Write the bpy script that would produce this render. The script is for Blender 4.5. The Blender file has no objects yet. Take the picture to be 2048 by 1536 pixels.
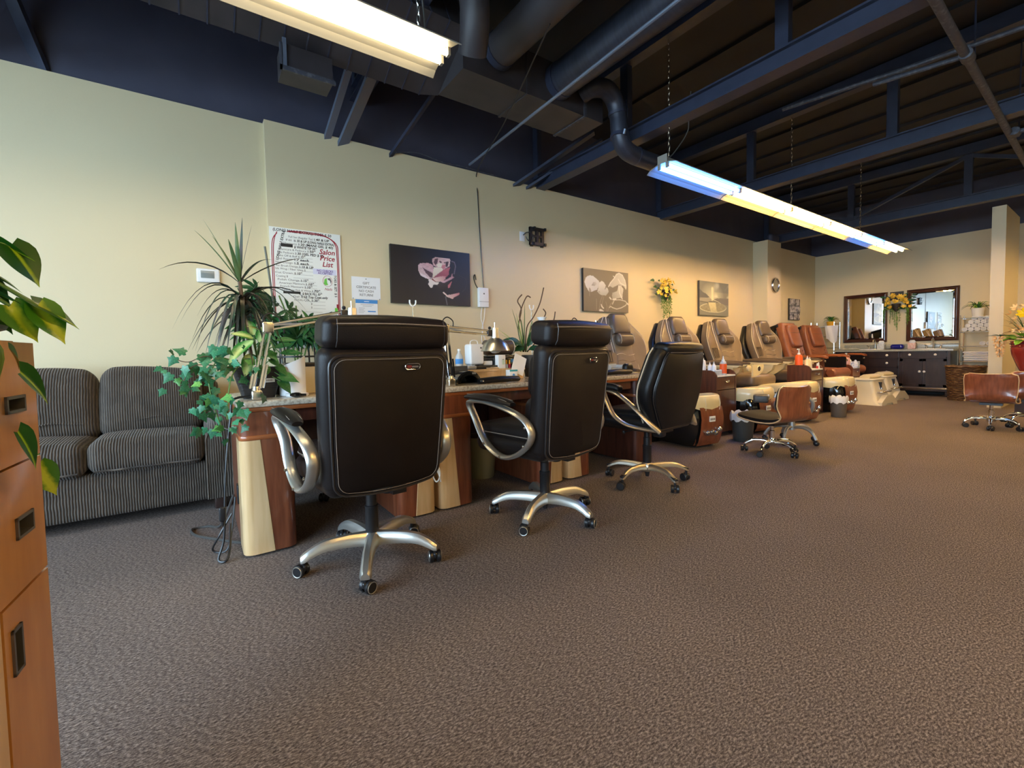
import bpy, bmesh, math, random
import numpy as np
from mathutils import Vector, Matrix, Euler
random.seed(7)
S = bpy.context.scene
COL = S.collection
R = math.radians
PI = math.pi

# ---------------------------------------------------------------- camera, world, daylight, exposure
cam_d = bpy.data.cameras.new('camera')
cam = bpy.data.objects.new('camera', cam_d)
COL.objects.link(cam)
cam.matrix_world = Matrix(((0.82583, 0.04217, -0.56234, 0.0), (-0.56353, 0.02484, -0.82572, 0.0), (-0.02085, 0.99880, 0.04428, 1.0), (0, 0, 0, 1)))
cam_d.sensor_width = 36.0
cam_d.lens = 882.47 / 2048 * 36.0
cam_d.shift_x = (1024 - 994.07) / 2048
cam_d.shift_y = (744.12 - 768) / 2048
cam_d.clip_start = 0.02
S.camera = cam

W = bpy.data.worlds.new('sky')
S.world = W
W.use_nodes = True
_bg = W.node_tree.nodes['Background']
_bg.inputs['Color'].default_value = (0.57, 0.79, 1.0, 1)      # bright overcast sky outside the shop front
_bg.inputs['Strength'].default_value = 18.5
TUBE_POWER = 112.0
S.view_settings.view_transform = 'Standard'
S.view_settings.look = 'None'
S.view_settings.gamma = 1.0
S.view_settings.use_curve_mapping = False
S.view_settings.exposure = 0.0
S.cycles.max_bounces = 8
S.cycles.diffuse_bounces = 4
S.cycles.glossy_bounces = 4
S.cycles.transparent_max_bounces = 12
S.cycles.sample_clamp_indirect = 6.0
S.cycles.caustics_reflective = False
S.cycles.caustics_refractive = False

# room measures (metres, camera 1 m above the floor at the origin, X along the long wall, Y towards it)
X0, X1 = -3.6, 12.0
YA, YB, YR = 4.43, 4.37, -4.2
XJ = 0.575
ZW, ZD = 3.06, 4.0

def portal(x, y, z, sx, sz, rot):
    l = bpy.data.lights.new('window_portal', 'AREA')
    l.shape = 'RECTANGLE'; l.size = sx; l.size_y = sz
    l.cycles.is_portal = True
    o = bpy.data.objects.new('window_portal', l)
    o.location = (x, y, z); o.rotation_euler = rot
    COL.objects.link(o)
WIN_X = [(-3.9, -1.55), (-1.45, 0.9), (1.0, 3.3)]              # panes of the shop front, seen from inside along Y
WIN_Z = (0.45, 2.98)
for a, b in WIN_X:
    portal(X0 - 0.05, (a + b) / 2, sum(WIN_Z) / 2, b - a, WIN_Z[1] - WIN_Z[0], (0, -PI / 2, 0))

# ---------------------------------------------------------------- materials
MATS = {}
def hexc(h):
    h = h.lstrip('#')
    f = lambda v: v / 12.92 if v <= 0.04045 else ((v + 0.055) / 1.055) ** 2.4
    return tuple(f(int(h[i:i + 2], 16) / 255) for i in (0, 2, 4)) + (1,)
def c4(c):
    return hexc(c) if isinstance(c, str) else (tuple(c) + (1,))[:4]
def mat(name, col, rough=0.5, metal=0.0, coat=0.0, spec=0.5, emit=None, estr=0.0, alpha=None, trans=0.0,
        col2=None, scale=8.0, stretch=(1, 1, 1), detail=3.0, ramp=(0.35, 0.65), bump=0.0, bscale=None, kind='noise', sheen=0.0, rnd=0.0):
    m = bpy.data.materials.new(name)
    m.use_nodes = True
    nt = m.node_tree
    b = nt.nodes['Principled BSDF']
    b.inputs['Base Color'].default_value = c4(col)
    b.inputs['Roughness'].default_value = rough
    b.inputs['Metallic'].default_value = metal
    b.inputs['Coat Weight'].default_value = coat
    b.inputs['Coat Roughness'].default_value = 0.08
    b.inputs['Specular IOR Level'].default_value = spec
    b.inputs['Sheen Weight'].default_value = sheen
    b.inputs['Transmission Weight'].default_value = trans
    if emit is not None:
        b.inputs['Emission Color'].default_value = c4(emit)
        b.inputs['Emission Strength'].default_value = estr
    tc = mp = None
    def coords():
        nonlocal tc, mp
        if tc is None:
            tc = nt.nodes.new('ShaderNodeTexCoord'); mp = nt.nodes.new('ShaderNodeMapping')
            mp.inputs['Scale'].default_value = stretch
            nt.links.new(tc.outputs['Object'], mp.inputs['Vector'])
        return mp.outputs['Vector']
    def tex(sc):
        if kind == 'wave':
            t = nt.nodes.new('ShaderNodeTexWave'); t.inputs['Scale'].default_value = sc
            t.inputs['Distortion'].default_value = 1.5; t.inputs['Detail'].default_value = detail
        elif kind == 'voronoi':
            t = nt.nodes.new('ShaderNodeTexVoronoi'); t.inputs['Scale'].default_value = sc
        else:
            t = nt.nodes.new('ShaderNodeTexNoise'); t.inputs['Scale'].default_value = sc; t.inputs['Detail'].default_value = detail
        nt.links.new(coords(), t.inputs['Vector'])
        return t.outputs['Distance'] if kind == 'voronoi' else t.outputs['Fac']
    last = None
    if col2 is not None:
        rp = nt.nodes.new('ShaderNodeValToRGB')
        rp.color_ramp.elements[0].position = ramp[0]; rp.color_ramp.elements[0].color = c4(col)
        rp.color_ramp.elements[1].position = ramp[1]; rp.color_ramp.elements[1].color = c4(col2)
        nt.links.new(tex(scale), rp.inputs['Fac'])
        last = rp.outputs['Color']
    if rnd:
        oi = nt.nodes.new('ShaderNodeObjectInfo'); hs = nt.nodes.new('ShaderNodeHueSaturation')
        mr = nt.nodes.new('ShaderNodeMapRange')
        mr.inputs['To Min'].default_value = 1 - rnd; mr.inputs['To Max'].default_value = 1 + rnd
        nt.links.new(oi.outputs['Random'], mr.inputs['Value']); nt.links.new(mr.outputs['Result'], hs.inputs['Value'])
        if last is None: hs.inputs['Color'].default_value = c4(col)
        else: nt.links.new(last, hs.inputs['Color'])
        last = hs.outputs['Color']
    if last is not None:
        nt.links.new(last, b.inputs['Base Color'])
    if bump:
        bp = nt.nodes.new('ShaderNodeBump'); bp.inputs['Strength'].default_value = bump; bp.inputs['Distance'].default_value = 0.01
        nt.links.new(tex(bscale or scale), bp.inputs['Height']); nt.links.new(bp.outputs['Normal'], b.inputs['Normal'])
    if alpha is not None:
        b.inputs['Alpha'].default_value = alpha
    MATS[name] = m
    return m

PAINT = mat('wall_paint', (0.67, 0.58, 0.375), 0.45, col2=(0.64, 0.55, 0.355), scale=0.9, bump=0.04, bscale=90)
BLACKP = mat('black_ceiling_paint', (0.050, 0.052, 0.085), 0.6, col2=(0.062, 0.064, 0.10), scale=3)
DECKP = mat('black_deck_paint', (0.010, 0.011, 0.016), 0.7, col2=(0.014, 0.015, 0.021), scale=3)
BLUEM = mat('dark_painted_steel', (0.024, 0.031, 0.060), 0.45, col2=(0.032, 0.040, 0.074), scale=6, bump=0.1, bscale=40)
BRIGHTPIPE = mat('bright_grey_conduit', (0.18, 0.22, 0.30), 0.35, metal=0.4)
DUST = mat('dusty_dark_metal', (0.05, 0.055, 0.075), 0.6, col2=(0.14, 0.15, 0.18), scale=30, ramp=(0.5, 0.8))
DUCT = mat('dark_grey_duct', (0.030, 0.027, 0.032), 0.5, col2=(0.045, 0.04, 0.046), scale=4)
NEART = mat('near_row_fluorescent_glass', (1, 1, 1), 0.4, emit=(1.0, 0.78, 0.44), estr=TUBE_POWER * 0.27)
WHITEM = mat('darkened_enamel', (0.26, 0.25, 0.22), 0.45)  # white enamel set darker so the tube light does not bleach the wings
WARMT = mat('warm_fluorescent_glass', (1, 1, 1), 0.4, emit=(1.0, 0.58, 0.17), estr=TUBE_POWER)
COOLT = mat('cool_fluorescent_glass', (1, 1, 1), 0.4, emit=(0.06, 0.26, 1.0), estr=TUBE_POWER * 0.42)
PALET = mat('pale_warm_fluorescent_glass', (1, 1, 1), 0.4, emit=(1.0, 0.64, 0.24), estr=TUBE_POWER)
CHERRY = mat('cherry_wood', (0.16, 0.042, 0.018), 0.28, coat=0.5, col2=(0.25, 0.075, 0.032), scale=5, stretch=(9, 9, 0.8), detail=5, bump=0.02)
CHERRYO = mat('orange_cherry_edge', (0.36, 0.105, 0.03), 0.3, coat=0.4, col2=(0.30, 0.085, 0.025), scale=6, stretch=(1, 6, 6))
CHERRYD = mat('dark_cherry_wood', (0.055, 0.017, 0.011), 0.3, coat=0.4, col2=(0.10, 0.03, 0.018), scale=5, stretch=(9, 9, 0.8), detail=5)
MAPLE = mat('maple_wood', (0.62, 0.40, 0.19), 0.3, coat=0.4, col2=(0.72, 0.50, 0.27), scale=4, stretch=(8, 8, 0.7), detail=4)
MAPLEO = mat('orange_maple_wood', (0.44, 0.19, 0.045), 0.32, coat=0.3, col2=(0.54, 0.26, 0.075), scale=4, stretch=(5, 5, 1.0), detail=4)
GRANITE = mat('beige_granite', (0.62, 0.54, 0.42), 0.25, coat=0.3, col2=(0.30, 0.22, 0.16), scale=70, detail=5, ramp=(0.42, 0.72))
GRANITEG = mat('grey_green_granite', (0.42, 0.42, 0.35), 0.25, coat=0.3, col2=(0.18, 0.18, 0.15), scale=90, detail=5, ramp=(0.42, 0.75))
LEATHER = mat('black_brown_leather', (0.008, 0.0062, 0.0062), 0.40, spec=0.22, col2=(0.013, 0.0095, 0.009), scale=3, bump=0.10, bscale=260)
LEATHERB = mat('black_leather', (0.006, 0.006, 0.007), 0.36, spec=0.28, bump=0.10, bscale=260)
STITCH = mat('pale_stitching', (0.26, 0.21, 0.17), 0.7)
PIPING = mat('dark_piping', (0.02, 0.016, 0.015), 0.35)
TAUPE = mat('taupe_leather', (0.155, 0.115, 0.082), 0.36, col2=(0.19, 0.142, 0.102), scale=4, bump=0.08, bscale=120)
TAUPED = mat('dark_taupe_leather', (0.085, 0.06, 0.045), 0.34, col2=(0.11, 0.08, 0.058), scale=4, bump=0.08, bscale=120)
CREAMPIPE = mat('cream_piping', (0.62, 0.52, 0.38), 0.5)
TAN = mat('tan_red_leather', (0.27, 0.092, 0.045), 0.34, col2=(0.21, 0.07, 0.035), scale=5, bump=0.2, bscale=28)
SILVER = mat('satin_silver_paint', (0.56, 0.55, 0.51), 0.33, metal=0.85)
CHAMP = mat('champagne_metal', (0.50, 0.44, 0.35), 0.33, metal=0.85)
CHROME = mat('chrome', (0.85, 0.86, 0.88), 0.08, metal=1.0)
NICKEL = mat('brushed_nickel', (0.66, 0.62, 0.55), 0.26, metal=1.0)
GREYTUBE = mat('grey_tube_metal', (0.36, 0.37, 0.38), 0.38, metal=0.6)
BLACKPL = mat('black_plastic', (0.012, 0.012, 0.014), 0.38)
BLACKGL = mat('glossy_black_plastic', (0.008, 0.008, 0.008), 0.1, coat=0.6)
GREYPL = mat('dark_grey_plastic', (0.06, 0.058, 0.055), 0.45)
CREAMPL = mat('cream_plastic', (0.78, 0.66, 0.38), 0.28, coat=0.3)
IVORY = mat('ivory_plastic', (0.72, 0.66, 0.50), 0.3, coat=0.3)
WHITEPL = mat('white_plastic', (0.80, 0.81, 0.82), 0.35)
PAPER = mat('white_paper', (0.82, 0.84, 0.86), 0.7)
BOARD = mat('white_board_face', (0.80, 0.83, 0.80), 0.35)
INK = mat('black_ink', (0.012, 0.012, 0.014), 0.6)
GREYINK = mat('grey_ink', (0.13, 0.13, 0.135), 0.6)
REDINK = mat('red_marker_ink', (0.32, 0.01, 0.03), 0.5)
PURPLEINK = mat('violet_ink', (0.12, 0.06, 0.28), 0.6)
GREENINK = mat('green_print', (0.16, 0.55, 0.08), 0.6)
BLUEPR = mat('blue_print', (0.06, 0.27, 0.65), 0.6)
TOWEL = mat('white_terry_towel', (0.82, 0.82, 0.83), 0.9, bump=0.4, bscale=250, sheen=0.3)
REDGLAZE = mat('red_glazed_ceramic', (0.23, 0.018, 0.014), 0.14, coat=0.6)
BLUEGL = mat('cobalt_blue_glass', (0.01, 0.015, 0.22), 0.08, coat=0.7)
ORANGELAB = mat('orange_label', (0.85, 0.11, 0.015), 0.5)
PINKLIQ = mat('pink_lotion', (0.75, 0.42, 0.36), 0.3)
CLEARPL = mat('frosted_clear_plastic', (0.78, 0.80, 0.80), 0.25, trans=0.35)
MIRROR = mat('mirror_silver', (0.86, 0.89, 0.90), 0.015, metal=1.0)
ESPRESSO = mat('espresso_wood', (0.021, 0.010, 0.0085), 0.32, coat=0.3, col2=(0.032, 0.016, 0.013), scale=5, stretch=(4, 4, 0.8))
MAHOG = mat('mahogany_frame', (0.045, 0.015, 0.011), 0.3, coat=0.4, col2=(0.065, 0.022, 0.015), scale=8)
WICKER = mat('brown_wicker', (0.10, 0.045, 0.018), 0.5, col2=(0.34, 0.21, 0.09), scale=16, stretch=(1, 1, 5), ramp=(0.50, 0.72), bump=0.2)
KHAKI = mat('khaki_plastic', (0.26, 0.22, 0.12), 0.5)
YELPOT = mat('yellow_pot_glaze', (0.80, 0.40, 0.02), 0.35)
DARKPOT = mat('dark_woven_pot', (0.014, 0.012, 0.011), 0.55, col2=(0.035, 0.028, 0.024), scale=14, stretch=(1, 1, 14), bump=0.4)
SOIL = mat('potting_soil', (0.02, 0.014, 0.01), 0.95)
TEAL = mat('teal_print', (0.04, 0.36, 0.42), 0.5)
WOODSTICK = mat('pale_bamboo', (0.62, 0.42, 0.22), 0.5)

def leafmat(name, c1, c2, rough=0.38, scale=9, ramp=(0.45, 0.6), rnd=0.25, stretch=(1, 1, 1)):
    return mat(name, c1, rough, col2=c2, scale=scale, ramp=ramp, rnd=rnd, stretch=stretch, spec=0.45)
def twotone(name, edge, mid, lo, hi, axis=0, noise=0.35, rough=0.35, nscale=9):
    """leaf colour that changes from the midrib (local x = 0) to the rim"""
    m = mat(name, edge, rough)
    nt = m.node_tree; b = nt.nodes['Principled BSDF']
    tc = nt.nodes.new('ShaderNodeTexCoord'); sp = nt.nodes.new('ShaderNodeSeparateXYZ')
    ab = nt.nodes.new('ShaderNodeMath'); ab.operation = 'ABSOLUTE'
    nz = nt.nodes.new('ShaderNodeTexNoise'); nz.inputs['Scale'].default_value = nscale
    ad = nt.nodes.new('ShaderNodeMath'); ad.operation = 'MULTIPLY_ADD'; ad.inputs[1].default_value = noise * hi
    rp = nt.nodes.new('ShaderNodeMapRange'); rp.inputs['From Min'].default_value = lo + noise * hi * .5; rp.inputs['From Max'].default_value = hi + noise * hi * .5
    mx = nt.nodes.new('ShaderNodeMix'); mx.data_type = 'RGBA'
    mx.inputs['A'].default_value = c4(mid); mx.inputs['B'].default_value = c4(edge)
    L = nt.links.new
    L(tc.outputs['Object'], sp.inputs[0]); L(sp.outputs[axis], ab.inputs[0]); L(tc.outputs['Object'], nz.inputs['Vector'])
    L(nz.outputs['Fac'], ad.inputs[0]); L(ab.outputs[0], ad.inputs[2]); L(ad.outputs[0], rp.inputs['Value'])
    L(rp.outputs['Result'], mx.inputs['Factor']); L(mx.outputs['Result'], b.inputs['Base Color'])
    return m
LEAFD = leafmat('dark_green_leaf', (0.012, 0.065, 0.022), (0.022, 0.10, 0.035))
LEAFM = leafmat('mid_green_leaf', (0.03, 0.135, 0.035), (0.055, 0.20, 0.05))
LEAFB = leafmat('ivy_green_leaf', (0.025, 0.15, 0.075), (0.05, 0.23, 0.10))
LEAFY = leafmat('yellow_green_leaf', (0.16, 0.36, 0.03), (0.25, 0.45, 0.06))
STRAP = leafmat('purple_green_strap_leaf', (0.022, 0.045, 0.026), (0.06, 0.05, 0.045), rough=0.28)
STRAPL = leafmat('olive_strap_leaf', (0.05, 0.11, 0.03), (0.10, 0.15, 0.05), rough=0.3)
DIEFF = twotone('dieffenbachia_leaf', (0.03, 0.20, 0.03), (0.55, 0.66, 0.24), 0.02, 0.20, noise=0.6)
PHILO = twotone('philodendron_leaf', (0.014, 0.10, 0.007), (0.30, 0.50, 0.02), 0.015, 0.055, noise=0.5, rough=0.3)
PHILOY = twotone('lime_philodendron_leaf', (0.04, 0.19, 0.01), (0.42, 0.56, 0.03), 0.05, 0.17, noise=0.8, rough=0.3)
STEM = mat('green_stem', (0.10, 0.20, 0.04), 0.5)
STEMB = mat('brown_stem', (0.10, 0.055, 0.03), 0.6)
YELFL = mat('yellow_petal', (0.85, 0.50, 0.03), 0.55, col2=(0.92, 0.68, 0.12), scale=20, rnd=0.15)
PEACHFL = mat('peach_petal', (0.80, 0.42, 0.14), 0.55, col2=(0.85, 0.58, 0.28), scale=30, rnd=0.2)
CREAMFL = mat('cream_petal', (0.80, 0.60, 0.30), 0.55, rnd=0.15)
BRIGHTY = mat('bright_yellow_petal', (0.90, 0.66, 0.01), 0.5)
FERN = leafmat('trailing_fern_leaf', (0.10, 0.24, 0.03), (0.20, 0.34, 0.06))

def carpet_material():
    m = mat('brown_loop_carpet', (0.1, 0.08, 0.07), 0.95, spec=0.15)
    nt = m.node_tree; b = nt.nodes['Principled BSDF']; L = nt.links.new
    tc = nt.nodes.new('ShaderNodeTexCoord'); mp = nt.nodes.new('ShaderNodeMapping')
    mp.inputs['Scale'].default_value = (1.0, 2.3, 1.0); mp.inputs['Rotation'].default_value = (0, 0, R(34))
    L(tc.outputs['Object'], mp.inputs['Vector'])
    n1 = nt.nodes.new('ShaderNodeTexNoise'); n1.inputs['Scale'].default_value = 85; n1.inputs['Detail'].default_value = 4; n1.inputs['Roughness'].default_value = 0.75
    n2 = nt.nodes.new('ShaderNodeTexNoise'); n2.inputs['Scale'].default_value = 0.8; n2.inputs['Detail'].default_value = 2
    L(mp.outputs[0], n1.inputs['Vector']); L(tc.outputs['Object'], n2.inputs['Vector'])
    rp = nt.nodes.new('ShaderNodeValToRGB'); cr = rp.color_ramp
    cr.elements[0].position = 0.36; cr.elements[0].color = (0.050, 0.039, 0.037, 1)
    cr.elements[1].position = 0.68; cr.elements[1].color = (0.46, 0.39, 0.35, 1)
    e = cr.elements.new(0.5); e.color = (0.160, 0.128, 0.115, 1)
    L(n1.outputs['Fac'], rp.inputs['Fac'])
    hs = nt.nodes.new('ShaderNodeHueSaturation'); mr = nt.nodes.new('ShaderNodeMapRange')
    mr.inputs['From Min'].default_value = 0.3; mr.inputs['From Max'].default_value = 0.7; mr.inputs['To Min'].default_value = 0.88; mr.inputs['To Max'].default_value = 1.12
    L(n2.outputs['Fac'], mr.inputs['Value']); L(mr.outputs[0], hs.inputs['Value']); L(rp.outputs['Color'], hs.inputs['Color'])
    L(hs.outputs['Color'], b.inputs['Base Color'])
    bp = nt.nodes.new('ShaderNodeBump'); bp.inputs['Strength'].default_value = 0.8; bp.inputs['Distance'].default_value = 0.006
    L(n1.outputs['Fac'], bp.inputs['Height']); L(bp.outputs['Normal'], b.inputs['Normal'])
    return m
CARPET = carpet_material()
def corduroy_material(name, dirv, dark, light):
    """ribbed upholstery: fine ribs across local `dirv`, broken up by noise"""
    m = mat(name, dark, 0.9, spec=0.2, sheen=0.2)
    nt = m.node_tree; b = nt.nodes['Principled BSDF']; L = nt.links.new
    tc = nt.nodes.new('ShaderNodeTexCoord'); wv = nt.nodes.new('ShaderNodeTexWave')
    wv.bands_direction = dirv; wv.inputs['Scale'].default_value = 24; wv.inputs['Distortion'].default_value = 2.2; wv.inputs['Detail'].default_value = 2; wv.inputs['Detail Scale'].default_value = 0.6
    nz = nt.nodes.new('ShaderNodeTexNoise'); nz.inputs['Scale'].default_value = 14; nz.inputs['Detail'].default_value = 3
    mu = nt.nodes.new('ShaderNodeMath'); mu.operation = 'MULTIPLY'
    mx = nt.nodes.new('ShaderNodeMix'); mx.data_type = 'RGBA'; mx.inputs['A'].default_value = c4(dark); mx.inputs['B'].default_value = c4(light)
    L(tc.outputs['Object'], wv.inputs['Vector']); L(tc.outputs['Object'], nz.inputs['Vector'])
    L(wv.outputs['Fac'], mu.inputs[0]); L(nz.outputs['Fac'], mu.inputs[1]); L(mu.outputs[0], mx.inputs['Factor']); L(mx.outputs['Result'], b.inputs['Base Color'])
    bp = nt.nodes.new('ShaderNodeBump'); bp.inputs['Strength'].default_value = 0.7; bp.inputs['Distance'].default_value = 0.008
    L(wv.outputs['Fac'], bp.inputs['Height']); L(bp.outputs['Normal'], b.inputs['Normal'])
    return m
CORDX = corduroy_material('brown_grey_corduroy', 'X', (0.030, 0.024, 0.020), (0.19, 0.155, 0.125))
CORDY = corduroy_material('brown_grey_corduroy_side', 'Y', (0.030, 0.024, 0.020), (0.19, 0.155, 0.125))

# ---------------------------------------------------------------- mesh helpers
class MB:
    def __init__(self):
        self.v = []; self.f = []; self.mi = []; self.cur = 0
    def n(self): return len(self.v)
    def add(self, vs, fs):
        b = len(self.v)
        self.v += [tuple(p) for p in vs]
        self.f += [tuple(i + b for i in f) for f in fs]
        self.mi += [self.cur] * len(fs)
        return self
    def map(self, fn, start=0):
        for i in range(start, len(self.v)):
            self.v[i] = tuple(fn(*self.v[i]))
        return self
    def xf(self, M, start=0):
        for i in range(start, len(self.v)):
            self.v[i] = tuple(M @ Vector(self.v[i]))
        return self
    def box(self, c, s):
        x, y, z = c; a, b, d = s[0] / 2, s[1] / 2, s[2] / 2
        return self.add([(x - a, y - b, z - d), (x + a, y - b, z - d), (x + a, y + b, z - d), (x - a, y + b, z - d),
                         (x - a, y - b, z + d), (x + a, y - b, z + d), (x + a, y + b, z + d), (x - a, y + b, z + d)],
                        [(0, 3, 2, 1), (4, 5, 6, 7), (0, 1, 5, 4), (1, 2, 6, 5), (2, 3, 7, 6), (3, 0, 4, 7)])
    def b2(self, lo, hi):
        return self.box([(l + h) / 2 for l, h in zip(lo, hi)], [h - l for l, h in zip(lo, hi)])
    def rbox(self, c, s, r, n=2, mid=0, puff=(0, 0, 0)):
        h = [q / 2 for q in s]
        r = min(r, min(h) * 0.999)
        ax = []
        for q in h:
            arc = [q - r + r * math.tan(i / n * PI / 4) for i in range(n + 1)]
            inner = [-(q - r) + 2 * (q - r) * (j + 1) / (mid + 1) for j in range(mid)]
            ax.append([-t for t in reversed(arc)] + inner + arc)
        N = [len(a) for a in ax]
        idx = {}; vs = []; fs = []
        def g(i, j, k):
            key = (i, j, k)
            if key not in idx:
                q = [ax[0][i], ax[1][j], ax[2][k]]
                inn = [max(-(h[t] - r), min(h[t] - r, q[t])) for t in range(3)]
                d = [q[t] - inn[t] for t in range(3)]
                l = math.sqrt(sum(e * e for e in d))
                if l > 1e-9: q = [inn[t] + r * d[t] / l for t in range(3)]
                u = [q[t] / h[t] for t in range(3)]
                q2 = list(q)
                for t in range(3):
                    if puff[t]:
                        o = [e for e in range(3) if e != t]
                        q2[t] += math.copysign(1, u[t]) * abs(u[t]) ** 0.5 * puff[t] * (1 - u[o[0]] ** 2) * (1 - u[o[1]] ** 2)
                idx[key] = len(vs); vs.append((c[0] + q2[0], c[1] + q2[1], c[2] + q2[2]))
            return idx[key]
        for a in range(N[0] - 1):
            for b_ in range(N[1] - 1):
                fs.append((g(a, b_, 0), g(a, b_ + 1, 0), g(a + 1, b_ + 1, 0), g(a + 1, b_, 0)))
                k = N[2] - 1
                fs.append((g(a, b_, k), g(a + 1, b_, k), g(a + 1, b_ + 1, k), g(a, b_ + 1, k)))
            for b_ in range(N[2] - 1):
                fs.append((g(a, 0, b_), g(a + 1, 0, b_), g(a + 1, 0, b_ + 1), g(a, 0, b_ + 1)))
                k = N[1] - 1
                fs.append((g(a, k, b_), g(a, k, b_ + 1), g(a + 1, k, b_ + 1), g(a + 1, k, b_)))
        for a in range(N[1] - 1):
            for b_ in range(N[2] - 1):
                fs.append((g(0, a, b_), g(0, a, b_ + 1), g(0, a + 1, b_ + 1), g(0, a + 1, b_)))
                k = N[0] - 1
                fs.append((g(k, a, b_), g(k, a + 1, b_), g(k, a + 1, b_ + 1), g(k, a, b_ + 1)))
        return self.add(vs, fs)
    def rings(self, rings, closed=True, cap=True, loop=False):
        """skin a list of equal-length rings"""
        m = len(rings[0]); vs = [p for r_ in rings for p in r_]; fs = []
        K = len(rings)
        for a in range(K if loop else K - 1):
            b = (a + 1) % K
            for i in range(m if closed else m - 1):
                j = (i + 1) % m
                fs.append((a * m + i, a * m + j, b * m + j, b * m + i))
        if cap and closed and not loop:
            fs.append(tuple(range(m - 1, -1, -1))); fs.append(tuple((K - 1) * m + i for i in range(m)))
        return self.add(vs, fs)
    def tube(self, pts, r, seg=8, loop=False, flat=None, up=None):
        """round (or flattened: flat=(a,b)) tube along points; r number or list"""
        P = [Vector(p) for p in pts]; K = len(P)
        rs = r if isinstance(r, (list, tuple)) else [r] * K
        T = []
        for i in range(K):
            a = P[(i - 1) % K] if (loop or i > 0) else P[i]
            b = P[(i + 1) % K] if (loop or i < K - 1) else P[i]
            t = b - a
            T.append(t.normalized() if t.length > 1e-9 else Vector((0, 0, 1)))
        nrm = Vector(up) if up is not None else (Vector((0, 0, 1)) if abs(T[0].z) < 0.9 else Vector((1, 0, 0)))
        rings = []
        for i in range(K):
            if up is not None: nrm = Vector(up)
            nrm = (nrm - T[i] * nrm.dot(T[i]))
            nrm = nrm.normalized() if nrm.length > 1e-6 else T[i].orthogonal().normalized()
            bn = T[i].cross(nrm)
            a_, b_ = flat if flat else (1, 1)
            rings.append([tuple(P[i] + rs[i] * (a_ * math.cos(t) * nrm + b_ * math.sin(t) * bn)) for t in [2 * PI * k / seg for k in range(seg)]])
        return self.rings(rings, loop=loop)
    def cyl(self, p0, p1, r0, r1=None, seg=16):
        return self.tube([p0, p1], [r0, r0 if r1 is None else r1], seg)
    def lathe(self, prof, c=(0, 0, 0), seg=20, cap=True, sx=1, sy=1):
        rings = [[(c[0] + sx * r_ * math.cos(2 * PI * k / seg), c[1] + sy * r_ * math.sin(2 * PI * k / seg), c[2] + z) for k in range(seg)] for r_, z in prof]
        return self.rings(rings, cap=cap)
    def prism(self, poly, lo, hi, axis=2):
        """extrude a 2D polygon between lo and hi along an axis (poly = other two axes in order)"""
        def p3(a, b, t):
            return (t, a, b) if axis == 0 else (a, t, b) if axis == 1 else (a, b, t)
        return self.rings([[p3(a, b, lo) for a, b in poly], [p3(a, b, hi) for a, b in poly]])
    def ball(self, c, r, seg=12, sc=(1, 1, 1)):
        prof = [(math.sin(PI * i / (seg // 2)) * r + 1e-5, -math.cos(PI * i / (seg // 2)) * r) for i in range(seg // 2 + 1)]
        s = self.n(); self.lathe(prof, (0, 0, 0), seg)
        return self.map(lambda x, y, z: (c[0] + x * sc[0], c[1] + y * sc[1], c[2] + z * sc[2]), s)
    def grid(self, fn, nu, nv):
        vs = [fn(i / nu, j / nv) for i in range(nu + 1) for j in range(nv + 1)]
        fs = [(i * (nv + 1) + j, (i + 1) * (nv + 1) + j, (i + 1) * (nv + 1) + j + 1, i * (nv + 1) + j + 1) for i in range(nu) for j in range(nv)]
        return self.add(vs, fs)

def rrect(hx, hy, r, n=4, cx=0, cy=0):
    """rounded rectangle outline, counter-clockwise"""
    out = []
    for sx, sy, a0 in ((1, 1, 0), (-1, 1, 90), (-1, -1, 180), (1, -1, 270)):
        for i in range(n + 1):
            a = R(a0 + 90 * i / n)
            out.append((cx + sx * (hx - r) + r * math.cos(a), cy + sy * (hy - r) + r * math.sin(a)))
    return out
def smooth_path(pts, n=6, loop=False):
    """Catmull-Rom through points"""
    P = [Vector(p) for p in pts]; K = len(P); out = []
    for i in range(K if loop else K - 1):
        g = lambda j: P[j % K] if loop else P[max(0, min(K - 1, j))]
        a, b, c, d = g(i - 1), g(i), g(i + 1), g(i + 2)
        for k in range(n):
            t = k / n
            out.append(0.5 * ((2 * b) + (c - a) * t + (2 * a - 5 * b + 4 * c - d) * t * t + (3 * b - a - 3 * c + d) * t ** 3))
    if not loop: out.append(P[-1])
    return [tuple(p) for p in out]
def resample(L, t):
    """interpolate a table [(t, value...)]"""
    for (a, b) in zip(L, L[1:]):
        if t <= b[0]:
            f = (t - a[0]) / (b[0] - a[0]); f = max(0, f)
            return [p + (q - p) * f for p, q in zip(a[1:], b[1:])]
    return list(L[-1][1:])

def mesh(name, mb, mats, angle=38, smooth=True):
    me = bpy.data.meshes.new(name)
    me.from_pydata(mb.v, [], mb.f)
    if not isinstance(mats, (list, tuple)): mats = [mats]
    for m in mats: me.materials.append(m)
    if len(mats) > 1: me.polygons.foreach_set('material_index', mb.mi)
    bm = bmesh.new(); bm.from_mesh(me)
    bmesh.ops.recalc_face_normals(bm, faces=bm.faces)
    bm.to_mesh(me); bm.free()
    if smooth:
        me.polygons.foreach_set('use_smooth', [True] * len(me.polygons))
        me.set_sharp_from_angle(angle=R(angle))
    me.update()
    return me
def obj(name, mb, mats, parent=None, loc=None, rot=None, angle=38, smooth=True, label=None, kind=None):
    me = mb if isinstance(mb, bpy.types.Mesh) else mesh(name, mb, mats, angle, smooth)
    o = bpy.data.objects.new(name, me)
    COL.objects.link(o)
    if parent is not None: o.parent = parent
    if loc is not None: o.location = loc
    if rot is not None: o.rotation_euler = rot
    if label: o['label'] = label
    if kind: o['kind'] = kind
    return o
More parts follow.
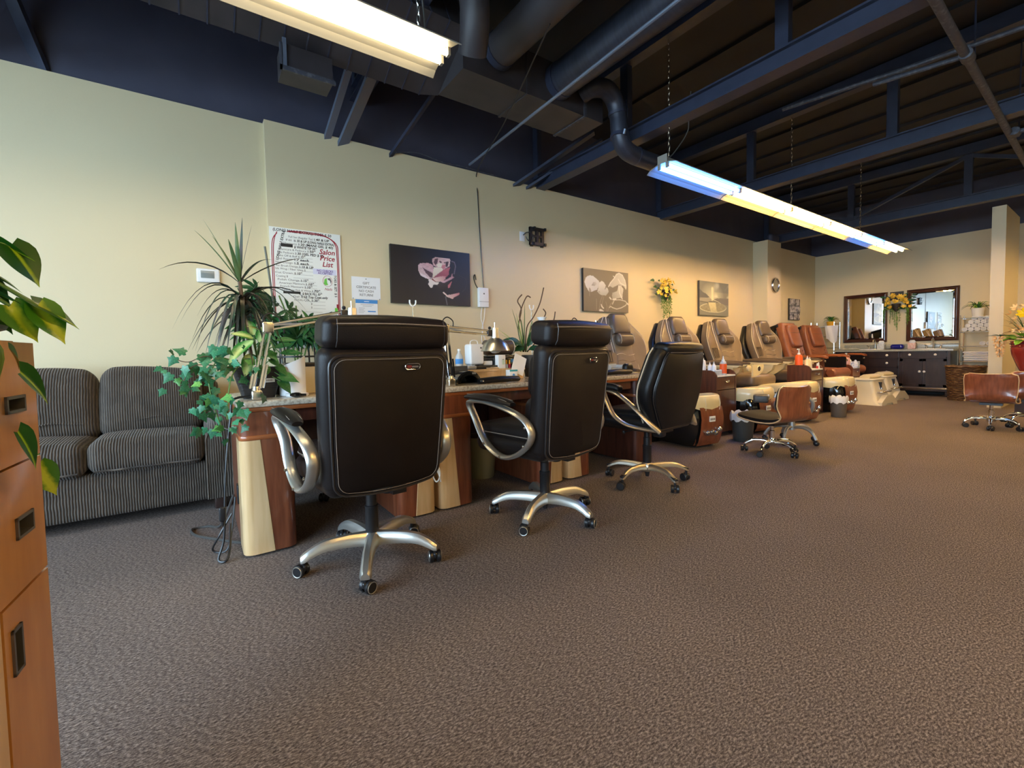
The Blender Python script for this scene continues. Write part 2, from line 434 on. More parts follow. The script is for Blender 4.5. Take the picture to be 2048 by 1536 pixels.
def thing(name, label, cat, loc=(0, 0, 0), rz=0.0, group=None, rot=None):
    o = bpy.data.objects.new(name, None); COL.objects.link(o)
    o.empty_display_size = 0.1
    o.location = loc; o.rotation_euler = rot if rot else (0, 0, rz)
    o['label'] = label; o['category'] = cat
    if group: o['group'] = group
    return o
def tag(o, label, cat, group=None):
    o['label'] = label; o['category'] = cat
    if group: o['group'] = group
    return o
def struct(name, mb, m, parent=None, angle=38):
    o = obj(name, mb, m, parent, angle=angle)
    if parent is None: o['kind'] = 'structure'
    return o
def dup(root, loc=None, rz=None, label=None, group=None, rot=None):
    r = root.copy(); COL.objects.link(r)
    if loc is not None: r.location = loc
    if rz is not None: r.rotation_euler = (0, 0, rz)
    if rot is not None: r.rotation_euler = rot
    if label: r['label'] = label
    if group: r['group'] = group
    for ch in list(root.children):
        c = ch.copy(); COL.objects.link(c); c.parent = r
        for g in list(ch.children):
            d = g.copy(); COL.objects.link(d); d.parent = c
    return r
def text_mb(s, size, align='LEFT', extrude=0.0008, shear=0.0, space=1.0, bold=0.0):
    cu = bpy.data.curves.new('lettering', 'FONT')
    cu.body = s; cu.size = size; cu.align_x = align; cu.extrude = extrude; cu.shear = shear; cu.space_character = space; cu.offset = bold
    cu.resolution_u = 2
    t = bpy.data.objects.new('lettering', cu)
    COL.objects.link(t)
    dg = bpy.context.evaluated_depsgraph_get()
    me = bpy.data.meshes.new_from_object(t.evaluated_get(dg))
    COL.objects.unlink(t); bpy.data.objects.remove(t); bpy.data.curves.remove(cu)
    mb = MB(); mb.add([tuple(v.co) for v in me.vertices], [tuple(p.vertices) for p in me.polygons])
    bpy.data.meshes.remove(me)
    return mb

# ================================================================ SETTING
# floor
fl = MB().b2((X0 - 0.2, YR - 0.2, -0.12), (X1 + 0.2, YA + 0.3, 0.0))
struct('floor', fl, CARPET)
# long wall: the far part stands a little proud of the near part; painted up to ZW, black above
w = MB()
w.b2((X0 - 0.2, YA, 0), (XJ, YA + 0.15, ZW)); w.b2((XJ, YB, 0), (X1 + 0.15, YB + 0.21, ZW + 0.012))
struct('wall_left', w, PAINT)
w = MB().b2((X0 - 0.2, YB + 0.10, ZW + 0.001), (X1 + 0.15, YB + 0.22, ZD))
struct('wall_left_upper', w, BLACKP)
w = MB().b2((X1, YR - 0.2, 0), (X1 + 0.15, YB, ZW))
struct('wall_back', w, PAINT)
w = MB().b2((X1 + 0.06, YR - 0.2, ZW), (X1 + 0.15, YB + 0.1, ZD))
struct('wall_back_upper', w, BLACKP)
w = MB().b2((X0 - 0.2, YR - 0.15, 0), (X1 + 0.15, YR, ZW))
struct('wall_right', w, PAINT)
w = MB().b2((X0 - 0.2, YR - 0.15, ZW), (X1 + 0.15, YR - 0.05, ZD))
struct('wall_right_upper', w, BLACKP)
# shop-front wall behind the camera's left with three window bays
w = MB()
w.b2((X0 - 0.15, YR, 0), (X0, YA, WIN_Z[0])); w.b2((X0 - 0.15, YR, WIN_Z[1]), (X0, YA, ZW))
ys = [YR] + [q for ab in WIN_X for q in ab] + [YA]
for a, b in zip(ys[0::2], ys[1::2]):
    w.b2((X0 - 0.15, a, WIN_Z[0]), (X0, b, WIN_Z[1]))
struct('wall_front', w, PAINT)
struct('wall_front_upper', MB().b2((X0 - 0.15, YR, ZW), (X0 - 0.05, YA, ZD)), BLACKP)
GLASS = bpy.data.materials.new('window_glass'); GLASS.use_nodes = True
_nt = GLASS.node_tree; _nt.nodes.clear()
_o = _nt.nodes.new('ShaderNodeOutputMaterial'); _m = _nt.nodes.new('ShaderNodeMixShader'); _t = _nt.nodes.new('ShaderNodeBsdfTransparent'); _g = _nt.nodes.new('ShaderNodeBsdfGlossy')
_g.inputs['Roughness'].default_value = 0.02; _m.inputs[0].default_value = 0.07
_nt.links.new(_t.outputs[0], _m.inputs[1]); _nt.links.new(_g.outputs[0], _m.inputs[2]); _nt.links.new(_m.outputs[0], _o.inputs[0])
for i, (a, b) in enumerate(WIN_X):
    f = MB(); z0, z1 = WIN_Z
    for lo, hi in (((a, z0), (a + .05, z1)), ((b - .05, z0), (b, z1)), ((a, z0), (b, z0 + .05)), ((a, z1 - .05), (b, z1)), ((a, 2.05), (b, 2.1))):
        f.b2((X0 - 0.10, lo[0], lo[1]), (X0 - 0.03, hi[0], hi[1]))
    wf = struct('window_%d' % (i + 1), f, NICKEL)
    obj('glass_pane', MB().b2((X0 - 0.068, a + .04, z0 + .04), (X0 - 0.062, b - .04, z1 - .04)), GLASS, wf)
struct('ground', MB().b2((X0 - 14, -14, -0.2), (X0 - 0.21, 14, -0.05)), mat('outdoor_pavement', (0.58, 0.57, 0.55), 0.9, col2=(0.50, 0.50, 0.49), scale=3))
# deck
struct('ceiling', MB().b2((X0 - 0.2, YR - 0.2, ZD), (X1 + 0.2, YA + 0.3, ZD + 0.1)), DECKP)
rb = MB()
for i in range(26):
    x = -3.3 + i * 0.6
    rb.b2((x, YR, ZD - 0.035), (x + 0.16, YB + 0.1, ZD))
struct('ceiling_deck_ribs', rb, DECKP)
# pilaster by the clock, stub column in front of the back wall, dark baseboards
px0, px1, pyf = 9.10, 9.64, 4.10
pl = MB().b2((px0, pyf, 0), (px1, YB + 0.01, ZW - 0.02))
struct('wall_pilaster', pl, PAINT)
struct('trim_1', MB().rbox(((px0 + px1) / 2 + .06, pyf + .05, ZW + .03), (0.34, 0.10, 0.20), 0.05), BLACKP)
struct('wall_stub', MB().b2((10.0, 1.20, 0), (11.22, 1.345, 3.03)), PAINT)
bbm = mat('dark_rubber_baseboard', (0.02, 0.018, 0.018), 0.6)
struct('baseboard_left', MB().b2((X0, YA - 0.012, 0), (XJ, YA, 0.11)).b2((XJ, YB - 0.012, 0), (px0, YB, 0.11)).b2((px1, YB - 0.012, 0), (X1, YB, 0.11)), bbm)
struct('baseboard_back', MB().b2((X1 - 0.012, YR, 0), (X1, YB, 0.11)), bbm)

# ---------------------------------------------------------------- roof structure
def beam_bar(mb, a, b, w_, h_):
    """rectangular bar from a to b, w_ wide, h_ high"""
    a, b = Vector(a), Vector(b); t = (b - a).normalized()
    s = t.cross(Vector((0, 0, 1)))
    s = s.normalized() if s.length > 1e-3 else Vector((1, 0, 0))
    u = s.cross(t)
    return mb.rings([[tuple(p + s * (x * w_ / 2) + u * (y * h_ / 2)) for x, y in ((-1, -1), (1, -1), (1, 1), (-1, 1))] for p in (a, b)])
def truss(x, label, zb=3.05, group=None):
    t = thing('roof_truss', label, 'truss', (x, 0, 0), group=group)
    y0, y1 = YR - 0.02, YB + 0.09
    obj('bottom_chord', MB().b2((-0.07, y0, zb), (0.07, y1, zb + 0.015)).b2((-0.012, y0, zb + .015), (0.012, y1, zb + 0.15)).b2((-0.05, y0, zb + .14), (0.05, y1, zb + 0.155)), BLUEM, t)
    obj('top_chord', MB().b2((-0.06, y0, ZD - 0.16), (0.06, y1, ZD - 0.02)), BLUEM, t)
    n = 6; st = (y1 - y0) / n
    for i in range(n + 1):
        y = min(max(y0 + i * st, y0 + .04), y1 - .04)
        obj('web_post', MB().b2((-0.035, y - 0.045, zb + .15), (0.035, y + 0.045, ZD - 0.15)), BLUEM, t)
        if x > 9 and i < n:
            obj('web_diagonal', beam_bar(MB(), (0.0, y + .03, zb + .17) if i % 2 else (0, y + .03, ZD - .19), (0.0, y + st - .03, ZD - .19) if i % 2 else (0, y + st - .03, zb + .17), 0.05, 0.05), BLUEM, t)
    return t
truss(3.70, 'dark blue painted roof truss crossing above the bend of the round duct')
truss(6.22, 'second dark roof truss from the elbow duct, above the tan seats')
truss(9.78, 'farthest dark roof truss, in front of the wall clock pilaster', zb=3.08)
truss(-1.35, 'dark roof truss at the upper left corner over the couch')
truss(1.42, 'dark roof truss above the end of the near lit fixture', zb=3.5)
# ducts
d = thing('trunk_duct', 'dark seamed sheet metal duct running along the wall behind the near light', 'duct', (0, 0, 0))
sec = [(3.52, 3.20), (2.95, 3.46), (3.14, 3.86), (3.72, 3.62)]
obj('duct_body', MB().rings([[(x, y, z) for y, z in sec] for x in (-3.5, 1.66)] + [[(1.80, y - .07 if i == 0 else y, z) for i, (y, z) in enumerate(sec)]]), DUCT, d, angle=20)
cy, cz = sum(p[0] for p in sec) / 4, sum(p[1] for p in sec) / 4
for i in range(34):
    x = -3.3 + i * 0.15
    obj('duct_seam', MB().rings([[(x + e, cy + (y - cy) * 1.018, cz + (z - cz) * 1.018) for y, z in sec] for e in (0, 0.009)]), DUST if i % 9 == 0 else BLUEM, d, angle=20)
d = thing('flat_duct', 'flat dark duct continuing from the seamed duct to the elbow pipe', 'duct')
obj('duct_body', MB().b2((1.80, 3.02, 3.20), (3.36, 3.44, 3.56)), DUCT, d)
obj('duct_collar', MB().b2((2.42, 3.01, 3.19), (2.445, 3.45, 3.57)), DUCT, d)
obj('duct_collar', MB().b2((3.10, 3.01, 3.19), (3.13, 3.45, 3.57)), DUST, d)
def round_duct(name, label, pts, r, m, n=6, seams=None):
    t = thing(name, label, 'duct')
    path = smooth_path(pts, n) if len(pts) > 2 else pts
    obj('duct_body', MB().tube(path, r, 18), m, t)
    for a, b in seams or []:
        obj('duct_collar', MB().tube([a, b], r * 1.05, 18), BLUEM, t)
    return t
SPIRAL = mat('dark_spiral_duct', (0.028, 0.033, 0.052), 0.4, metal=0.2, col2=(0.04, 0.047, 0.072), scale=12, stretch=(.2, 4, .2))
round_duct('round_branch_duct', 'big round dark branch duct with a bright conduit beside it', [(2.78, 3.003, 3.40), (2.80, YR + .05, 3.40)], 0.145, SPIRAL, seams=[((2.78, 2.95, 3.40), (2.78, 3.02, 3.40)), ((2.79, 1.4, 3.40), (2.79, 1.43, 3.40))])
round_duct('round_branch_duct', 'round dark branch duct with a frayed end, left of the conduit duct', [(2.12, 3.003, 3.42), (2.18, YR + .05, 3.42)], 0.135, DUCT, seams=[((2.12, 2.94, 3.42), (2.12, 3.0, 3.42))])
e = round_duct('elbow_duct', 'round dark duct bending down and along beside the first blue-lit tube', [(3.06, 3.0, 3.37), (3.10, 2.92, 3.40), (3.24, 2.88, 3.42), (3.36, 2.88, 3.36), (3.42, 2.88, 3.22), (3.44, 2.88, 3.06), (3.50, 2.88, 2.95), (3.64, 2.88, 2.91), (3.95, 2.88, 2.905), (4.7, 2.88, 2.90)], 0.082, SPIRAL, n=5, seams=[((3.43, 2.88, 3.02), (3.435, 2.88, 3.05)), ((3.66, 2.88, 2.91), (3.69, 2.88, 2.91)), ((3.405, 2.88, 3.26), (3.41, 2.88, 3.235))])
obj('tie_strap', MB().tube([(3.40, 2.80, 3.02), (3.40, 2.785, 3.06)], 0.012, 6), BRIGHTPIPE, e)
round_duct('flex_duct', 'dark flexible duct bent over above the near light', [(1.58, 2.76, 3.62), (1.60, 2.66, 3.52), (1.63, 2.58, 3.38), (1.66, 2.62, 3.22), (1.70, 2.72, 3.10)], 0.10, DUCT)
reg = thing('air_register', 'sheet metal air register box hanging under the seamed duct', 'vent', (0.75, 3.52, 2.99))
obj('box', MB().b2((-0.17, -0.10, 0.01), (0.17, 0.09, 0.19)), DUCT, reg)
obj('edge_strip', MB().b2((-0.185, -0.115, 0), (0.185, -0.10, 0.03)).b2((-0.185, -0.115, 0), (-0.17, -0.10, 0.18)), DUST, reg)
obj('flange', MB().b2((-0.165, -0.112, 0.02), (-0.14, -0.101, 0.22)), BRIGHTPIPE, reg)
# pipes and conduits
tag(obj('conduit', MB().tube([(2.65, 4.36, 3.13), (2.60, 3.0, 3.14), (2.555, 1.70, 3.15), (2.33, YR + .02, 3.18)], 0.013, 8), BRIGHTPIPE), 'thin bright grey conduit running from wall top across the round ducts', 'pipe')
sp = thing('sprinkler_pipe', 'dusty sprinkler pipe running lengthwise at the upper right', 'pipe')
obj('pipe', MB().tube([(-3.4, 0.70, 3.03), (3.67, 0.75, 3.03), (11.95, 0.88, 3.03)], 0.026, 10), DUST, sp)
for x in (4.55, 6.6, 8.9):
    obj('coupling', MB().tube([(x, 0.76, 3.03), (x + 0.12, 0.762, 3.03)], 0.038, 10), DUST, sp)
    obj('hanger', MB().tube([(x + .3, 0.762, 3.05), (x + .3, 0.762, ZD)], 0.006, 6), BLUEM, sp)
obj('branch_pipe', MB().tube([(4.62, 0.76, 3.04), (4.66, 1.3, 3.12)], 0.018, 8), DUST, sp)
obj('branch_pipe', MB().tube([(6.66, 0.76, 3.03), (6.70, -4.1, 3.03)], 0.022, 8), DUST, sp)
tag(obj('conduit', MB().tube([(4.60, 1.95, 3.20), (4.69, 1.16, 3.16), (4.78, 0.50, 3.15), (4.8, -4.1, 3.15)], 0.018, 8), DUST), 'dusty thin crosswise conduit at the upper right corner', 'pipe')
# diagonal braces from the wall top up to the deck
for a, b, w_, lab in (((1.10, 4.40, 3.02), (1.24, 3.92, 3.62), 0.06, 'left of the two pale diagonal braces under the seamed duct'),
                      ((1.24, 4.40, 3.00), (1.47, 3.88, 3.66), 0.10, 'right, wider of the two pale diagonal braces under the seamed duct'),
                      ((1.71, 4.40, 3.0), (2.02, 3.80, 3.55), 0.035, 'thin dark diagonal brace near the end of the seamed duct'),
                      ((-0.80, 4.50, 3.02), (-1.06, 4.2, 3.95), 0.09, 'grey diagonal brace in the top left corner above the couch'),
                      ((3.30, 4.40, 3.02), (3.88, 3.62, 3.5), 0.09, 'dark blue diagonal brace left of the main truss end'),
                      ((3.48, 4.40, 3.02), (4.10, 3.70, 3.5), 0.06, 'thin dark blue diagonal brace right beside the main truss end')):
    tag(obj('diagonal_brace', beam_bar(MB(), a, b, w_, 0.03), BRIGHTPIPE if 'pale' in lab else BLUEM), lab, 'brace')
tag(obj('ceiling_cable', MB().tube(smooth_path([(1.75, 4.36, 3.05), (2.0, 4.33, 3.10), (2.3, 4.34, 3.075), (2.6, 4.345, 3.085), (3.1, 4.36, 3.078)], 5), 0.006, 6), DUST), 'dusty loose cable sagging along the wall top near the conduit', 'cable')

# ---------------------------------------------------------------- strip lights
def fixture(name, label, x0, x1, yc, zt, tube_m, group=None, cap=True, hang=(), ballast=True):
    """two-tube strip: channel, two angled wings, tubes in holders; zt = wing lower edge height"""
    t = thing(name, label, 'light fixture', (x0, yc, zt), group=group)
    L = x1 - x0
    th = 0.006
    secw = [(0.038, 0.055), (0.052, 0.052), (0.135, 0.026), (0.170, 0.0), (0.174, 0.003), (0.139, 0.032), (0.054, 0.058), (0.038, 0.061)]
    for sgn in (1, -1):
        obj('reflector_wing', MB().prism([(sgn * y, z) for y, z in secw], 0.004, L - 0.004, 0), WHITEM, t, angle=15)
    obj('channel', MB().b2((0, -0.04, 0.052), (L, 0.04, 0.10)), WHITEM, t)
    for y in (0.042, -0.042):
        obj('fluorescent_tube', MB().tube([(0.03, y, 0.027), (L - 0.03, y, 0.027)], 0.017, 10), tube_m, t)
        for x in (0.014, L - 0.014):
            obj('lamp_holder', MB().b2((x - .008, y - .014, 0.008), (x + .008, y + .014, 0.055)), WHITEM, t)
    if cap:
        obj('end_plate', MB().b2((-0.004, -0.05, 0.05), (0, 0.05, 0.125)), WHITEM, t)
    for x in hang:
        c = MB()
        for k in range(int((ZD - zt - 0.1) / 0.05)):
            z = 0.10 + k * 0.05
            pts = [(x + (0.009 * math.cos(a) if k % 2 else 0), (0 if k % 2 else 0.009 * math.cos(a)), z + 0.027 + 0.031 * math.sin(a)) for a in [2 * PI * q / 8 for q in range(8)]]
            c.tube(pts, 0.003, 4, loop=True)
        obj('chain', c, NICKEL, t, kind='stuff')
    return t
XF = [3.61, 4.90, 6.13, 7.31, 8.50, 9.53, 10.58]
FL = ['first, blue-lit tube fixture of the far row', 'second, warm-lit fixture of the far row, after the blue one', 'third, warm-lit fixture of the far row',
      'fourth, warm-lit fixture of the far row, before the distant blue one', 'fifth, distant blue-lit fixture of the far row', 'sixth and last warm fixture of the far row, nearest the back wall']
FX = []
for i in range(6):
    FX.append(fixture('strip_light', FL[i], XF[i], XF[i + 1] - 0.01, 2.535, 2.65, (COOLT, WARMT, PALET, WARMT, COOLT, PALET)[i], cap=i == 0, hang=(0.1,) if i in (0, 2, 4) else ()))
nf = fixture('strip_light', 'near yellow-lit strip fixture hanging at the top over the first chair', 0.03, 1.25, 2.275, 2.65, NEART, hang=(1.05,))
fixture('strip_light', 'strip fixture of the near row cut by the top edge', -1.20, 0.02, 2.275, 2.65, NEART)
obj('power_cord', MB().tube(smooth_path([(1.09, 0.0, 0.10), (1.10, 0.03, 0.22), (1.06, 0.0, 0.5), (1.07, 0.02, 0.9), (1.05, 0, ZD - 2.65)], 6), 0.006, 6), GREYPL, nf)
obj('power_cord', MB().tube(smooth_path([(.05, -.035, .10), (.11, -.065, .17), (.19, -.13, .33), (.13, -.18, .45), (.10, -.22, .62)], 6), 0.005, 6), GREYPL, FX[0])
for i in range(5):  # unseen row added to brighten the right-hand floor and the back wall
    fixture('strip_light', ('first', 'second', 'third', 'fourth', 'fifth')[i] + ' unseen strip fixture from the shop front in the right-hand row, added to light the room', 0.6 + 2.4 * i, 1.82 + 2.4 * i, -0.9, 2.65, (WARMT, PALET, PALET, WARMT, WARMT)[i], group='added strip lights over the unseen right side of the room')

# ================================================================ DESK CHAIRS
def plate(mb, outline, t0, t1, bev=0.008, axis=1, n=2):
    """flat slab with a rounded rim: outline in the two other axes, thickness from t0 to t1"""
    cx = sum(p[0] for p in outline) / len(outline); cy = sum(p[1] for p in outline) / len(outline)
    def ins(d):
        out = []
        for x, y in outline:
            l = math.hypot(x - cx, y - cy)
            k = max(0.0, (l - d) / l)
            out.append((cx + (x - cx) * k, cy + (y - cy) * k))
        return out
    def p3(a, b, t): return (t, a, b) if axis == 0 else (a, t, b) if axis == 1 else (a, b, t)
    rings = []
    for i in range(n + 1):
        a = PI / 2 * i / n
        rings.append([p3(x, y, t0 + bev * (1 - math.sin(a))) for x, y in ins(bev * (1 - math.cos(PI / 2 - a)) if False else bev * (1 - math.sin(a)))][:] if False else [p3(x, y, t0 + bev * (1 - math.cos(a))) for x, y in ins(bev * (1 - math.sin(a)))])
    for i in range(n, -1, -1):
        a = PI / 2 * i / n
        rings.append([p3(x, y, t1 - bev * (1 - math.cos(a))) for x, y in ins(bev * (1 - math.sin(a)))])
    return mb.rings(rings)

def caster(parent, x, y, ang, r=0.029, m=BLACKPL, ring=SILVER, stem=0.075):
    c = obj('caster', MB().tube([(0, 0, r * 1.55), (0, 0, stem)], 0.009, 8).rbox((0.008, 0, r * 1.35), (0.05, 0.022, 0.03), 0.01), m, parent, loc=(x, y, 0), rot=(0, 0, ang))
    for s in (-1, 1):
        w_ = MB()
        w_.tube([(0.012, s * 0.007, r), (0.012, s * 0.012, r), (0.012, s * 0.024, r), (0.012, s * 0.028, r)], [r * 0.9, r, r, r * 0.86], 18)
        obj('wheel', w_, m, c)
        if ring:
            obj('wheel_ring', MB().tube([(0.012 + 0.8 * r * math.cos(a), s * 0.0282, r + 0.8 * r * math.sin(a)) for a in [2 * PI * k / 18 for k in range(18)]], 0.0022, 5, loop=True), ring, c)
    return c
def star_base(parent, phase, rad, hubz, tipz, m, wid=0.026, hgt=0.02, casters=True, ring=SILVER, tipm=None, crad=0.029, castm=BLACKPL, angs=None):
    obj('base_hub', MB().lathe([(0.034, hubz - .035), (0.046, hubz - .015), (0.046, hubz + .01), (0.034, hubz + .03)], seg=20), m, parent)
    for k in range(5):
        a = phase + k * 2 * PI / 5
        ca, sa = math.cos(a), math.sin(a)
        path = smooth_path([(0.028, 0, hubz), (rad * .38, 0, hubz + .008), (rad * .72, 0, (hubz + tipz) / 2 + .022), (rad, 0, tipz)], 4)
        K = len(path)
        rings = []
        for i, p in enumerate(path):
            t = i / (K - 1)
            tb = resample([(0, 1.15, 1.35), (0.35, .86, 1.15), (0.8, .80, .9), (0.94, .86, .75), (1, .62, .55)], t)
            w_, h_ = wid * tb[0], hgt * tb[1]
            prof = [(-1, -.9), (-.98, .0), (-.70, .62), (-.45, .96), (.45, .96), (.70, .62), (.98, 0), (1, -.9), (.6, -1.0), (-.6, -1.0)]
            rings.append([(p[0], w_ * u, p[2] + h_ * v) for u, v in prof])
        s = MB().rings(rings)
        s.xf(Matrix.Rotation(a, 4, 'Z'))
        lg = obj('leg', s, m, parent, angle=30)
        if tipm:
            tp = MB().rbox((rad * .86, 0, (tipz + .010) + .012), (rad * .30, wid * 1.5, 0.016), 0.007)
            tp.map(lambda x, y, z: (x, y, z - (x - rad * .86) * 0.30))
            tp.xf(Matrix.Rotation(a, 4, 'Z')); obj('leg_tip', tp, tipm, lg)
        if casters:
            caster(parent, (rad - .012) * ca, (rad - .012) * sa, (angs[k] if angs else a + 1.1), r=crad, m=castm, ring=ring, stem=tipz)
def gas_column(parent, z0, z1, m=BLACKPL, r=0.027):
    obj('gas_column', MB().lathe([(r * 1.15, z0), (r * 1.15, z0 + (z1 - z0) * .52), (r * 1.18, z0 + (z1 - z0) * .525), (r * 1.18, z0 + (z1 - z0) * .56), (r * .95, z0 + (z1 - z0) * .57), (r * .95, z0 + (z1 - z0) * .78), (r * .78, z0 + (z1 - z0) * .79), (r * .78, z1)], seg=20), m, parent)
    obj('column_end', MB().lathe([(r * .5, z0 - .085), (r * .62, z0 - .06), (r * .8, z0 - .02)], seg=14), m, parent)

def executive_chair(label, loc, rz, phase, lever_side=1):
    t = thing('executive_chair', label, 'chair', loc, rz, group='high-backed office chairs')
    star_base(t, phase, 0.325, 0.115, 0.078, SILVER, wid=0.030, hgt=0.024, angs=[0.3, 1.2, -0.5, 0.9, 2.2])
    gas_column(t, 0.13, 0.385)
    obj('tilt_mechanism', MB().b2((-0.10, -0.10, 0.385), (0.10, 0.16, 0.42)).b2((0.05, -0.14, 0.345), (0.12, -0.05, 0.42)).b2((-0.035, -.05, .37), (.035, .06, .39)), BLACKPL, t)
    obj('mechanism_bracket', MB().prism([(-0.13, 0.395), (-0.05, 0.345), (-0.03, 0.33), (-0.028, 0.35), (-0.11, 0.41)], 0.0, 0.05, 0), SILVER, t)
    obj('tension_knob', MB().lathe([(0.03, .325), (0.034, .33), (0.034, .345), (0.02, .36)], (0.08, -.02, 0), 16), BLACKPL, t)
    obj('tilt_lever', MB().tube([(0.10, 0.0, 0.37), (0.20, -0.01, 0.362)], 0.004, 6).tube([(0.20, -0.01, 0.362), (0.29, -0.03, 0.39)], [0.010, 0.012], 8), BLACKPL, t)
    # seat: two stacked cushions
    obj('seat', MB().rbox((0, 0.06, 0.455), (0.54, 0.56, 0.11), 0.05, 3, 4, (0, 0.01, 0.012)), LEATHER, t)
    obj('seat_cushion', MB().rbox((0, 0.07, 0.525), (0.50, 0.54, 0.10), 0.045, 3, 4, (0, 0.01, 0.02)), LEATHER, t)
    obj('seat_seam', MB().tube([(x * .253, 0.07 + y * .275, 0.522) for x, y in rrect(1, 1, .2, 3)], 0.003, 5, loop=True), STITCH, t)
    # back, modelled upright at v (height) then reclined
    M = Matrix.Translation((0, -0.205, 0.40)) @ Matrix.Rotation(R(6.5), 4, 'X')
    def tap(x, y, z):
        k = resample([(-.03, .87), (.05, .92), (.25, .965), (.55, 1.0), (.7, .985), (.8, .97)], z)[0]
        return (x * k, y - 0.018 * (1 - (x / .29) ** 2), z)
    b = MB().rbox((0, 0.045, 0.325), (0.60, 0.11, 0.63), 0.05, 3, 6).map(tap).xf(M)
    bk = obj('backrest', b, LEATHER, t)
    b = MB().rbox((0, 0.12, 0.20), (0.52, 0.13, 0.28), 0.06, 3, 4, (0, .02, 0)).map(tap).xf(M); obj('lumbar_pillow', b, LEATHER, bk)
    b = MB().rbox((0, 0.11, 0.46), (0.53, 0.10, 0.24), 0.05, 3, 4, (0, .02, 0)).map(tap).xf(M); obj('upper_pillow', b, LEATHER, bk)
    h = MB().rbox((0, 0.055, 0.695), (0.585, 0.145, 0.125), 0.036, 3, 5, (0, .008, .014)).map(tap).xf(M)
    hd = obj('headrest', h, LEATHER, t)
    obj('headrest_seam', MB().tube([tuple(M @ Vector(tap(x, -0.034 + .0, 0.735 + .004 * math.cos(x * 8)))) for x in [-.25 + .5 * i / 10 for i in range(11)]], 0.0022, 5), STITCH, hd)
    for s in (-1, 1):
        obj('headrest_side_seam', MB().tube([tuple(M @ Vector(tap(s * .245, y, z))) for y, z in [(-.022, .64), (-.034, .665), (-.034, .72), (-.022, .752)]], 0.0022, 5), PIPING, hd)
    ol = rrect(0.262, 0.287, 0.045, 5, 0, 0.315)
    def tap2(x, y, z):
        q = tap(x, 0, z); return (q[0], y + q[1], q[2] - .02 * (1 - (x / .27) ** 2) * (1 if z < .1 else 0))
    s_ = MB(); plate(s_, ol, -0.022, 0.02, 0.012); s_.map(tap2).xf(M)
    rp = obj('rear_panel', s_, LEATHER, t)
    dense = []
    for (x0_, y0_), (x1_, y1_) in zip(ol, ol[1:] + ol[:1]):
        k = max(1, int(math.hypot(x1_ - x0_, y1_ - y0_) / .04))
        dense += [(x0_ + (x1_ - x0_) * i / k, y0_ + (y1_ - y0_) * i / k) for i in range(k)]
    obj('panel_piping', MB().tube([tuple(M @ Vector(tap2(x * 1.012, -0.010, .315 + (z - .315) * 1.012))) for x, z in dense], 0.0065, 6, loop=True), PIPING, rp)
    obj('panel_stitching', MB().tube([tuple(M @ Vector(tap2(x * .955, -0.0225, .315 + (z - .315) * .96))) for x, z in dense], 0.0013, 4, loop=True), STITCH, rp)
    bx, bz = 0.085, 0.555
    bd = MB().tube([tuple(M @ Vector(tap2(x, -0.0235, z))) for x, z in rrect(0.036, 0.0125, 0.012, 4, bx, bz)], 0.0022, 5, loop=True)
    bdg = obj('badge', bd, CHROME, rp)
    obj('badge_print', MB().add([tuple(M @ Vector(tap2(bx + a, -0.0245, bz + c))) for a, c in ((-.028, -.006), (-.006, -.006), (-.006, .006), (-.028, .006))], [(0, 1, 2, 3)]), mat('red_badge_print', (0.18, 0.02, 0.02), 0.5), rp)
    obj('badge_print', MB().add([tuple(M @ Vector(tap2(bx + a, -0.0245, bz + c))) for a, c in ((-.004, -.005), (.028, -.005), (.028, .003), (-.004, .003))], [(0, 1, 2, 3)]), mat('grey_badge_print', (0.16, 0.15, 0.15), 0.5), rp)
    # arms: closed silver loops with padded tops
    loop = [(0.29, 0.70), (0.262, 0.60), (0.205, 0.51), (0.135, 0.445), (0.03, 0.41), (-0.075, 0.435), (-0.165, 0.50), (-0.195, 0.565), (-0.165, 0.625), (-0.10, 0.665), (0.0, 0.695), (0.13, 0.718), (0.23, 0.718)]
    for s in (-1, 1):
        path = smooth_path([(s * (0.315 + (0.03 if z > .6 else 0) * (z - .6) / .12), y, z) for y, z in loop], 4, loop=True)
        a = obj('armrest', MB().tube(path, 0.026, 10, loop=True, flat=(1.05, 0.52), up=(1, 0, 0)), SILVER, t, angle=50)
        rings = []
        for i in range(13):
            q = i / 12
            y = 0.315 - 0.40 * q
            z = 0.742 - 0.002 * q - 0.06 * max(0, q - .45) ** 1.6 - 0.05 * max(0, .12 - q)
            e = max(0.12, math.sin(PI * min(1, max(0, q * .93 + .035)))) ** .35
            rings.append([(s * 0.342 + 0.047 * e * math.cos(A) , y, z + (0.024 if math.sin(A) > 0 else .020) * e * math.sin(A)) for A in [2 * PI * k / 14 for k in range(14)]])
        obj('arm_pad', MB().rings(rings), LEATHER, a)
        for o in (-.024, .024):
            obj('pad_stitching', MB().tube([(s * .342 + o, 0.28 - .34 * q, 0.762 - .06 * max(0, q - .45) ** 1.6 - .004) for q in [i / 10 for i in range(11)]], 0.0013, 4), STITCH, a)
        for y, z in ((-0.17, 0.60), (-0.155, 0.50), (0.03, 0.416), (0.165, 0.475)):
            obj('arm_bolt', MB().lathe([(0.008, 0), (0.007, 0.004), (0.001, 0.006)], seg=10).xf(Matrix.Translation((s * .343, y, z)) @ Matrix.Rotation(s * PI / 2, 4, 'Y')), NICKEL, a)
    return t
executive_chair('nearest and largest dark leather high-backed office chair, at the first table', (0.675, 2.10, 0), R(4), R(-118))
executive_chair('second dark leather office chair with oval silver arm, seen between two tables', (1.725, 2.04, 0), R(8), R(-86))

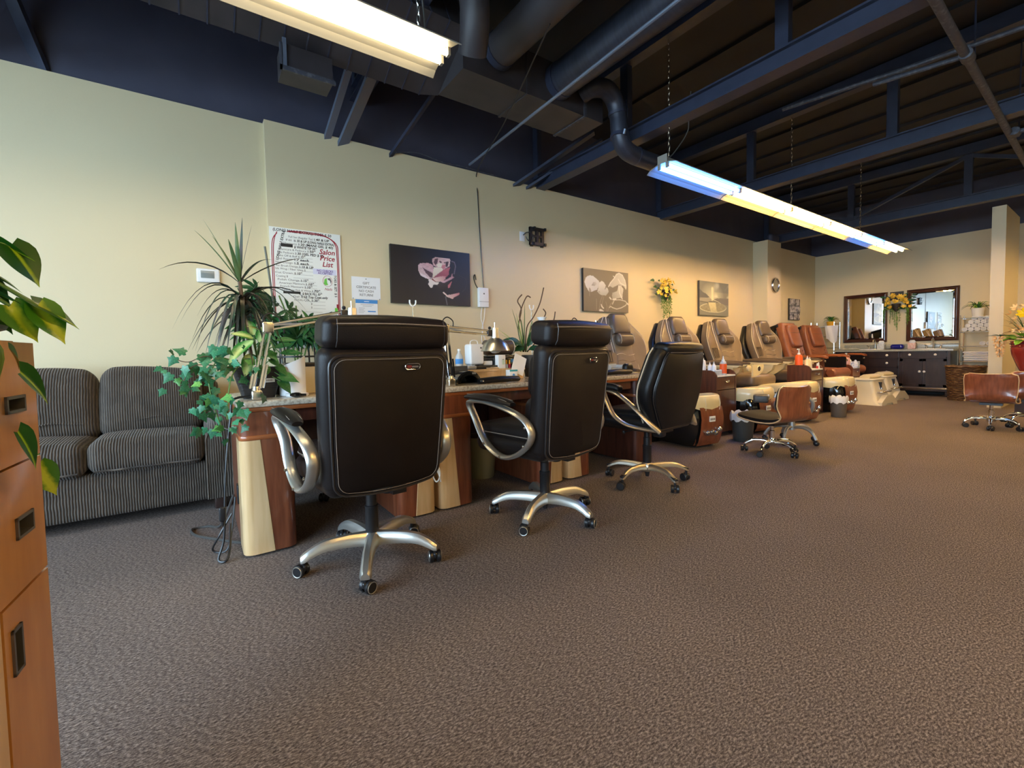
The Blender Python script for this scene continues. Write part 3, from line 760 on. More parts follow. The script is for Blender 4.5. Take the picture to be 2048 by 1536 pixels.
def task_chair(label, loc, rz, phase):
    t = thing('task_chair', label, 'chair', loc, rz)
    star_base(t, phase, 0.31, 0.12, 0.085, CHAMP, wid=0.022, hgt=0.018, ring=None, tipm=BLACKPL, angs=[0.6, 1.4, -0.4, 0.2, 2.0])
    gas_column(t, 0.13, 0.40)
    obj('tilt_mechanism', MB().b2((-0.09, -0.16, 0.395), (0.09, 0.12, 0.435)).rbox((0, -.1, .385), (0.08, .08, .06), .02), BLACKPL, t)
    obj('tilt_lever', MB().tube([(-0.08, 0.02, 0.405), (-0.23, 0.04, 0.405)], 0.004, 6).ball((-0.235, .04, .405), .014, 8), BLACKPL, t)
    obj('seat', MB().rbox((0, 0.04, 0.475), (0.53, 0.52, 0.10), 0.045, 3, 4, (0, .01, .015)), LEATHERB, t)
    obj('seat_cushion', MB().rbox((0, 0.05, 0.515), (0.44, 0.46, 0.09), 0.04, 3, 4, (0, .01, .02)), LEATHERB, t)
    M = Matrix.Translation((0, -0.235, 0.415)) @ Matrix.Rotation(R(9), 4, 'X')
    half = [(0.0, .225), (0.03, .245), (0.10, .288), (0.21, .345), (0.27, .36), (0.33, .357), (0.45, .325), (0.55, .295), (0.585, .27)]
    def outl(k, shrink=0.0):
        pts = []
        zs = [0.585 * i / 14 for i in range(15)]
        for z in zs: pts.append((resample(half, z)[0] * k - shrink, z))
        pts += [(-x, z) for x, z in reversed(pts)]
        return pts
    def bow(x, y, z): return (x, y + 0.035 * (x / .3) ** 2, z)
    s = MB(); plate(s, outl(1), 0.0, 0.085, 0.03, n=3); s.map(bow).xf(M); bk = obj('backrest', s, LEATHERB, t)
    s = MB(); plate(s, [(x * .9, 0.03 + z * .92) for x, z in outl(1)], 0.06, 0.145, 0.035, n=3); s.map(bow).xf(M); obj('front_cushion', s, LEATHERB, bk)
    inner = [(x * .87, 0.035 + z * .9) for x, z in outl(1)]
    s = MB(); plate(s, inner, -0.016, 0.02, 0.012); s.map(bow).xf(M); rp = obj('rear_panel', s, LEATHERB, t)
    obj('panel_piping', MB().tube([tuple(M @ Vector(bow(x * 1.015, -0.006, .3 + (z - .3) * 1.015))) for x, z in inner], 0.0045, 5, loop=True), PIPING, rp)
    obj('headrest', MB().rbox((0, .05, .585), (0.50, .125, .075), .035, 3, 4, (0, 0, .012)).map(bow).xf(M), LEATHERB, t)
    obj('headrest_seam', MB().tube([tuple(M @ Vector(bow(x, -0.012, .566))) for x in [-.22 + .44 * i / 8 for i in range(9)]], 0.0016, 4), STITCH, t)
    obj('edge_piping', MB().tube([tuple(M @ Vector(bow(x * .985, 0.085, z))) for x, z in outl(1)[:15]], 0.005, 5), CREAMPIPE, bk)
    obj('edge_piping', MB().tube([tuple(M @ Vector(bow(-x * .985, 0.085, z))) for x, z in outl(1)[:15]], 0.005, 5), CREAMPIPE, bk)
    for s_ in (-1, 1):
        up = smooth_path([(s_ * .24, -0.245, 0.44), (s_ * .285, -0.20, 0.50), (s_ * .315, -0.10, 0.60), (s_ * .325, 0.03, 0.69), (s_ * .325, 0.15, 0.715), (s_ * .325, 0.23, 0.70)], 5)
        a = obj('armrest', MB().tube(up, 0.022, 10, flat=(1.15, .62), up=(1, 0, 0)), CHAMP, t, angle=50)
        lo = smooth_path([(s_ * .325, 0.15, 0.70), (s_ * .325, 0.115, 0.62), (s_ * .32, 0.06, 0.53), (s_ * .305, -0.03, 0.475), (s_ * .28, -0.13, 0.455), (s_ * .245, -0.235, 0.445)], 5)
        obj('arm_brace', MB().tube(lo, 0.021, 10, flat=(1.15, .62), up=(1, 0, 0)), CHAMP, a, angle=50)
        obj('arm_pad', MB().rbox((0, 0, 0), (0.075, 0.27, 0.045), 0.021, 3, 4, (0, 0, .006)).xf(Matrix.Translation((s_ * .325, 0.135, 0.738)) @ Matrix.Rotation(R(2), 4, 'X')).map(lambda x, y, z: (x, y, z - .35 * max(0, .06 - y) ** 1.3)), LEATHERB, a)
    return t
task_chair('black six-sided-back task chair with champagne arms, right of the two high-backed chairs', (2.78, 2.095, 0), R(5), R(-110))

# clients' chairs half hidden behind the tables
def client_chair(label, loc, rz):
    t = thing('client_chair', label, 'chair', loc, rz, group='black client chairs behind the nail tables')
    star_base(t, R(20), 0.30, 0.115, 0.075, BLACKPL, wid=0.02, hgt=0.016, ring=None, angs=[0.5, 1, 2, 0, 1.5])
    gas_column(t, 0.12, 0.38)
    obj('seat', MB().rbox((0, 0, 0.44), (0.48, 0.48, 0.09), 0.04, 3, 3, (0, 0, .015)), LEATHERB, t)
    obj('back_post', MB().tube([(0, -.20, .40), (0, -.30, .42), (0, -.31, .55)], 0.02, 8), BLACKPL, t)
    obj('backrest', MB().rbox((0, -.28, .62), (0.42, .07, .30), .03, 3, 3, (0, .01, 0)), LEATHERB, t)
    return t
client_chair('black client chair behind the first nail table, mostly hidden by the nearest chair', (0.685, 3.46, 0), R(180))
client_chair('black client chair behind the second nail table, its star legs showing beside bin', (1.68, 3.48, 0), R(186))

# ================================================================ NAIL TABLES
def nail_table(label, x0, y0, dark_right=False):
    t = thing('nail_table', label, 'table', (x0, y0, 0), group='nail tables in a row')
    WT, DP = 1.05, 0.72
    top = rrect(WT / 2 + .008, DP / 2, 0.05, 5, WT / 2, DP / 2)
    s = MB(); plate(s, top, 0.752, 0.782, 0.008, axis=2); obj('granite_top', s, GRANITE, t)
    s = MB(); plate(s, [(WT / 2 + (x - WT / 2) * .985, DP / 2 + (y - DP / 2) * .97) for x, y in top], 0.728, 0.752, 0.006, axis=2); obj('edge_trim', s, CHERRYO, t)
    PW = 0.245
    for i, xa in enumerate((0.0, WT - PW)):
        flip = i == 1
        body = rrect(PW / 2, DP / 2 - .01, 0.045, 5, xa + PW / 2, DP / 2)
        cm = CHERRYD if (flip and dark_right) else CHERRY
        p = obj('pedestal', MB().prism(body, 0.012, 0.728), cm, t, angle=30)
        sub = [(xa + PW / 2 + (x - xa - PW / 2) * 1.03, DP / 2 + (y - DP / 2) * 1.012) for x, y in body]
        s = MB(); plate(s, sub, 0.588, 0.612, 0.005, axis=2); obj('edge_trim', s, CHERRYO, p)
        # slanted maple inlay wrapping the outer front corner, 3 mm proud of the cherry carcass
        out = 1.004
        xs = [x for x, y in body]
        def inlay(hi):
            """front strip outline, outer corner then along the front up to x = hi"""
            pts = []
            arc = [(xa + 0.045 - 0.045 * math.cos(a), 0.055 - 0.045 * math.sin(a)) for a in [PI / 2 * k / 5 for k in range(6)]]
            pts = [(xa, 0.20)] + arc
            pts = [(x - .003 if k < 4 else x, y - .003 if k > 2 else y) for k, (x, y) in enumerate(pts)]
            return pts + [(xa + hi, 0.007)]
        lo_, hi_ = inlay(0.135), inlay(0.088)
        if flip:
            lo_ = [(2 * xa + PW - x, y) for x, y in lo_]; hi_ = [(2 * xa + PW - x, y) for x, y in hi_]
        back = lambda L: [(x + (0.006 if not flip else -0.006), y + 0.006) for x, y in reversed(L)]
        if not (flip and dark_right):
            obj('maple_inlay', MB().rings([[(x, y, z) for x, y in L + back(L)] for L, z in ((lo_, 0.012), (hi_, 0.588))]), MAPLE, p, angle=30)
    obj('modesty_panel', MB().b2((PW - .01, DP - .035, 0.33), (WT - PW + .01, DP - .015, 0.728)), CHERRYD, t)
    obj('drawer', MB().b2((PW + .02, 0.05, 0.66), (WT - PW - .02, 0.40, 0.727)), CHERRYD, t)
    obj('cable_socket', MB().rbox((-.004, 0.22, 0.28), (0.012, 0.06, 0.10), 0.004), BLACKPL, t)
    return t
nail_table('first nail table with granite top, beside the couch', 0.160, 2.475)
nail_table('second nail table with granite top, between the two high-backed chairs', 1.245, 2.475)
nail_table('third nail table with granite top and dark right pedestal, before the black task chair', 2.345, 2.475, dark_right=True)
# wooden riser shelves at the back of the tables
def riser(label, x, y, w_, h_):
    t = thing('riser_shelf', label, 'shelf', (x, y, 0.782))
    obj('shelf_board', MB().b2((0, 0, h_ - .018), (w_, 0.30, h_)), MAPLE, t)
    obj('front_panel', MB().b2((0.01, 0.01, 0.0), (w_ - .01, 0.025, h_ - .018)), MAPLE, t)
    for xx in (0.0, w_ / 2, w_ - .018):
        obj('side_panel', MB().b2((xx, 0.025, 0), (xx + .018, 0.29, h_ - .018)), MAPLE, t)
    return t

# ================================================================ CABINET AT THE LEFT EDGE
def recessed_pull(parent, y0, y1, z0, z1):
    """grey-framed recessed pull on the face x = 0"""
    f = MB()
    for a, b in (((y0, z0), (y1, z0 + .005)), ((y0, z1 - .005), (y1, z1)), ((y0, z0), (y0 + .005, z1)), ((y1 - .005, z0), (y1, z1))):
        f.b2((-.0204, a[0], a[1]), (0.0035, b[0], b[1]))
    h = obj('handle', f, mat('pewter_pull', (0.16, 0.15, 0.14), 0.35, metal=0.7) if 'pewter_pull' not in MATS else MATS['pewter_pull'], parent)
    return h
cab = thing('reception_cabinet', 'orange maple cabinet with recessed pulls at the left edge of picture', 'cabinet', (-0.24, 1.125, 0), rz=-math.atan2(.093, .996))
obj('body', MB().b2((-0.45, -0.62, 0.0), (-0.026, 0.0, 1.038)), MAPLEO, cab)
def cab_front(name, y0, y1, z0, z1, m, pull=None):
    """front board with a hole for its pull, dark cup behind the hole"""
    t = MB()
    if pull:
        a, b, c, d = pull
        for lo, hi in (((y0, z0), (y1, c)), ((y0, d), (y1, z1)), ((y0, c), (a, d)), ((b, c), (y1, d))):
            t.b2((-.02, lo[0], lo[1]), (0, hi[0], hi[1]))
    else:
        t.b2((-.02, y0, z0), (0, y1, z1))
    o = obj(name, t, m, cab)
    if pull:
        recessed_pull(o, a - .004, b + .004, c - .004, d + .004)
        obj('pull_cup', MB().b2((-.024, a - .002, c - .002), (-.0205, b + .002, d + .002)), BLACKPL, o)
    return o
cab_front('drawer', -.176, -.002, .836, 1.034, MAPLEO, (-.116, -.058, .922, .942))
cab_front('drawer', -.176, -.002, .629, .832, MAPLEO, (-.109, -.056, .718, .745))
cab_front('door', -.170, -.002, .03, .624, MAPLEO, (-.147, -.123, .516, .580))
cab_front('door', -.60, -.178, .03, .624, MAPLE)
cab_front('drawer', -.60, -.180, .629, 1.034, MAPLEO)

# ================================================================ COUCH
def couch():
    t = thing('couch', 'brown grey ribbed corduroy couch against the pale left wall', 'couch', (-0.84, 3.44, 0))
    W2, D = 1.03, 0.93
    obj('base', MB().rbox((0, D / 2, 0.20), (2 * W2 - .06, D - .02, 0.26), 0.03, 2, 2), CORDX, t)
    obj('back_frame', MB().rbox((0, D - .10, 0.50), (2 * W2 - .1, 0.2, 0.68), 0.06, 2, 2), CORDX, t)
    for s in (-1, 1):
        rings = []
        for y, top in ((-.012, .55), (0.02, .575), (.1, .59), (.3, .60), (.6, .62), (.85, .63), (D - .01, .60)):
            sec = [(s * (W2 - .165), 0.07), (s * (W2 - .005), 0.07), (s * (W2 + .012), 0.25), (s * (W2 + .015), top - .08), (s * (W2 - .005), top - .025), (s * (W2 - .06), top), (s * (W2 - .11), top - .005), (s * (W2 - .155), top - .04), (s * (W2 - .165), top - .10)]
            k = 0.97 if y < 0 else 1
            cx, cz = s * (W2 - .08), .32
            rings.append([(cx + (x - cx) * k, y, cz + (z - cz) * k) for x, z in sec])
        a = obj('armrest', MB().rings(rings), CORDX, t, angle=60)
        obj('arm_piping', MB().tube([(x, -.013, z) for x, z in [(s * (W2 - .16), .09), (s * (W2 - .16), .47), (s * (W2 - .148), .515), (s * (W2 - .105), .538), (s * (W2 - .06), .542), (s * (W2 - .015), .52), (s * (W2 + .006), .46), (s * (W2 + .004), .25), (s * (W2 - .01), .09)]], 0.006, 5), CORDY, a)
    for i in range(3):
        x = (i - 1) * 0.577
        sc = MB().rbox((0, 0.285, 0.425), (0.572, 0.63, 0.20), 0.065, 4, 5, (0.003, 0.012, 0.022))
        sc.map(lambda X, Y, Z: (X, Y + .012 * math.sin(X * 7 + i), Z - 0.015 * (Y > .3) + .006 * math.sin(X * 9 + i * 2)))
        sco = obj('seat_cushion', sc, CORDX, t, loc=(x, 0, 0), angle=60)
        obj('seat_piping', MB().tube([(-.255 + .51 * q / 10, -.034 + .004 * math.sin(q), 0.355 + .002 * math.sin(q * 2)) for q in range(11)], 0.005, 5), CORDY, sco)
        bc = MB().rbox((0, 0, 0), (0.585, 0.23, 0.47), 0.085, 4, 6, (0.004, 0.03, 0.012))
        bc.map(lambda X, Y, Z: (X * (1 - .05 * max(0, Z) / .2 * abs(X) / .28), Y - .012 * math.sin(Z * 16 + i) * (1 - (X / .3) ** 2), Z + .014 * math.sin(X * 6 + 1.4 * i) * (Z > 0)))
        bc.xf(Matrix.Rotation(R(-9), 4, 'X'))
        bo = obj('back_cushion', bc, CORDX, t, loc=(x, 0.575, 0.70), angle=60)
        obj('cushion_crease', MB().tube([(-.22 + .44 * q / 8, -.158 + .02 * abs(q - 4) / 4, -.10 + .01 * math.sin(q * 1.3 + i)) for q in range(9)], 0.0045, 5), CORDX, bo)
    for x in (-W2 + .09, W2 - .09):
        for y in (.05, D - .1):
            obj('foot', MB().rbox((x, y, .037), (.07, .07, .075), .008), ESPRESSO, t)
    return t
couch()

# ================================================================ PEDICURE STATIONS
def arc_plate(parent, name, half, L, t0, t1, m, M, bev=.03, n=14, bow=0.0):
    pts = [(resample(half, L * i / n)[0], L * i / n) for i in range(n + 1)]
    pts = pts + [(-x, z) for x, z in reversed(pts)]
    s = MB(); plate(s, pts, t0, t1, bev, n=3)
    if bow: s.map(lambda x, y, z: (x, y - bow * (x / .35) ** 2, z))
    return obj(name, s.xf(M), m, parent, angle=50)
def tub(t, x=0.0, y0=-0.95):
    """black foot basin: loft by height, narrower brown front panel, cream saddle rim"""
    rings = []
    for z, hx, ya, yb in ((.015, .17, .07, .68), (.06, .20, .04, .72), (.18, .235, .012, .76), (.30, .245, .0, .78), (.38, .24, .012, .78), (.43, .23, .03, .78)):
        pts = rrect(hx, (yb - ya) / 2, min(.12, hx * .6), 5, x, y0 + (ya + yb) / 2)
        rings.append([(a, b, z) for a, b in pts])
    tb = obj('basin_body', MB().rings(rings), BLACKGL, t, angle=50)
    for z, yy, ln in ((.335, .30, .20), (.245, .35, .28)):
        obj('basin_rib', MB().rbox((x - .243, y0 + yy, z), (.014, ln, .012), .005), BLACKGL, tb)
    def front(z): return y0 + resample([(.0, .075), (.06, .035), (.18, .004), (.30, -.008), (.38, .004), (.43, .02)], z)[0]
    g = MB()
    zs = [.03 + .385 * i / 8 for i in range(9)]; xs = [-.165 + .33 * i / 6 for i in range(7)]
    gg = lambda u, v, o: (x + (-.165 + .33 * u), front(.03 + .385 * v) - .006 - o + .25 * max(0, abs(-.165 + .33 * u) - .07) ** 1.6, .03 + .385 * v)
    g.grid(lambda u, v: gg(u, v, .006), 8, 10); n0 = g.n()
    g.grid(lambda u, v: gg(u, v, -.03), 8, 10)
    fp = obj('front_panel', g, CHERRY, t)
    obj('outlet_plate', MB().rbox((x - .02, front(.30) - .016, .30), (.085, .008, .055), .003), PAPER, fp)
    for k in range(4):
        obj('outlet_slot', MB().b2((x - .052 + k * .018, front(.30) - .0215, .288), (x - .044 + k * .018, front(.3) - .019, .308)), INK, fp)
    for k, (dx, dz) in enumerate(((-.085, .165), (-.02, .17), (.035, .155), (.085, .19))):
        z = dz; yy = front(z) - .012
        obj('chrome_knob', MB().lathe([(.012, 0), (.026, .006), (.026, .022), (.02, .032), (.006, .036)], seg=14).xf(Matrix.Translation((x + dx, yy, z)) @ Matrix.Rotation(PI / 2, 4, 'X')), CHROME, fp)
    # rim: cream saddle, high at the front and sweeping down the sides
    K = 28; rim = []
    for k in range(K):
        a = 2 * PI * k / K
        cx, cy = math.cos(a), math.sin(a)
        sx = math.copysign(abs(cx) ** .7, cx); sy = math.copysign(abs(cy) ** .7, cy)
        px, py = x + .275 * sx, y0 + .40 + .40 * sy
        f = max(0, min(1, (.62 - (py - y0)) / .45))
        top = .455 + .075 * f ** .7 + .02 * math.cos(a) * 0
        w_ = .05
        inx, iny = x + (.275 - w_ - .02) * sx, y0 + .40 + (.40 - w_ - .02) * sy
        bot = .375 + .05 * max(0, 1 - f) - .015 * (py - y0 < .1)
        rim.append([(px, py, bot), (px + .012 * sx, py + .012 * sy, (bot + top) / 2), (px, py, top - .014), ((px * .8 + inx * .2), (py * .8 + iny * .2), top), ((px * .3 + inx * .7), (py * .3 + iny * .7), top), (inx, iny, top - .03), (inx, iny, bot + .01)])
    rm = obj('basin_rim', MB().rings(rim, loop=True), CREAMPL, t, angle=60)
    for s in (-1, 1):
        obj('rim_groove', MB().tube(smooth_path([(x + s * .10, y0 - .012, .385), (x + s * .105, y0 - .017, .44), (x + s * .105, y0 - .005, .515)], 4), .003, 4), IVORY, rm)
    obj('basin_bowl', MB().lathe([(.215, .44), (.20, .36), (.16, .27), (.02, .25)], (x, y0 + .40, 0), 24, sy=1.45), IVORY, t)
def massage_chair(label, loc, rz=0.0, taupe=True, tray=False, withtub=True, tubx=0.0):
    t = thing('pedicure_chair', label, 'pedicure chair', loc, rz, group='pedicure massage chairs along the wall')
    M = Matrix.Translation((0, 0.20, 0.50)) @ Matrix.Rotation(R(-17), 4, 'X')
    if taupe:
        half = [(0, .29), (.12, .30), (.30, .33), (.45, .375), (.56, .385), (.66, .365), (.76, .30), (.84, .235), (.90, .19), (.95, .15)]
        arc_plate(t, 'back_shell', [(a, b * 1.0) for a, b in half], .93, .02, .125, BLACKPL, M, .05)
        fr = arc_plate(t, 'backrest', half, .93, -.10, .045, TAUPE, M, .045, bow=.05)
        inner = [(0, .20), (.15, .175), (.35, .15), (.55, .15), (.75, .165), (.9, .15)]
        cp = arc_plate(t, 'center_cushion', inner, .90, -.145, -.03, TAUPE, M, .035)
        for s in (-1, 1):
            path = [(s * (resample(inner, .9 * q / 12)[0] + .018), -.118 - .05 * .2, .9 * q / 12) for q in range(13)]
            path += [(s * .11, -.10, .935), (0, -.095, .945)]
            obj('cream_piping', MB().tube([tuple(M @ Vector(p)) for p in path], .0065, 5), CREAMPIPE, fr)
            path = [(s * (resample(half, .93 * q / 14)[0] * .985), -.105 - .05 * (resample(half, .93 * q / 14)[0] / .35) ** 2 + .03, .93 * q / 14) for q in range(15)]
            obj('edge_piping', MB().tube([tuple(M @ Vector(p)) for p in path], .005, 5), CREAMPIPE, fr)
        arc_plate(t, 'headrest', [(0, .14), (.12, .15), (.22, .135), (.27, .10)], .27, -.195, -.07, TAUPED, M @ Matrix.Translation((0, .0, .675)), .05)
        np_ = obj('neck_pillow', MB().rbox((0, -.185, .60), (.27, .10, .135), .045, 3, 3, (.0, .01, .01)).xf(M), TAUPED, t)
        for s in (-1, 1):
            obj('pillow_stitching', MB().tube([tuple(M @ Vector((s * .10, y, z))) for y, z in ((-.215, .54), (-.238, .56), (-.243, .60), (-.238, .645), (-.215, .662))], .003, 4), CREAMPIPE, np_)
        for z in (.34, .42):
            obj('cushion_stitching', MB().tube([tuple(M @ Vector((-.14 + .28 * q / 8, -.147 - .004 * math.sin(q), z + .012 * math.sin(q * .8)))) for q in range(9)], .0025, 4), CREAMPIPE if z > .4 else TAUPED, cp)
        pk = MB()
        for q in range(4):
            pk.tube([tuple(M @ Vector((-.33 + .036 * q, -.15, .47))), tuple(M @ Vector((-.315 + .028 * q, -.152, .33)))], .0055, 5)
        pk.tube([tuple(M @ Vector(p)) for p in ((-.34, -.15, .47), (-.28, -.155, .475), (-.21, -.145, .47))], .007, 5).tube([tuple(M @ Vector(p)) for p in ((-.32, -.15, .33), (-.22, -.148, .335))], .006, 5)
        obj('mesh_pocket', pk, TAUPED, fr)
        seatm, armm = TAUPE, TAUPED
    else:
        half = [(0, .27), (.3, .29), (.6, .29), (.8, .265), (.88, .22), (.92, .17)]
        arc_plate(t, 'back_shell', [(a, b * 1.05) for a, b in half], .92, -.03, .20, LEATHERB, M, .06)
        s = MB(); pts = [(resample([(0, .25), (.5, .262), (.8, .25), (.93, .20)], .95 * i / 14)[0], .95 * i / 14) for i in range(15)]
        pts = pts + [(-x, z) for x, z in reversed(pts)]
        plate(s, pts, -.14, -.0, .045, n=3)
        fr = obj('backrest', s.xf(M), TAN, t, angle=50)
        arc_plate(t, 'headrest_pad', [(0, .13), (.05, .155), (.35, .165), (.42, .14)], .42, -.20, -.10, TAN, M @ Matrix.Translation((0, 0, .46)), .035)
        obj('pad_seam', MB().tube([tuple(M @ Vector((-.15 + .3 * q / 8, -.202, .72 + .004 * math.sin(q)))) for q in range(9)], .003, 4), CHERRYD, fr)
        for s_ in (-1, 1):
            for q in range(6):
                z = .06 + .065 * q
                obj('leather_fold', MB().tube([tuple(M @ Vector(p)) for p in ((s_ * .235, -.10, z + .05), (s_ * .20, -.142, z + .02), (s_ * .15, -.145, z))], .008, 5), TAN, fr)
        arc_plate(t, 'top_flap', [(0, .23), (.05, .24), (.06, .21)], .06, -.06, .215, LEATHERB, M @ Matrix.Translation((0, 0, .88)), .02)
        seatm, armm = TAN, CHERRYO
    st = obj('seat', MB().rbox((0, -.10, .53), (.56, .58, .16), .055, 3, 4, (0, .01, .02)), seatm, t)
    obj('seat_seam', MB().tube([(0, -.38, .53), (0, -.385, .57), (0, -.355, .608), (0, .1, .63)], .0035, 4), TAUPED if taupe else CHERRYD, st)
    if taupe:
        for s in (-1, 1):
            rings = []
            for i in range(11):
                q = i / 10; y = .22 - .62 * q
                e = max(.15, math.sin(PI * min(1, .06 + .9 * q))) ** .4
                rings.append([(s * .375 + .062 * e * math.cos(A), y, .795 - .02 * q + .038 * e * math.sin(A)) for A in [2 * PI * k / 14 for k in range(14)]])
            a = obj('armrest', MB().rings(rings), armm, t)
            sh = MB()
            pr_ = [(.20, .75), (-.36, .735), (-.40, .755), (-.40, .765), (.20, .775)]
            sh.prism(pr_, s * .375 - .055, s * .375 + .055, 0)
            sh.prism([(.20, .74), (-.30, .735), (-.27, .66), (-.16, .58), (.02, .50), (.20, .46)], s * .375 - .03, s * .375 + .03, 0)
            obj('arm_shell', sh, CREAMPL, a)
        if tray:
            arc = [(-.03, 0)] + [(.0, 0)] + [(.20, 0), (.205, -.03)] + [(.205 * math.cos(a_) , -.03 - .13 * math.sin(a_)) for a_ in [PI / 2 * k / 6 for k in range(7)]] + [(-.03, -.16)]
            tr = MB(); 
            tr.prism([(x_, z_) for x_, z_ in arc], -.012, .012, 1)
            o = obj('side_tray', tr, CREAMPL, t, loc=(-.34, -.44, .765))
            obj('cup_hole', MB().lathe([(.034, -.0135), (.034, .0135)], seg=18).xf(Matrix.Translation((.10, 0, -.06)) @ Matrix.Rotation(PI / 2, 4, 'X')), ESPRESSO, o)
            obj('cup_ring', MB().tube([(.10 + .036 * math.cos(a_), -.0135, -.06 + .036 * math.sin(a_)) for a_ in [2 * PI * k / 18 for k in range(18)]], .004, 5, loop=True), IVORY, o)
            obj('tray_disc', MB().lathe([(.042, -.018), (.042, .0), (.03, .008)], seg=18).xf(Matrix.Translation((-.09, 0, -.05)) @ Matrix.Rotation(PI / 2, 4, 'X')), CREAMPL, o)
        obj('seat_base', MB().b2((-.27, -.30, .20), (.27, .30, .45)), BLACKPL, t)
        # slanted cream platform with a brown stripe
        for s, nm in ((1, 'p'),):
            obj('platform', MB().prism([(-.26, .0), (.36, .06), (.40, .14), (.36, .38), (.20, .38)], -.33, .33, 0), CREAMPL, t, angle=20)
            obj('platform_stripe', MB().prism([(-.31, .0), (-.255, .0), (.21, .385), (.14, .385)], -.332, .332, 0), CHERRY, t, angle=20)
            obj('platform_body', MB().prism([(-.42, .0), (-.315, .0), (.135, .38), (-.30, .40)], -.24, .24, 0), BLACKGL, t, angle=20)
    else:
        for s in (-1, 1):
            a = obj('armrest', MB().rings([[(s * .36 + u * .045 * k, y, z + v * .016) for u, v in ((-1, -1), (1, -1), (1.1, 0), (1, 1), (-1, 1), (-1.1, 0))] for y, z, k in ((.30, .76, .8), (.1, .80, 1), (-.2, .825, 1.05), (-.42, .82, 1.0), (-.47, .80, .8))]), CHERRYO, t)
            obj('arm_panel', MB().prism([(.28, .40), (-.38, .42), (-.42, .60), (-.42, .80), (.28, .77)], s * .36 - .025, s * .36 + .025, 0), LEATHERB if s > 0 else CHERRYD, a)
            obj('arm_knob', MB().lathe([(.012, 0), (.02, .008), (.02, .02), (.006, .026)], seg=12).xf(Matrix.Translation((s * .36, -.425, .74)) @ Matrix.Rotation(PI / 2, 4, 'X')), CHROME, a)
        obj('footrest', MB().tube([(-.26, -.47, .535), (-.24, -.47, .535), (.24, -.47, .535), (.26, -.47, .535)], [.06, .085, .085, .06], 14), TAN, t)
        obj('seat_base', MB().b2((-.30, -.34, .0), (.30, .30, .45)), BLACKPL, t)
    if withtub:
        tub(t, tubx)
    return t
massage_chair('first taupe massage pedicure chair, under the calla lily picture', (4.28, 3.36, 0), R(-7), tubx=.05)
massage_chair('second taupe massage pedicure chair, under the hanging yellow flowers', (5.52, 3.38, 0), R(-7), tubx=.02)
massage_chair('third taupe massage pedicure chair with cream side tray, under the sunset picture', (6.64, 3.38, 0), R(-7), tray=True, tubx=.12)
massage_chair('fourth taupe massage pedicure chair, in front of the clock pilaster, next to tan ones', (7.98, 3.38, 0), R(-7), tubx=.09)
massage_chair('left tan brown leather pedicure chair with wooden arms and rolled footrest', (9.08, 3.40, 0), R(-6), taupe=False, withtub=False)
massage_chair('right tan brown leather pedicure chair, beside the vanity counter', (10.60, 3.62, 0), R(-16), taupe=False, withtub=False)

def foot_spa(label, loc, rz):
    t = thing('foot_spa', label, 'foot spa', loc, rz, group='ivory foot spa basins')
    rings = []
    for z, hx, ya, yb in ((.0, .30, -.06, .44), (.05, .29, -.02, .42), (.09, .25, .02, .40), (.25, .235, .05, .40), (.40, .215, .09, .39)):
        rings.append([(a, b, z) for a, b in rrect(hx, (yb - ya) / 2, .05, 4, 0, (ya + yb) / 2)])
    b = obj('basin_body', MB().rings(rings), IVORY, t, angle=50)
    obj('front_foot', MB().prism([(-.28, 0), (-.14, 0), (-.10, .03), (.10, .03), (.14, 0), (.28, 0), (.27, .05), (.10, .16), (-.10, .16), (-.27, .05)], -.07, -.0, 1), IVORY, b)
    obj('rim', MB().tube([(x, y, .415) for x, y in rrect(.22, .15, .06, 5, 0, .24)], .02, 8, loop=True), IVORY, t)
    rr = []
    for i in range(9):
        q = i / 8
        rr.append([(-.20 + .40 * q, .20 + .075 * math.cos(A), .455 + .05 * math.sin(A) * (0.75 if q in (0, 1) else 1)) for A in [2 * PI * k / 12 for k in range(12)]])
    obj('foot_cushion', MB().rings(rr), CREAMPL, t)
    obj('slot', MB().b2((-.018, .046, .25), (.018, .085, .37)), BLACKPL, t)
    obj('slider', MB().b2((-.012, .035, .255), (.012, .05, .28)), CHROME, t)
    h = obj('grab_handle', MB().tube(smooth_path([(-.15, .07, .20), (-.15, .0, .21), (-.12, -.035, .22), (.0, -.05, .225), (.12, -.035, .225), (.16, .0, .225)], 4), .016, 10), NICKEL, t)
    obj('knob', MB().lathe([(.015, 0), (.03, .008), (.03, .025), (.02, .034), (.005, .038)], seg=14).xf(Matrix.Translation((.06, .02, .13)) @ Matrix.Rotation(PI / 2, 4, 'X')), CHROME, t)
    return t
foot_spa('left ivory foot spa with chrome handle, in front of the vanity', (9.45, 2.42, 0), R(-6))
foot_spa('right ivory foot spa with chrome handle, nearest the vanity doors', (10.45, 2.50, 0), R(-6))

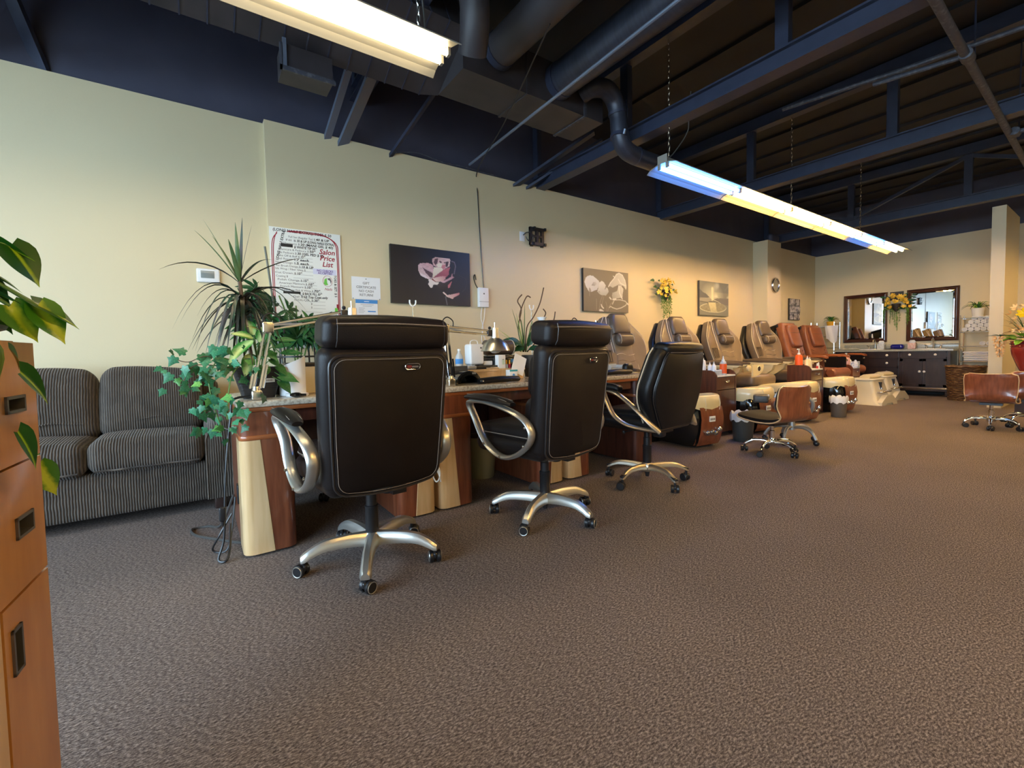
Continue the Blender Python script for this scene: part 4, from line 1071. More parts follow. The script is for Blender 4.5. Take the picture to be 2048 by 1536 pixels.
def cart(label, loc, m, h, w_=0.42, open_right=False):
    t = thing('supply_cart', label, 'cart', loc, group='wooden supply carts between pedicure chairs')
    D = .31
    for x in (-w_ / 2, w_ / 2 - .02):
        obj('side_panel', MB().prism([(0, .03), (D, .03), (D, h + .05), (.07, h + .05), (.03, h + .035), (0, h - .01)], x, x + .02, 0), m, t, angle=20)
    obj('top', MB().b2((-w_ / 2 + .02, .0, h - .025), (w_ / 2 - .02, D, h - .008)), PAPER, t)
    obj('back_panel', MB().b2((-w_ / 2 + .02, D - .02, .03), (w_ / 2 - .02, D, h + .05)), m, t)
    d = obj('drawer', MB().b2((-w_ / 2 + .022, .004, h - .17), (w_ / 2 - .022, .022, h - .032)), m, t)
    obj('drawer_pull', MB().tube([(-.04, -.012, h - .085), (.0, -.02, h - .082), (.03, -.012, h - .075)], .009, 8).tube([(0, .004, h - .083), (0, -.018, h - .083)], .006, 6), CHROME, d)
    dr = obj('door', MB().b2((-w_ / 2 + .022, .004, .05), (w_ / 2 - .022, .022, h - .178)), m, t)
    for x in (-w_ / 2 + .04, w_ / 2 - .04):
        for y in (.05, D - .06):
            obj('caster', MB().tube([(x - .012, y, .018), (x + .012, y, .018)], .018, 10), BLACKPL, t)
    return t
cart('dark wood supply cart with orange-labelled bottle, right behind the task chair', (4.955, 2.66, 0), CHERRYD, .70)
cart('dark wood supply cart with orange pump bottle, before the tan chairs', (7.42, 2.66, 0), CHERRYD, .675)
cart('reddish wood supply cart with pink pump bottle, beside the vanity', (9.90, 2.94, 0), CHERRY, .60, .36)

# ================================================================ STOOLS
def tech_stool(label, loc, rz, phase, group=None):
    t = thing('technician_stool', label, 'stool', loc, rz, group=group)
    star_base(t, phase, 0.235, 0.115, 0.068, CHROME, wid=.014, hgt=.012, ring=None, angs=[.4, 1.3, -.6, .9, 2.1], crad=.026)
    obj('gas_column', MB().lathe([(.024, .13), (.024, .215), (.017, .22), (.017, .28)], seg=16), CHROME, t)
    obj('seat_plate', MB().b2((-.09, -.09, .275), (.09, .09, .30)), BLACKPL, t)
    # shell: wooden L profile swept across the width, leather pad inside, pale edge
    prof = [(.24, .395), (.16, .375), (0, .362), (-.13, .365), (-.20, .385), (-.235, .42), (-.25, .49), (-.262, .56), (-.275, .62)]
    prof = [(p[0], .305 + (p[1] - .362) * 1.30) for p in smooth_path([(a, b, 0) for a, b in prof], 3)]
    K = len(prof)
    def half(i):
        q = i / (K - 1)
        return resample([(0, .15), (.06, .20), (.25, .215), (.45, .19), (.55, .185), (.7, .20), (.9, .205), (.97, .195), (1, .16)], q)[0]
    def surf(i, u, off):
        y, z = prof[i]
        a = prof[max(0, i - 1)]; b = prof[min(K - 1, i + 1)]
        ny, nz = (b[1] - a[1]), -(b[0] - a[0]); l = math.hypot(ny, nz)
        back = max(0, min(1, (z - .38) / .08))
        o = off + .045 * back * (u ** 2)
        return (u * half(i), y + ny / l * o, z + nz / l * o)
    us = [-1 + 2 * k / 10 for k in range(11)]
    def shell(o0, o1, sh=1.0):
        return MB().rings([[surf(i, u * sh, o0) for u in us] + [surf(i, u * sh, o1) for u in reversed(us)] for i in range(K)])
    sh = obj('wood_shell', shell(0, .012), CHERRY, t, angle=30)
    edge = [surf(i, 1.01, .008) for i in range(K)] + [surf(K - 1, u, .008) for u in reversed(us)] + [surf(i, -1.01, .008) for i in reversed(range(K))] + [surf(0, u, .008) for u in us]
    obj('light_edge', MB().tube(edge, .006, 6, loop=True), MAPLE, sh)
    n1 = int(K * .56)
    def pad(a, b, th):
        rg = []
        for i in range(a, b):
            e = math.sin(PI * min(1, max(0.0, (i - a + .25) / (b - a - .5)))) ** .35 if 0 < i - a < b - a - 1 else .35
            rg.append([surf(i, u * .97, .012) for u in us] + [surf(i, u * .97 * (.97 + .03 * e), .012 + th * e * (1 - .5 * abs(u) ** 4)) for u in reversed(us)])
        return MB().rings(rg)
    obj('seat_pad', pad(0, n1, .055), LEATHER, t, angle=60)
    obj('back_pad', pad(n1, K, .05), LEATHER, t, angle=60)
    return t
ts = tech_stool('low walnut-shell stool with black pads and chrome base, before the pedicure tubs', (4.43, 1.95, 0), R(-13), R(-92))
tech_stool('walnut-backed chrome stool at the right edge, left of its twin', (7.60, 0.985, 0), R(-86), R(-160), None)
tech_stool('walnut-backed chrome stool cut off by the right edge of the picture', (8.25, 0.75, 0), R(-74), R(-140), None)
def tube_stool(label, loc, rz):
    t = thing('tube_frame_stool', label, 'stool', loc, rz)
    for k in range(5):
        a = 2 * PI * k / 5 + .3
        lg = MB().tube(smooth_path([(0.03, 0, .16), (.12, 0, .165), (.20, 0, .13), (.245, 0, .06)], 4), .015, 8).xf(Matrix.Rotation(a, 4, 'Z'))
        obj('leg', lg, GREYTUBE, t)
        obj('caster', MB().ball((.245 * math.cos(a), .245 * math.sin(a), .028), .028, 10, (1, 1, 1)), BLACKPL, t)
    obj('gas_column', MB().lathe([(.03, .13), (.028, .28), (.02, .30), (.02, .36)], seg=14), GREYTUBE, t)
    obj('seat', MB().rbox((0, 0, .40), (.40, .38, .085), .035, 3, 3, (0, 0, .01)), TAN, t)
    for s in (-1, 1):
        obj('side_loop', MB().tube(smooth_path([(s * .20, .14, .36), (s * .24, .15, .42), (s * .25, .10, .50), (s * .25, -.06, .52), (s * .25, -.15, .46), (s * .24, -.15, .37), (s * .19, -.13, .35)], 4), .017, 8), GREYTUBE, t)
    obj('footrest_pod', MB().rbox((-.12, .28, .46), (.17, .14, .08), .02), GREYPL, t)
    obj('pod_screen', MB().rbox((-.12, .212, .475), (.07, .012, .05), .004), PAPER, t)
    obj('pod_window', MB().b2((-.135, .202, .46), (-.10, .207, .49)), INK, t)
    return t
tube_stool('grey tube-framed stool with brown seat, behind the walnut-shell stool', (5.12, 2.06, 0), R(25))

# ================================================================ BINS AND BASKET
def bin_(label, loc, m, r=.12, h=.30, liner=True, sy=.8):
    t = thing('waste_bin', label, 'bin', loc)
    obj('body', MB().lathe([(r * .80, 0), (r * .82, .004), (r, h), (r * .97, h), (r * .8, .02), (.01, .015)], seg=20, sy=sy), m, t)
    if liner:
        K = 28
        rg = []
        for rr_, z in ((r * .9, h - .05), (r * .95, h + .005), (r * 1.03, h + .016), (r * 1.09, h - .01), (r * 1.07, h - .07)):
            rg.append([(rr_ * math.cos(2 * PI * k / K) * (1 + .03 * math.sin(k * 2.7)), sy * rr_ * math.sin(2 * PI * k / K) * (1 + .03 * math.sin(k * 2.7)), z + .014 * math.sin(k * 1.9 + z * 40)) for k in range(K)])
        obj('bag_liner', MB().rings(rg, cap=False), mat('white_bin_liner', (.80, .82, .86), .35) if 'white_bin_liner' not in MATS else MATS['white_bin_liner'], t)
    return t
bin_('black waste bin with white liner, beside the first pedicure tub', (4.84, 2.42, 0), GREYPL, .135, .29)
bin_('grey waste bin with white liner between the last two black tubs', (7.42, 2.40, 0), mat('warm_grey_plastic', (.12, .105, .09), .5), .125, .27)
bin_('khaki waste bin under the second nail table', (1.88, 3.02, 0), KHAKI, .13, .33, liner=False, sy=1)
def basket():
    t = thing('wicker_basket', 'brown woven wicker hamper before the towel rack', 'basket', (11.0, 1.74, 0))
    obj('inner_wall', MB().lathe([(.20, .01), (.215, .3), (.235, .58), (.225, .58), (.18, .03), (.01, .02)], seg=28, sx=.85), DARKPOT, t)
    n = 26
    wb = []
    for i in range(n):
        z = .012 + .57 * i / (n - 1)
        r = resample([(0, .203), (.3, .219), (.6, .24)], z)[0]
        pts = []
        for k in range(48):
            a = 2 * PI * k / 48
            rr_ = r + .006 * math.cos(k * PI / 2 + (i % 2) * PI)
            pts.append((.85 * rr_ * math.cos(a), rr_ * math.sin(a), z))
        obj('wicker_strand', MB().tube(pts, .0115, 5, loop=True), WICKER, t)
    obj('braided_rim', MB().tube([(.85 * (.245 + .004 * math.cos(k * 1.3)) * math.cos(2 * PI * k / 48), (.245 + .004 * math.cos(k * 1.3)) * math.sin(2 * PI * k / 48), .592 + .006 * math.sin(k * 1.3)) for k in range(48)], .018, 6, loop=True), WICKER, t)
    return t
basket()

# ================================================================ PRINTED CANVASES (colour per point of a fine grid: flat print)
VCOL = bpy.data.materials.new('printed_canvas'); VCOL.use_nodes = True
_b = VCOL.node_tree.nodes['Principled BSDF']; _a = VCOL.node_tree.nodes.new('ShaderNodeAttribute'); _a.attribute_name = 'print'
_b.inputs['Roughness'].default_value = 0.5
VCOL.node_tree.links.new(_a.outputs['Color'], _b.inputs['Base Color'])
class Raster:
    def __init__(self, nu, nv, quad):
        self.nu, self.nv = nu, nv
        self.U, self.V = np.meshgrid((np.arange(nu) + .5) / nu, (np.arange(nv) + .5) / nv, indexing='ij')
        self.q = quad
        self.C = np.zeros((nu, nv, 3))
    def uv(self, p):
        """photo-crop point -> unit square of the canvas (v from the top)"""
        (xl, yt), (xr, yt2), (xr2, yb2), (xl2, yb) = self.q
        u = (p[0] - xl) / (xr - xl)
        top = yt + (yt2 - yt) * u; bot = yb + (yb2 - yb) * u
        return u, (p[1] - top) / (bot - top)
    def mask(self, pts):
        P = [self.uv(p) for p in pts]
        m = np.zeros_like(self.U, bool)
        for (x0, y0), (x1, y1) in zip(P, P[1:] + P[:1]):
            if abs(y1 - y0) < 1e-9: continue
            c = ((y0 > self.V) != (y1 > self.V)) & (self.U < (x1 - x0) * (self.V - y0) / (y1 - y0) + x0)
            m ^= c
        return m
    def noise(self, k, seed=0):
        r = np.random.RandomState(seed); a = np.zeros_like(self.U)
        for i in range(6):
            fx, fy, ph = r.uniform(-k, k), r.uniform(-k, k), r.uniform(0, 6.28)
            a += np.sin(fx * self.U + fy * self.V + ph)
        return a / 6
    def poly(self, pts, col, col2=None, axis=None, n=0.0, nk=60, seed=1, a=1.0):
        m = self.mask(pts)
        if not m.any(): return
        c = np.zeros(self.C.shape) + np.array(col)
        if col2 is not None:
            (ax, ay), (bx, by) = [self.uv(p) for p in axis]
            t = ((self.U - ax) * (bx - ax) + (self.V - ay) * (by - ay)) / ((bx - ax) ** 2 + (by - ay) ** 2)
            c = c + np.clip(t, 0, 1)[..., None] * (np.array(col2) - np.array(col))
        if n: c = c * (1 + n * self.noise(nk, seed)[..., None])
        self.C[m] = self.C[m] * (1 - a) + a * c[m]
    def line(self, pts, w, col, a=1.0):
        P = [self.uv(p) for p in pts]; asp = self.nu / self.nv
        for (x0, y0), (x1, y1) in zip(P, P[1:]):
            dx, dy = (x1 - x0) * asp, (y1 - y0); l2 = dx * dx + dy * dy + 1e-12
            t = np.clip((((self.U - x0) * asp) * dx + (self.V - y0) * dy) / l2, 0, 1)
            d = np.hypot((self.U - x0) * asp - t * dx, (self.V - y0) - t * dy)
            k = np.clip(1.5 - d / w, 0, 1) * a
            self.C = self.C * (1 - k[..., None]) + k[..., None] * np.array(col)
def canvas(name, label, x0, x1, z0, z1, ras, edge, y=None, depth=.035, cat='picture'):
    y = YB if y is None else y
    t = thing(name, label, cat, (x0, y - depth - .004, z0), group=None)
    w_, h_ = x1 - x0, z1 - z0
    obj('canvas_edge', MB().b2((0, 0.0008, 0), (w_, depth, h_)), edge, t)
    nu, nv = ras.nu, ras.nv
    vs = [(w_ * i / (nu - 1), 0.0, h_ * (1 - j / (nv - 1))) for i in range(nu) for j in range(nv)]
    fs = [(i * nv + j, i * nv + j + 1, (i + 1) * nv + j + 1, (i + 1) * nv + j) for i in range(nu - 1) for j in range(nv - 1)]
    me = bpy.data.meshes.new('printed_face'); me.from_pydata(vs, [], fs)
    me.materials.append(VCOL)
    at = me.color_attributes.new('print', 'FLOAT_COLOR', 'POINT')
    col = np.ones((nu * nv, 4)); col[:, :3] = np.clip(ras.C, 0, 1).reshape(-1, 3)
    at.data.foreach_set('color', col.ravel())
    o = bpy.data.objects.new('printed_face', me); COL.objects.link(o); o.parent = t
    return t
# pink rose on black
r = Raster(170, 110, ((230, 155), (1843, 360), (1870, 1452), (270, 1388)))
r.C[:] = np.array((.012, .012, .014)); g = np.clip(r.U * 1.1 - .25, 0, 1) * np.clip(1.15 - r.V, 0, 1)
r.C += g[..., None] * np.array((.004, .03, .075)) + (r.V * .012)[..., None]
PK, DP_, WH, RS = (.52, .30, .35), (.10, .06, .08), (.74, .70, .62), (.42, .12, .16)
r.poly([(1100, 1010), (1180, 960), (1300, 950), (1390, 930), (1330, 1090), (1230, 1130)], (.05, .045, .055), (.02, .02, .025), ((1180, 960), (1250, 1130)))
r.poly([(755, 600), (800, 560), (950, 555), (1040, 590), (1062, 640), (1045, 760), (1030, 870), (1000, 880), (940, 885), (800, 815), (750, 700)], PK, (.60, .48, .52), ((1050, 600), (800, 800)), n=.25, nk=160)
r.poly([(835, 640), (900, 690), (1040, 765), (1030, 860), (980, 850), (900, 760)], DP_)
r.poly([(765, 740), (790, 760), (900, 820), (960, 880), (880, 862), (800, 815)], (.72, .62, .66))
r.poly([(1040, 470), (1110, 430), (1230, 450), (1400, 468), (1415, 500), (1395, 620), (1270, 690), (1130, 650), (1060, 610), (1035, 520)], (.55, .36, .39), (.66, .50, .53), ((1040, 500), (1400, 560)), n=.25, nk=120, seed=3)
r.poly([(1090, 470), (1160, 455), (1140, 560), (1100, 600), (1065, 540)], DP_)
r.poly([(1190, 500), (1240, 540), (1215, 560), (1180, 530)], DP_); r.poly([(1270, 540), (1310, 530), (1290, 570)], DP_)
r.poly([(1310, 530), (1380, 520), (1360, 620), (1310, 650)], (.07, .05, .07))
r.poly([(1120, 600), (1160, 560), (1240, 565), (1235, 640), (1150, 640)], WH)
r.poly([(1235, 600), (1310, 590), (1300, 660), (1260, 690), (1220, 650)], (.50, .20, .25))
r.poly([(1065, 640), (1130, 645), (1230, 660), (1265, 692), (1150, 780), (1035, 865), (1045, 760)], WH, (.60, .54, .46), ((1070, 640), (1080, 860)))
r.poly([(1270, 690), (1410, 640), (1380, 720), (1375, 790), (1320, 850), (1200, 830), (1020, 880), (1150, 775)], RS, (.30, .09, .13), ((1270, 690), (1200, 860)), n=.2)
r.poly([(1395, 520), (1480, 525), (1525, 590), (1500, 780), (1470, 760), (1500, 620), (1440, 560)], (.03, .035, .055)); r.line([(1440, 520), (1500, 540), (1525, 620), (1490, 780)], .006, (.20, .18, .25))
r.poly([(1010, 875), (1200, 830), (1310, 825), (1300, 885), (1240, 935), (1100, 945)], (.70, .55, .52), (.52, .26, .29), ((1100, 930), (1300, 860)))
r.poly([(1005, 880), (1040, 885), (1105, 945), (1070, 950)], (.20, .03, .03))
r.poly([(1240, 930), (1420, 845), (1440, 780), (1460, 775), (1450, 825), (1495, 850), (1400, 905), (1270, 965), (1190, 945)], (.58, .38, .44), (.40, .22, .27), ((1240, 930), (1480, 850)), n=.2, nk=140)
r.poly([(945, 890), (1000, 885), (1090, 950), (1170, 952), (1130, 1000), (1035, 1005), (1030, 1060), (990, 1068), (940, 990), (965, 950)], (.74, .68, .66))
r.poly([(1440, 925), (1390, 1055), (1345, 1078), (1345, 1020)], (.50, .16, .20))
r.poly([(1230, 1160), (1260, 1150), (1330, 1215), (1440, 1200), (1600, 1165), (1590, 1205), (1470, 1265), (1450, 1298), (1330, 1255)], (.72, .60, .58), (.50, .18, .22), ((1260, 1200), (1600, 1180)), n=.15)
r.line([(1295, 1250), (1325, 1425)], .009, (.13, .15, .18))
r.line([(1600, 810), (1740, 880), (1765, 960), (1730, 1080), (1660, 1150)], .004, (.05, .055, .07), .7)
canvas('rose_picture', 'black canvas print of a pink rose on the long wall', 1.672, 2.605, 1.53, 2.125, r, BLACKPL)
# calla lilies
r = Raster(130, 88, ((235, 180), (1380, 308), (1390, 1352), (250, 1312)))
r.C[:] = np.array((.165, .145, .105)); r.C *= (1 + .12 * r.noise(9, 2)[..., None]) * (1 + .15 * (r.U - r.V))[..., None]
LW, LG = (.62, .64, .60), (.36, .37, .33)
for pts in ([(380, 810), (382, 920)], [(545, 990), (545, 1270)], [(700, 900), (640, 1060), (620, 1200), (600, 1310)], [(730, 930), (690, 1080), (700, 1300)], [(960, 1050), (860, 1180), (830, 1310)], [(780, 1060), (810, 1180), (800, 1310)]):
    r.line(pts, .006, (.30, .28, .21), .8)
r.poly([(262, 560), (290, 450), (340, 400), (400, 382), (470, 395), (540, 460), (600, 510), (635, 580), (610, 660), (560, 750), (420, 812), (370, 812), (300, 680)], LW, (.50, .53, .52), ((300, 450), (560, 720)))
r.poly([(430, 640), (470, 560), (530, 540), (560, 600), (500, 660)], (.26, .26, .23), (.5, .5, .47), ((440, 640), (550, 570)))
r.poly([(360, 812), (375, 690), (420, 760), (415, 812)], (.28, .27, .22))
r.poly([(600, 690), (630, 560), (680, 520), (740, 560), (782, 640), (760, 740), (810, 680), (845, 740), (850, 810), (780, 905), (640, 880), (570, 800)], LW, LG, ((650, 560), (760, 900)))
r.line([(760, 735), (782, 690)], .01, (.2, .2, .18)); r.poly([(585, 800), (630, 780), (640, 850)], (.3, .29, .25))
r.poly([(848, 665), (880, 590), (930, 520), (1000, 450), (1030, 410), (1060, 345), (1130, 315), (1220, 365), (1290, 500), (1320, 640), (1330, 690), (1305, 730), (1250, 650), (1120, 610), (960, 690), (900, 660)], (.42, .42, .36), (.55, .55, .48), ((860, 660), (1250, 400)))
r.poly([(960, 390), (985, 385), (1030, 430), (1020, 445)], LW)
for pts in ([(850, 670), (900, 570), (1000, 450), (1060, 345), (1130, 315), (1220, 365), (1290, 500), (1320, 640), (1310, 725)], [(1110, 470), (1160, 570), (1300, 640)]):
    r.line(pts, .010, (.70, .70, .63))
r.poly([(1110, 640), (1180, 630), (1245, 730), (1225, 850), (1212, 985), (1160, 950), (1060, 975), (960, 1000), (940, 900), (950, 830), (1080, 775)], (.34, .34, .28), (.56, .56, .49), ((950, 850), (1220, 760)))
r.line([(1120, 640), (1140, 830), (1212, 985)], .012, (.72, .72, .65)); r.line([(880, 950), (915, 990)], .016, LW); r.line([(960, 1000), (1040, 985)], .016, LW)
r.line([(870, 1210), (900, 1180), (960, 1215), (1060, 1248), (1180, 1215), (1300, 1150), (1340, 1090), (1290, 1040), (1150, 1005), (1000, 1010), (950, 1120)], .009, (.58, .57, .50)); r.line([(1340, 1095), (1375, 1130)], .016, LW)
r.poly([(610, 1270), (650, 1250), (740, 1310), (620, 1315)], (.55, .55, .5)); r.line([(665, 1140), (680, 1190), (720, 1230)], .014, (.6, .6, .55))
canvas('lily_picture', 'brown canvas print of white calla lilies above the first taupe chair', 4.405, 5.33, 1.545, 2.13, r, BLACKPL)
# sunset
r = Raster(120, 80, ((310, 300), (1200, 400), (1198, 1410), (305, 1380)))
r.C[:] = np.array((.19, .20, .17))
d = np.hypot((r.U - .43) * 1.2, r.V - .48); r.C += np.clip(.5 - d, 0, 1)[..., None] * np.array((.75, .72, .50)) * (r.V < .56)[..., None]
cl = np.clip(r.noise(22, 5) * 1.6 - .2, 0, 1) * (r.V < .45) * np.clip((r.U - .35) * 3, 0, 1)
r.C += cl[..., None] * np.array((.38, .38, .34)); r.C[(r.U > .5) & (r.V < .3)] *= np.array((.75, .78, .9))
r.poly([(310, 560), (420, 670), (500, 710), (620, 840), (310, 830)], (.11, .115, .12)); r.poly([(730, 880), (860, 850), (1200, 860), (1200, 1070), (1090, 1060), (950, 1010)], (.15, .145, .15))
r.poly([(310, 850), (620, 850), (700, 900), (560, 960), (310, 940)], (.30, .29, .24))
r.line([(330, 950), (560, 985), (720, 930), (900, 1000)], .012, (.10, .10, .09)); r.line([(740, 910), (860, 960), (960, 1020)], .01, (.42, .41, .36))
K = [(725 + 400 * math.cos(a) , 1140 + (145 + 20 * math.cos(a)) * math.sin(a)) for a in [2 * PI * k / 30 for k in range(30)]]
r.poly(K, (.25, .24, .17), n=.25, nk=90); r.poly([(570, 985), (790, 985), (830, 1280), (650, 1270)], (.66, .62, .38), (.45, .42, .26), ((700, 1000), (740, 1280)), n=.15, nk=80, a=.85)
r.line([K[i % 30] for i in range(0, 21)], .008, (.62, .60, .46)); r.line([(690, 560), (695, 870)], .05, (.78, .74, .52), .8)
canvas('sunset_picture', 'grey canvas print of a sunset over a bay', 7.19, 8.125, 1.575, 2.165, r, GREYPL)
# collage of small photographs
t = thing('photo_collage', 'small dark panel of nine grey photographs right of the clock', 'picture', (10.62, YB - .03, 1.575))
obj('backing', MB().b2((0, 0, 0), (.50, .026, .46)), BLACKPL, t)
rr = random.Random(3)
for i in range(3):
    for j in range(3):
        w_ = .150; a = .012 + i * .162 + rr.uniform(-.006, .006); b = .01 + j * .152
        p_ = obj('photo_tile', MB().b2((a, -.012 - .004 * ((i + j) % 2), b), (a + w_, 0, b + .138)), mat('photo_print_%d' % (i * 3 + j), (.05, .045, .06), .45, col2=(.50, .48, .52), scale=14, ramp=(.40, .6)), t)

# ================================================================ PAPERS, SIGNS AND DEVICES ON THE LONG WALL
def on_wall(name, label, cat, x, z, y=None):
    return thing(name, label, cat, (x, (YB if y is None else y), z), group=None)
def wtext(s, size, x, z, m, parent, y, align='LEFT', shear=0, bold=0, rot=0.0, sx=1.0, fit=None):
    mb = text_mb(s, size, align, 0.0004, shear, bold=bold)
    if fit: sx = fit / max(1e-4, max(v[0] for v in mb.v))
    mb.map(lambda a, b, c: (a * sx, b, c))
    M = Matrix.Translation((x, y, z)) @ Matrix.Rotation(PI / 2, 4, 'X') @ Matrix.Rotation(rot, 4, 'Z')
    return obj('lettering', mb.xf(M), m, parent, smooth=False)
BX = .575 + .004
pb = on_wall('price_board', 'white salon price list board with red border and handwritten prices', 'sign', BX, 1.08)
obj('board', MB().b2((0, -.012, 0), (.608, -.001, 1.072)), BOARD, pb)
yt = -.0126
def bl(s, size, x, z, m, **k): return wtext(s, size, x - BX, z - 1.08, m, pb, yt, **k)
rows = [('Full Set (Regular Tip) $', .731, 2.083, '40 & UP', .965), ('Fill $', .707, 2.052, '30 & UP (LONG NAILS EXTRA)', .80), ('Manicure $', .687, 2.029 - .006, '20⁰⁰ (MANI GEL $ 40⁰⁰)', .83),
        ('', .667, 1.995, '$ WHITE TIP 50⁰⁰', .775), ('Manicure & Pedicure $', .652, 1.967, '50⁰⁰', .905), ('Spa Pedicure $', .64, 1.938, '30⁰⁰ (GEL PED $ 45', .80), ('Take Off & Buff $', .63, 1.910, '15⁰⁰', .825),
        ('Nail Repair $', .623, 1.882, '7⁰⁰ each', .79), ('Nail Design $', .617, 1.850, '5⁰⁰ each', .79), ('Air Brush Design $', .619, 1.820, '10⁰⁰ & UP', .83), ('Silk Wrap / Fiber Glass $', .612, 1.792, '', .9),
        ('Cut Down $', .611, 1.758, '10⁰⁰', .79), ('Coating $', .616, 1.727, '', .9), ('Polish Change $', .629, 1.697, '15⁰⁰', .84), ('American Manicure $', .64, 1.667, '10⁰⁰', .88), ('French Manicure $', .647, 1.638, '10⁰⁰', .87),
        ('Two-Tone Pink & White $', .661, 1.607, '70⁰⁰', .93), ('', .67, 1.578, '$ BACK FILL 50⁰⁰', .83), ('Gel $', .75, 1.550, '10⁰⁰ Top Coat only', .84), ('COLOR $', .758, 1.520, '30⁰⁰', .93), ('$', .90, 1.488, '', 0), ('$', .90, 1.456, '', 0)]
ENDS = [1.084, 1.129, 1.117, .983, .968, 1.026, .878, .897, .896, .935, .92, .846, .72, .897, .944, .929, .997, 1.013, 1.054, .986, .92, .92]
for (s, x, z, h, hx), xe in zip(rows, ENDS):
    if s: bl(s, .025, x, z - .012, GREYINK, fit=(hx - .006 - x) if h else None)
    if h:
        two = h.endswith('⁰⁰')
        bl(h.replace('⁰⁰', ''), .030, hx, z - .013, INK, shear=.12, bold=.0007, fit=(xe - (.026 if two else 0)) - hx)
        if two: bl('00', .013, xe - .024, z + .001, INK, shear=.2, bold=.0004)
lines_ = MB()
for z, a, b in ((1.897, .83, .93), (1.868, .78, .93), (1.836, .78, .93), (1.807, .79, .93), (1.778, .83, .93), (1.745, .76, .93), (1.714, .76, .93), (1.684, .79, .95), (1.653, .85, .96), (1.625, .85, .96), (1.594, .89, 1.0), (1.536, .83, 1.03), (1.506, .85, 1.03), (1.474, .92, 1.03), (1.442, .92, 1.03), (1.41, .70, 1.0)):
    lines_.b2((a - BX, -.0127, z - 1.08), (b - BX, -.0121, z - 1.08 + .0016))
obj('price_rule', lines_, GREYINK, pb, kind='stuff')
obj('blackout_bar', MB().b2((.667 - BX, -.0130, .905), (.765 - BX, -.0121, .935)), INK, pb); obj('blackout_bar', MB().b2((.672 - BX, -.0130, .490), (.815 - BX, -.0121, .512)), INK, pb)
bl('(LONG NAILS EXTRA), TOES $ 50', .034, .605, 2.118, INK, shear=.1, bold=.0006, fit=.50)
for dz, dx in ((0, 0), (.012, -.012)):
    pth = smooth_path([(.72 - dx, 2.123 + dz * .5), (.90, 2.125 + dz), (1.05 + dx, 2.118 + dz * .6), (1.135 - dx, 2.06), (1.150 - dx, 1.95), (1.152 - dx, 1.70), (1.150 - dx, 1.5), (1.15 - dx, 1.30)][:] and [(a, 0, b) for a, b in [(.72 - dx, 2.123 + dz * .5), (.90, 2.125 + dz), (1.05 + dx, 2.118 + dz * .6), (1.135 - dx, 2.06), (1.150 - dx, 1.95), (1.152 - dx, 1.70), (1.150 - dx, 1.5), (1.15 - dx, 1.30)]], 5)
    obj('border_line', MB().tube([(a - BX, -.0125, c - 1.08) for a, b, c in pth], .0042, 4, flat=(.2, 1), up=(0, 1, 0)), REDINK, pb)
    pth = smooth_path([(a, 0, b) for a, b in [(.64, 2.10 - dx), (.603 - dx, 2.04), (.592 - dx, 1.9), (.592 - dx, 1.5), (.592 - dx, 1.2)]], 5)
    obj('border_line', MB().tube([(a - BX, -.0125, c - 1.08) for a, b, c in pth], .0035, 4, flat=(.2, 1), up=(0, 1, 0)), REDINK, pb)
bl('LONG NAILS EXTRA', .030, .640, 1.86, INK, rot=R(76), bold=.0008)
bl('TOES & SET: $ 5', .030, 1.118, 1.765, INK, rot=R(-90), bold=.0006)
for s, z in (('Salon', 1.952), ('Price', 1.895), ('List', 1.838)):
    bl(s, .066, 1.06, z, REDINK, align='CENTER', shear=.22, bold=.0012)
obj('sticker', MB().b2((.93 - BX, -.0128, .682), (1.14 - BX, -.0121, .734)), mat('pale_violet_paper', (.66, .68, .84), .5), pb)
o = wtext('NO CHECKS', .026, 1.037 - BX, .709, PURPLEINK, pb, -.0133, align='CENTER', bold=.0006); wtext('ACCEPTED', .026, 1.037 - BX, .687, PURPLEINK, pb, -.0133, align='CENTER', bold=.0006)
obj('logo_ring', MB().tube([(1.055 - BX + .042 * math.cos(a), -.0125, .625 + .05 * math.sin(a)) for a in [2 * PI * k / 24 for k in range(24)]], .004, 4, loop=True, flat=(.3, 1)), mat('rose_print', (.5, .12, .16), .5), pb)
obj('logo_leaf', MB().prism([(1.022 - BX, .60), (1.03 - BX, .64), (1.05 - BX, .655), (1.052 - BX, .61), (1.06 - BX, .59), (1.035 - BX, .585)], -.0128, -.0121, 1), GREENINK, pb)
obj('logo_hair', MB().prism([(1.055 - BX, .65), (1.08 - BX, .655), (1.092 - BX, .625), (1.085 - BX, .60), (1.078 - BX, .63), (1.06 - BX, .638)], -.0128, -.0121, 1), GREYINK, pb)
bl('Nails', .034, 1.06, 1.618, REDINK, align='CENTER', shear=.3)
obj('price_tag', MB().b2((.535, -.02, .34), (.56, -.0125, .375)), GREENINK, pb); obj('price_tag', MB().b2((.552, -.018, .36), (.572, -.0122, .41)), REDINK, pb)
gc = on_wall('gift_certificate_notice', 'white paper notice reading gift certificate no cash return', 'sign', 1.282, 1.553)
obj('paper', MB().b2((0, -.004, 0), (.287, -.001, .219)), PAPER, gc)
for s, z in (('GIFT', .148), ('CERTIFICATE', .108), ('NO CASH', .070), ('RETURN!', .032)):
    wtext(s, .034, .143, z, GREYINK, gc, -.0046, align='CENTER')
for x, z in ((.143, .20), (.01, .006), (.275, .006)):
    obj('pin', MB().ball((x, -.006, z), .005, 6), BLACKPL, gc)
cs = on_wall('calendar_sheet', 'calendar sheet with blue header reading February, under the gift notice', 'calendar', 1.314, 1.30)
obj('paper', MB().b2((0, -.004, 0), (.221, -.001, .250)), PAPER, cs)
obj('header_band', MB().b2((0, -.0046, .214), (.221, -.0035, .250)), BLUEPR, cs)
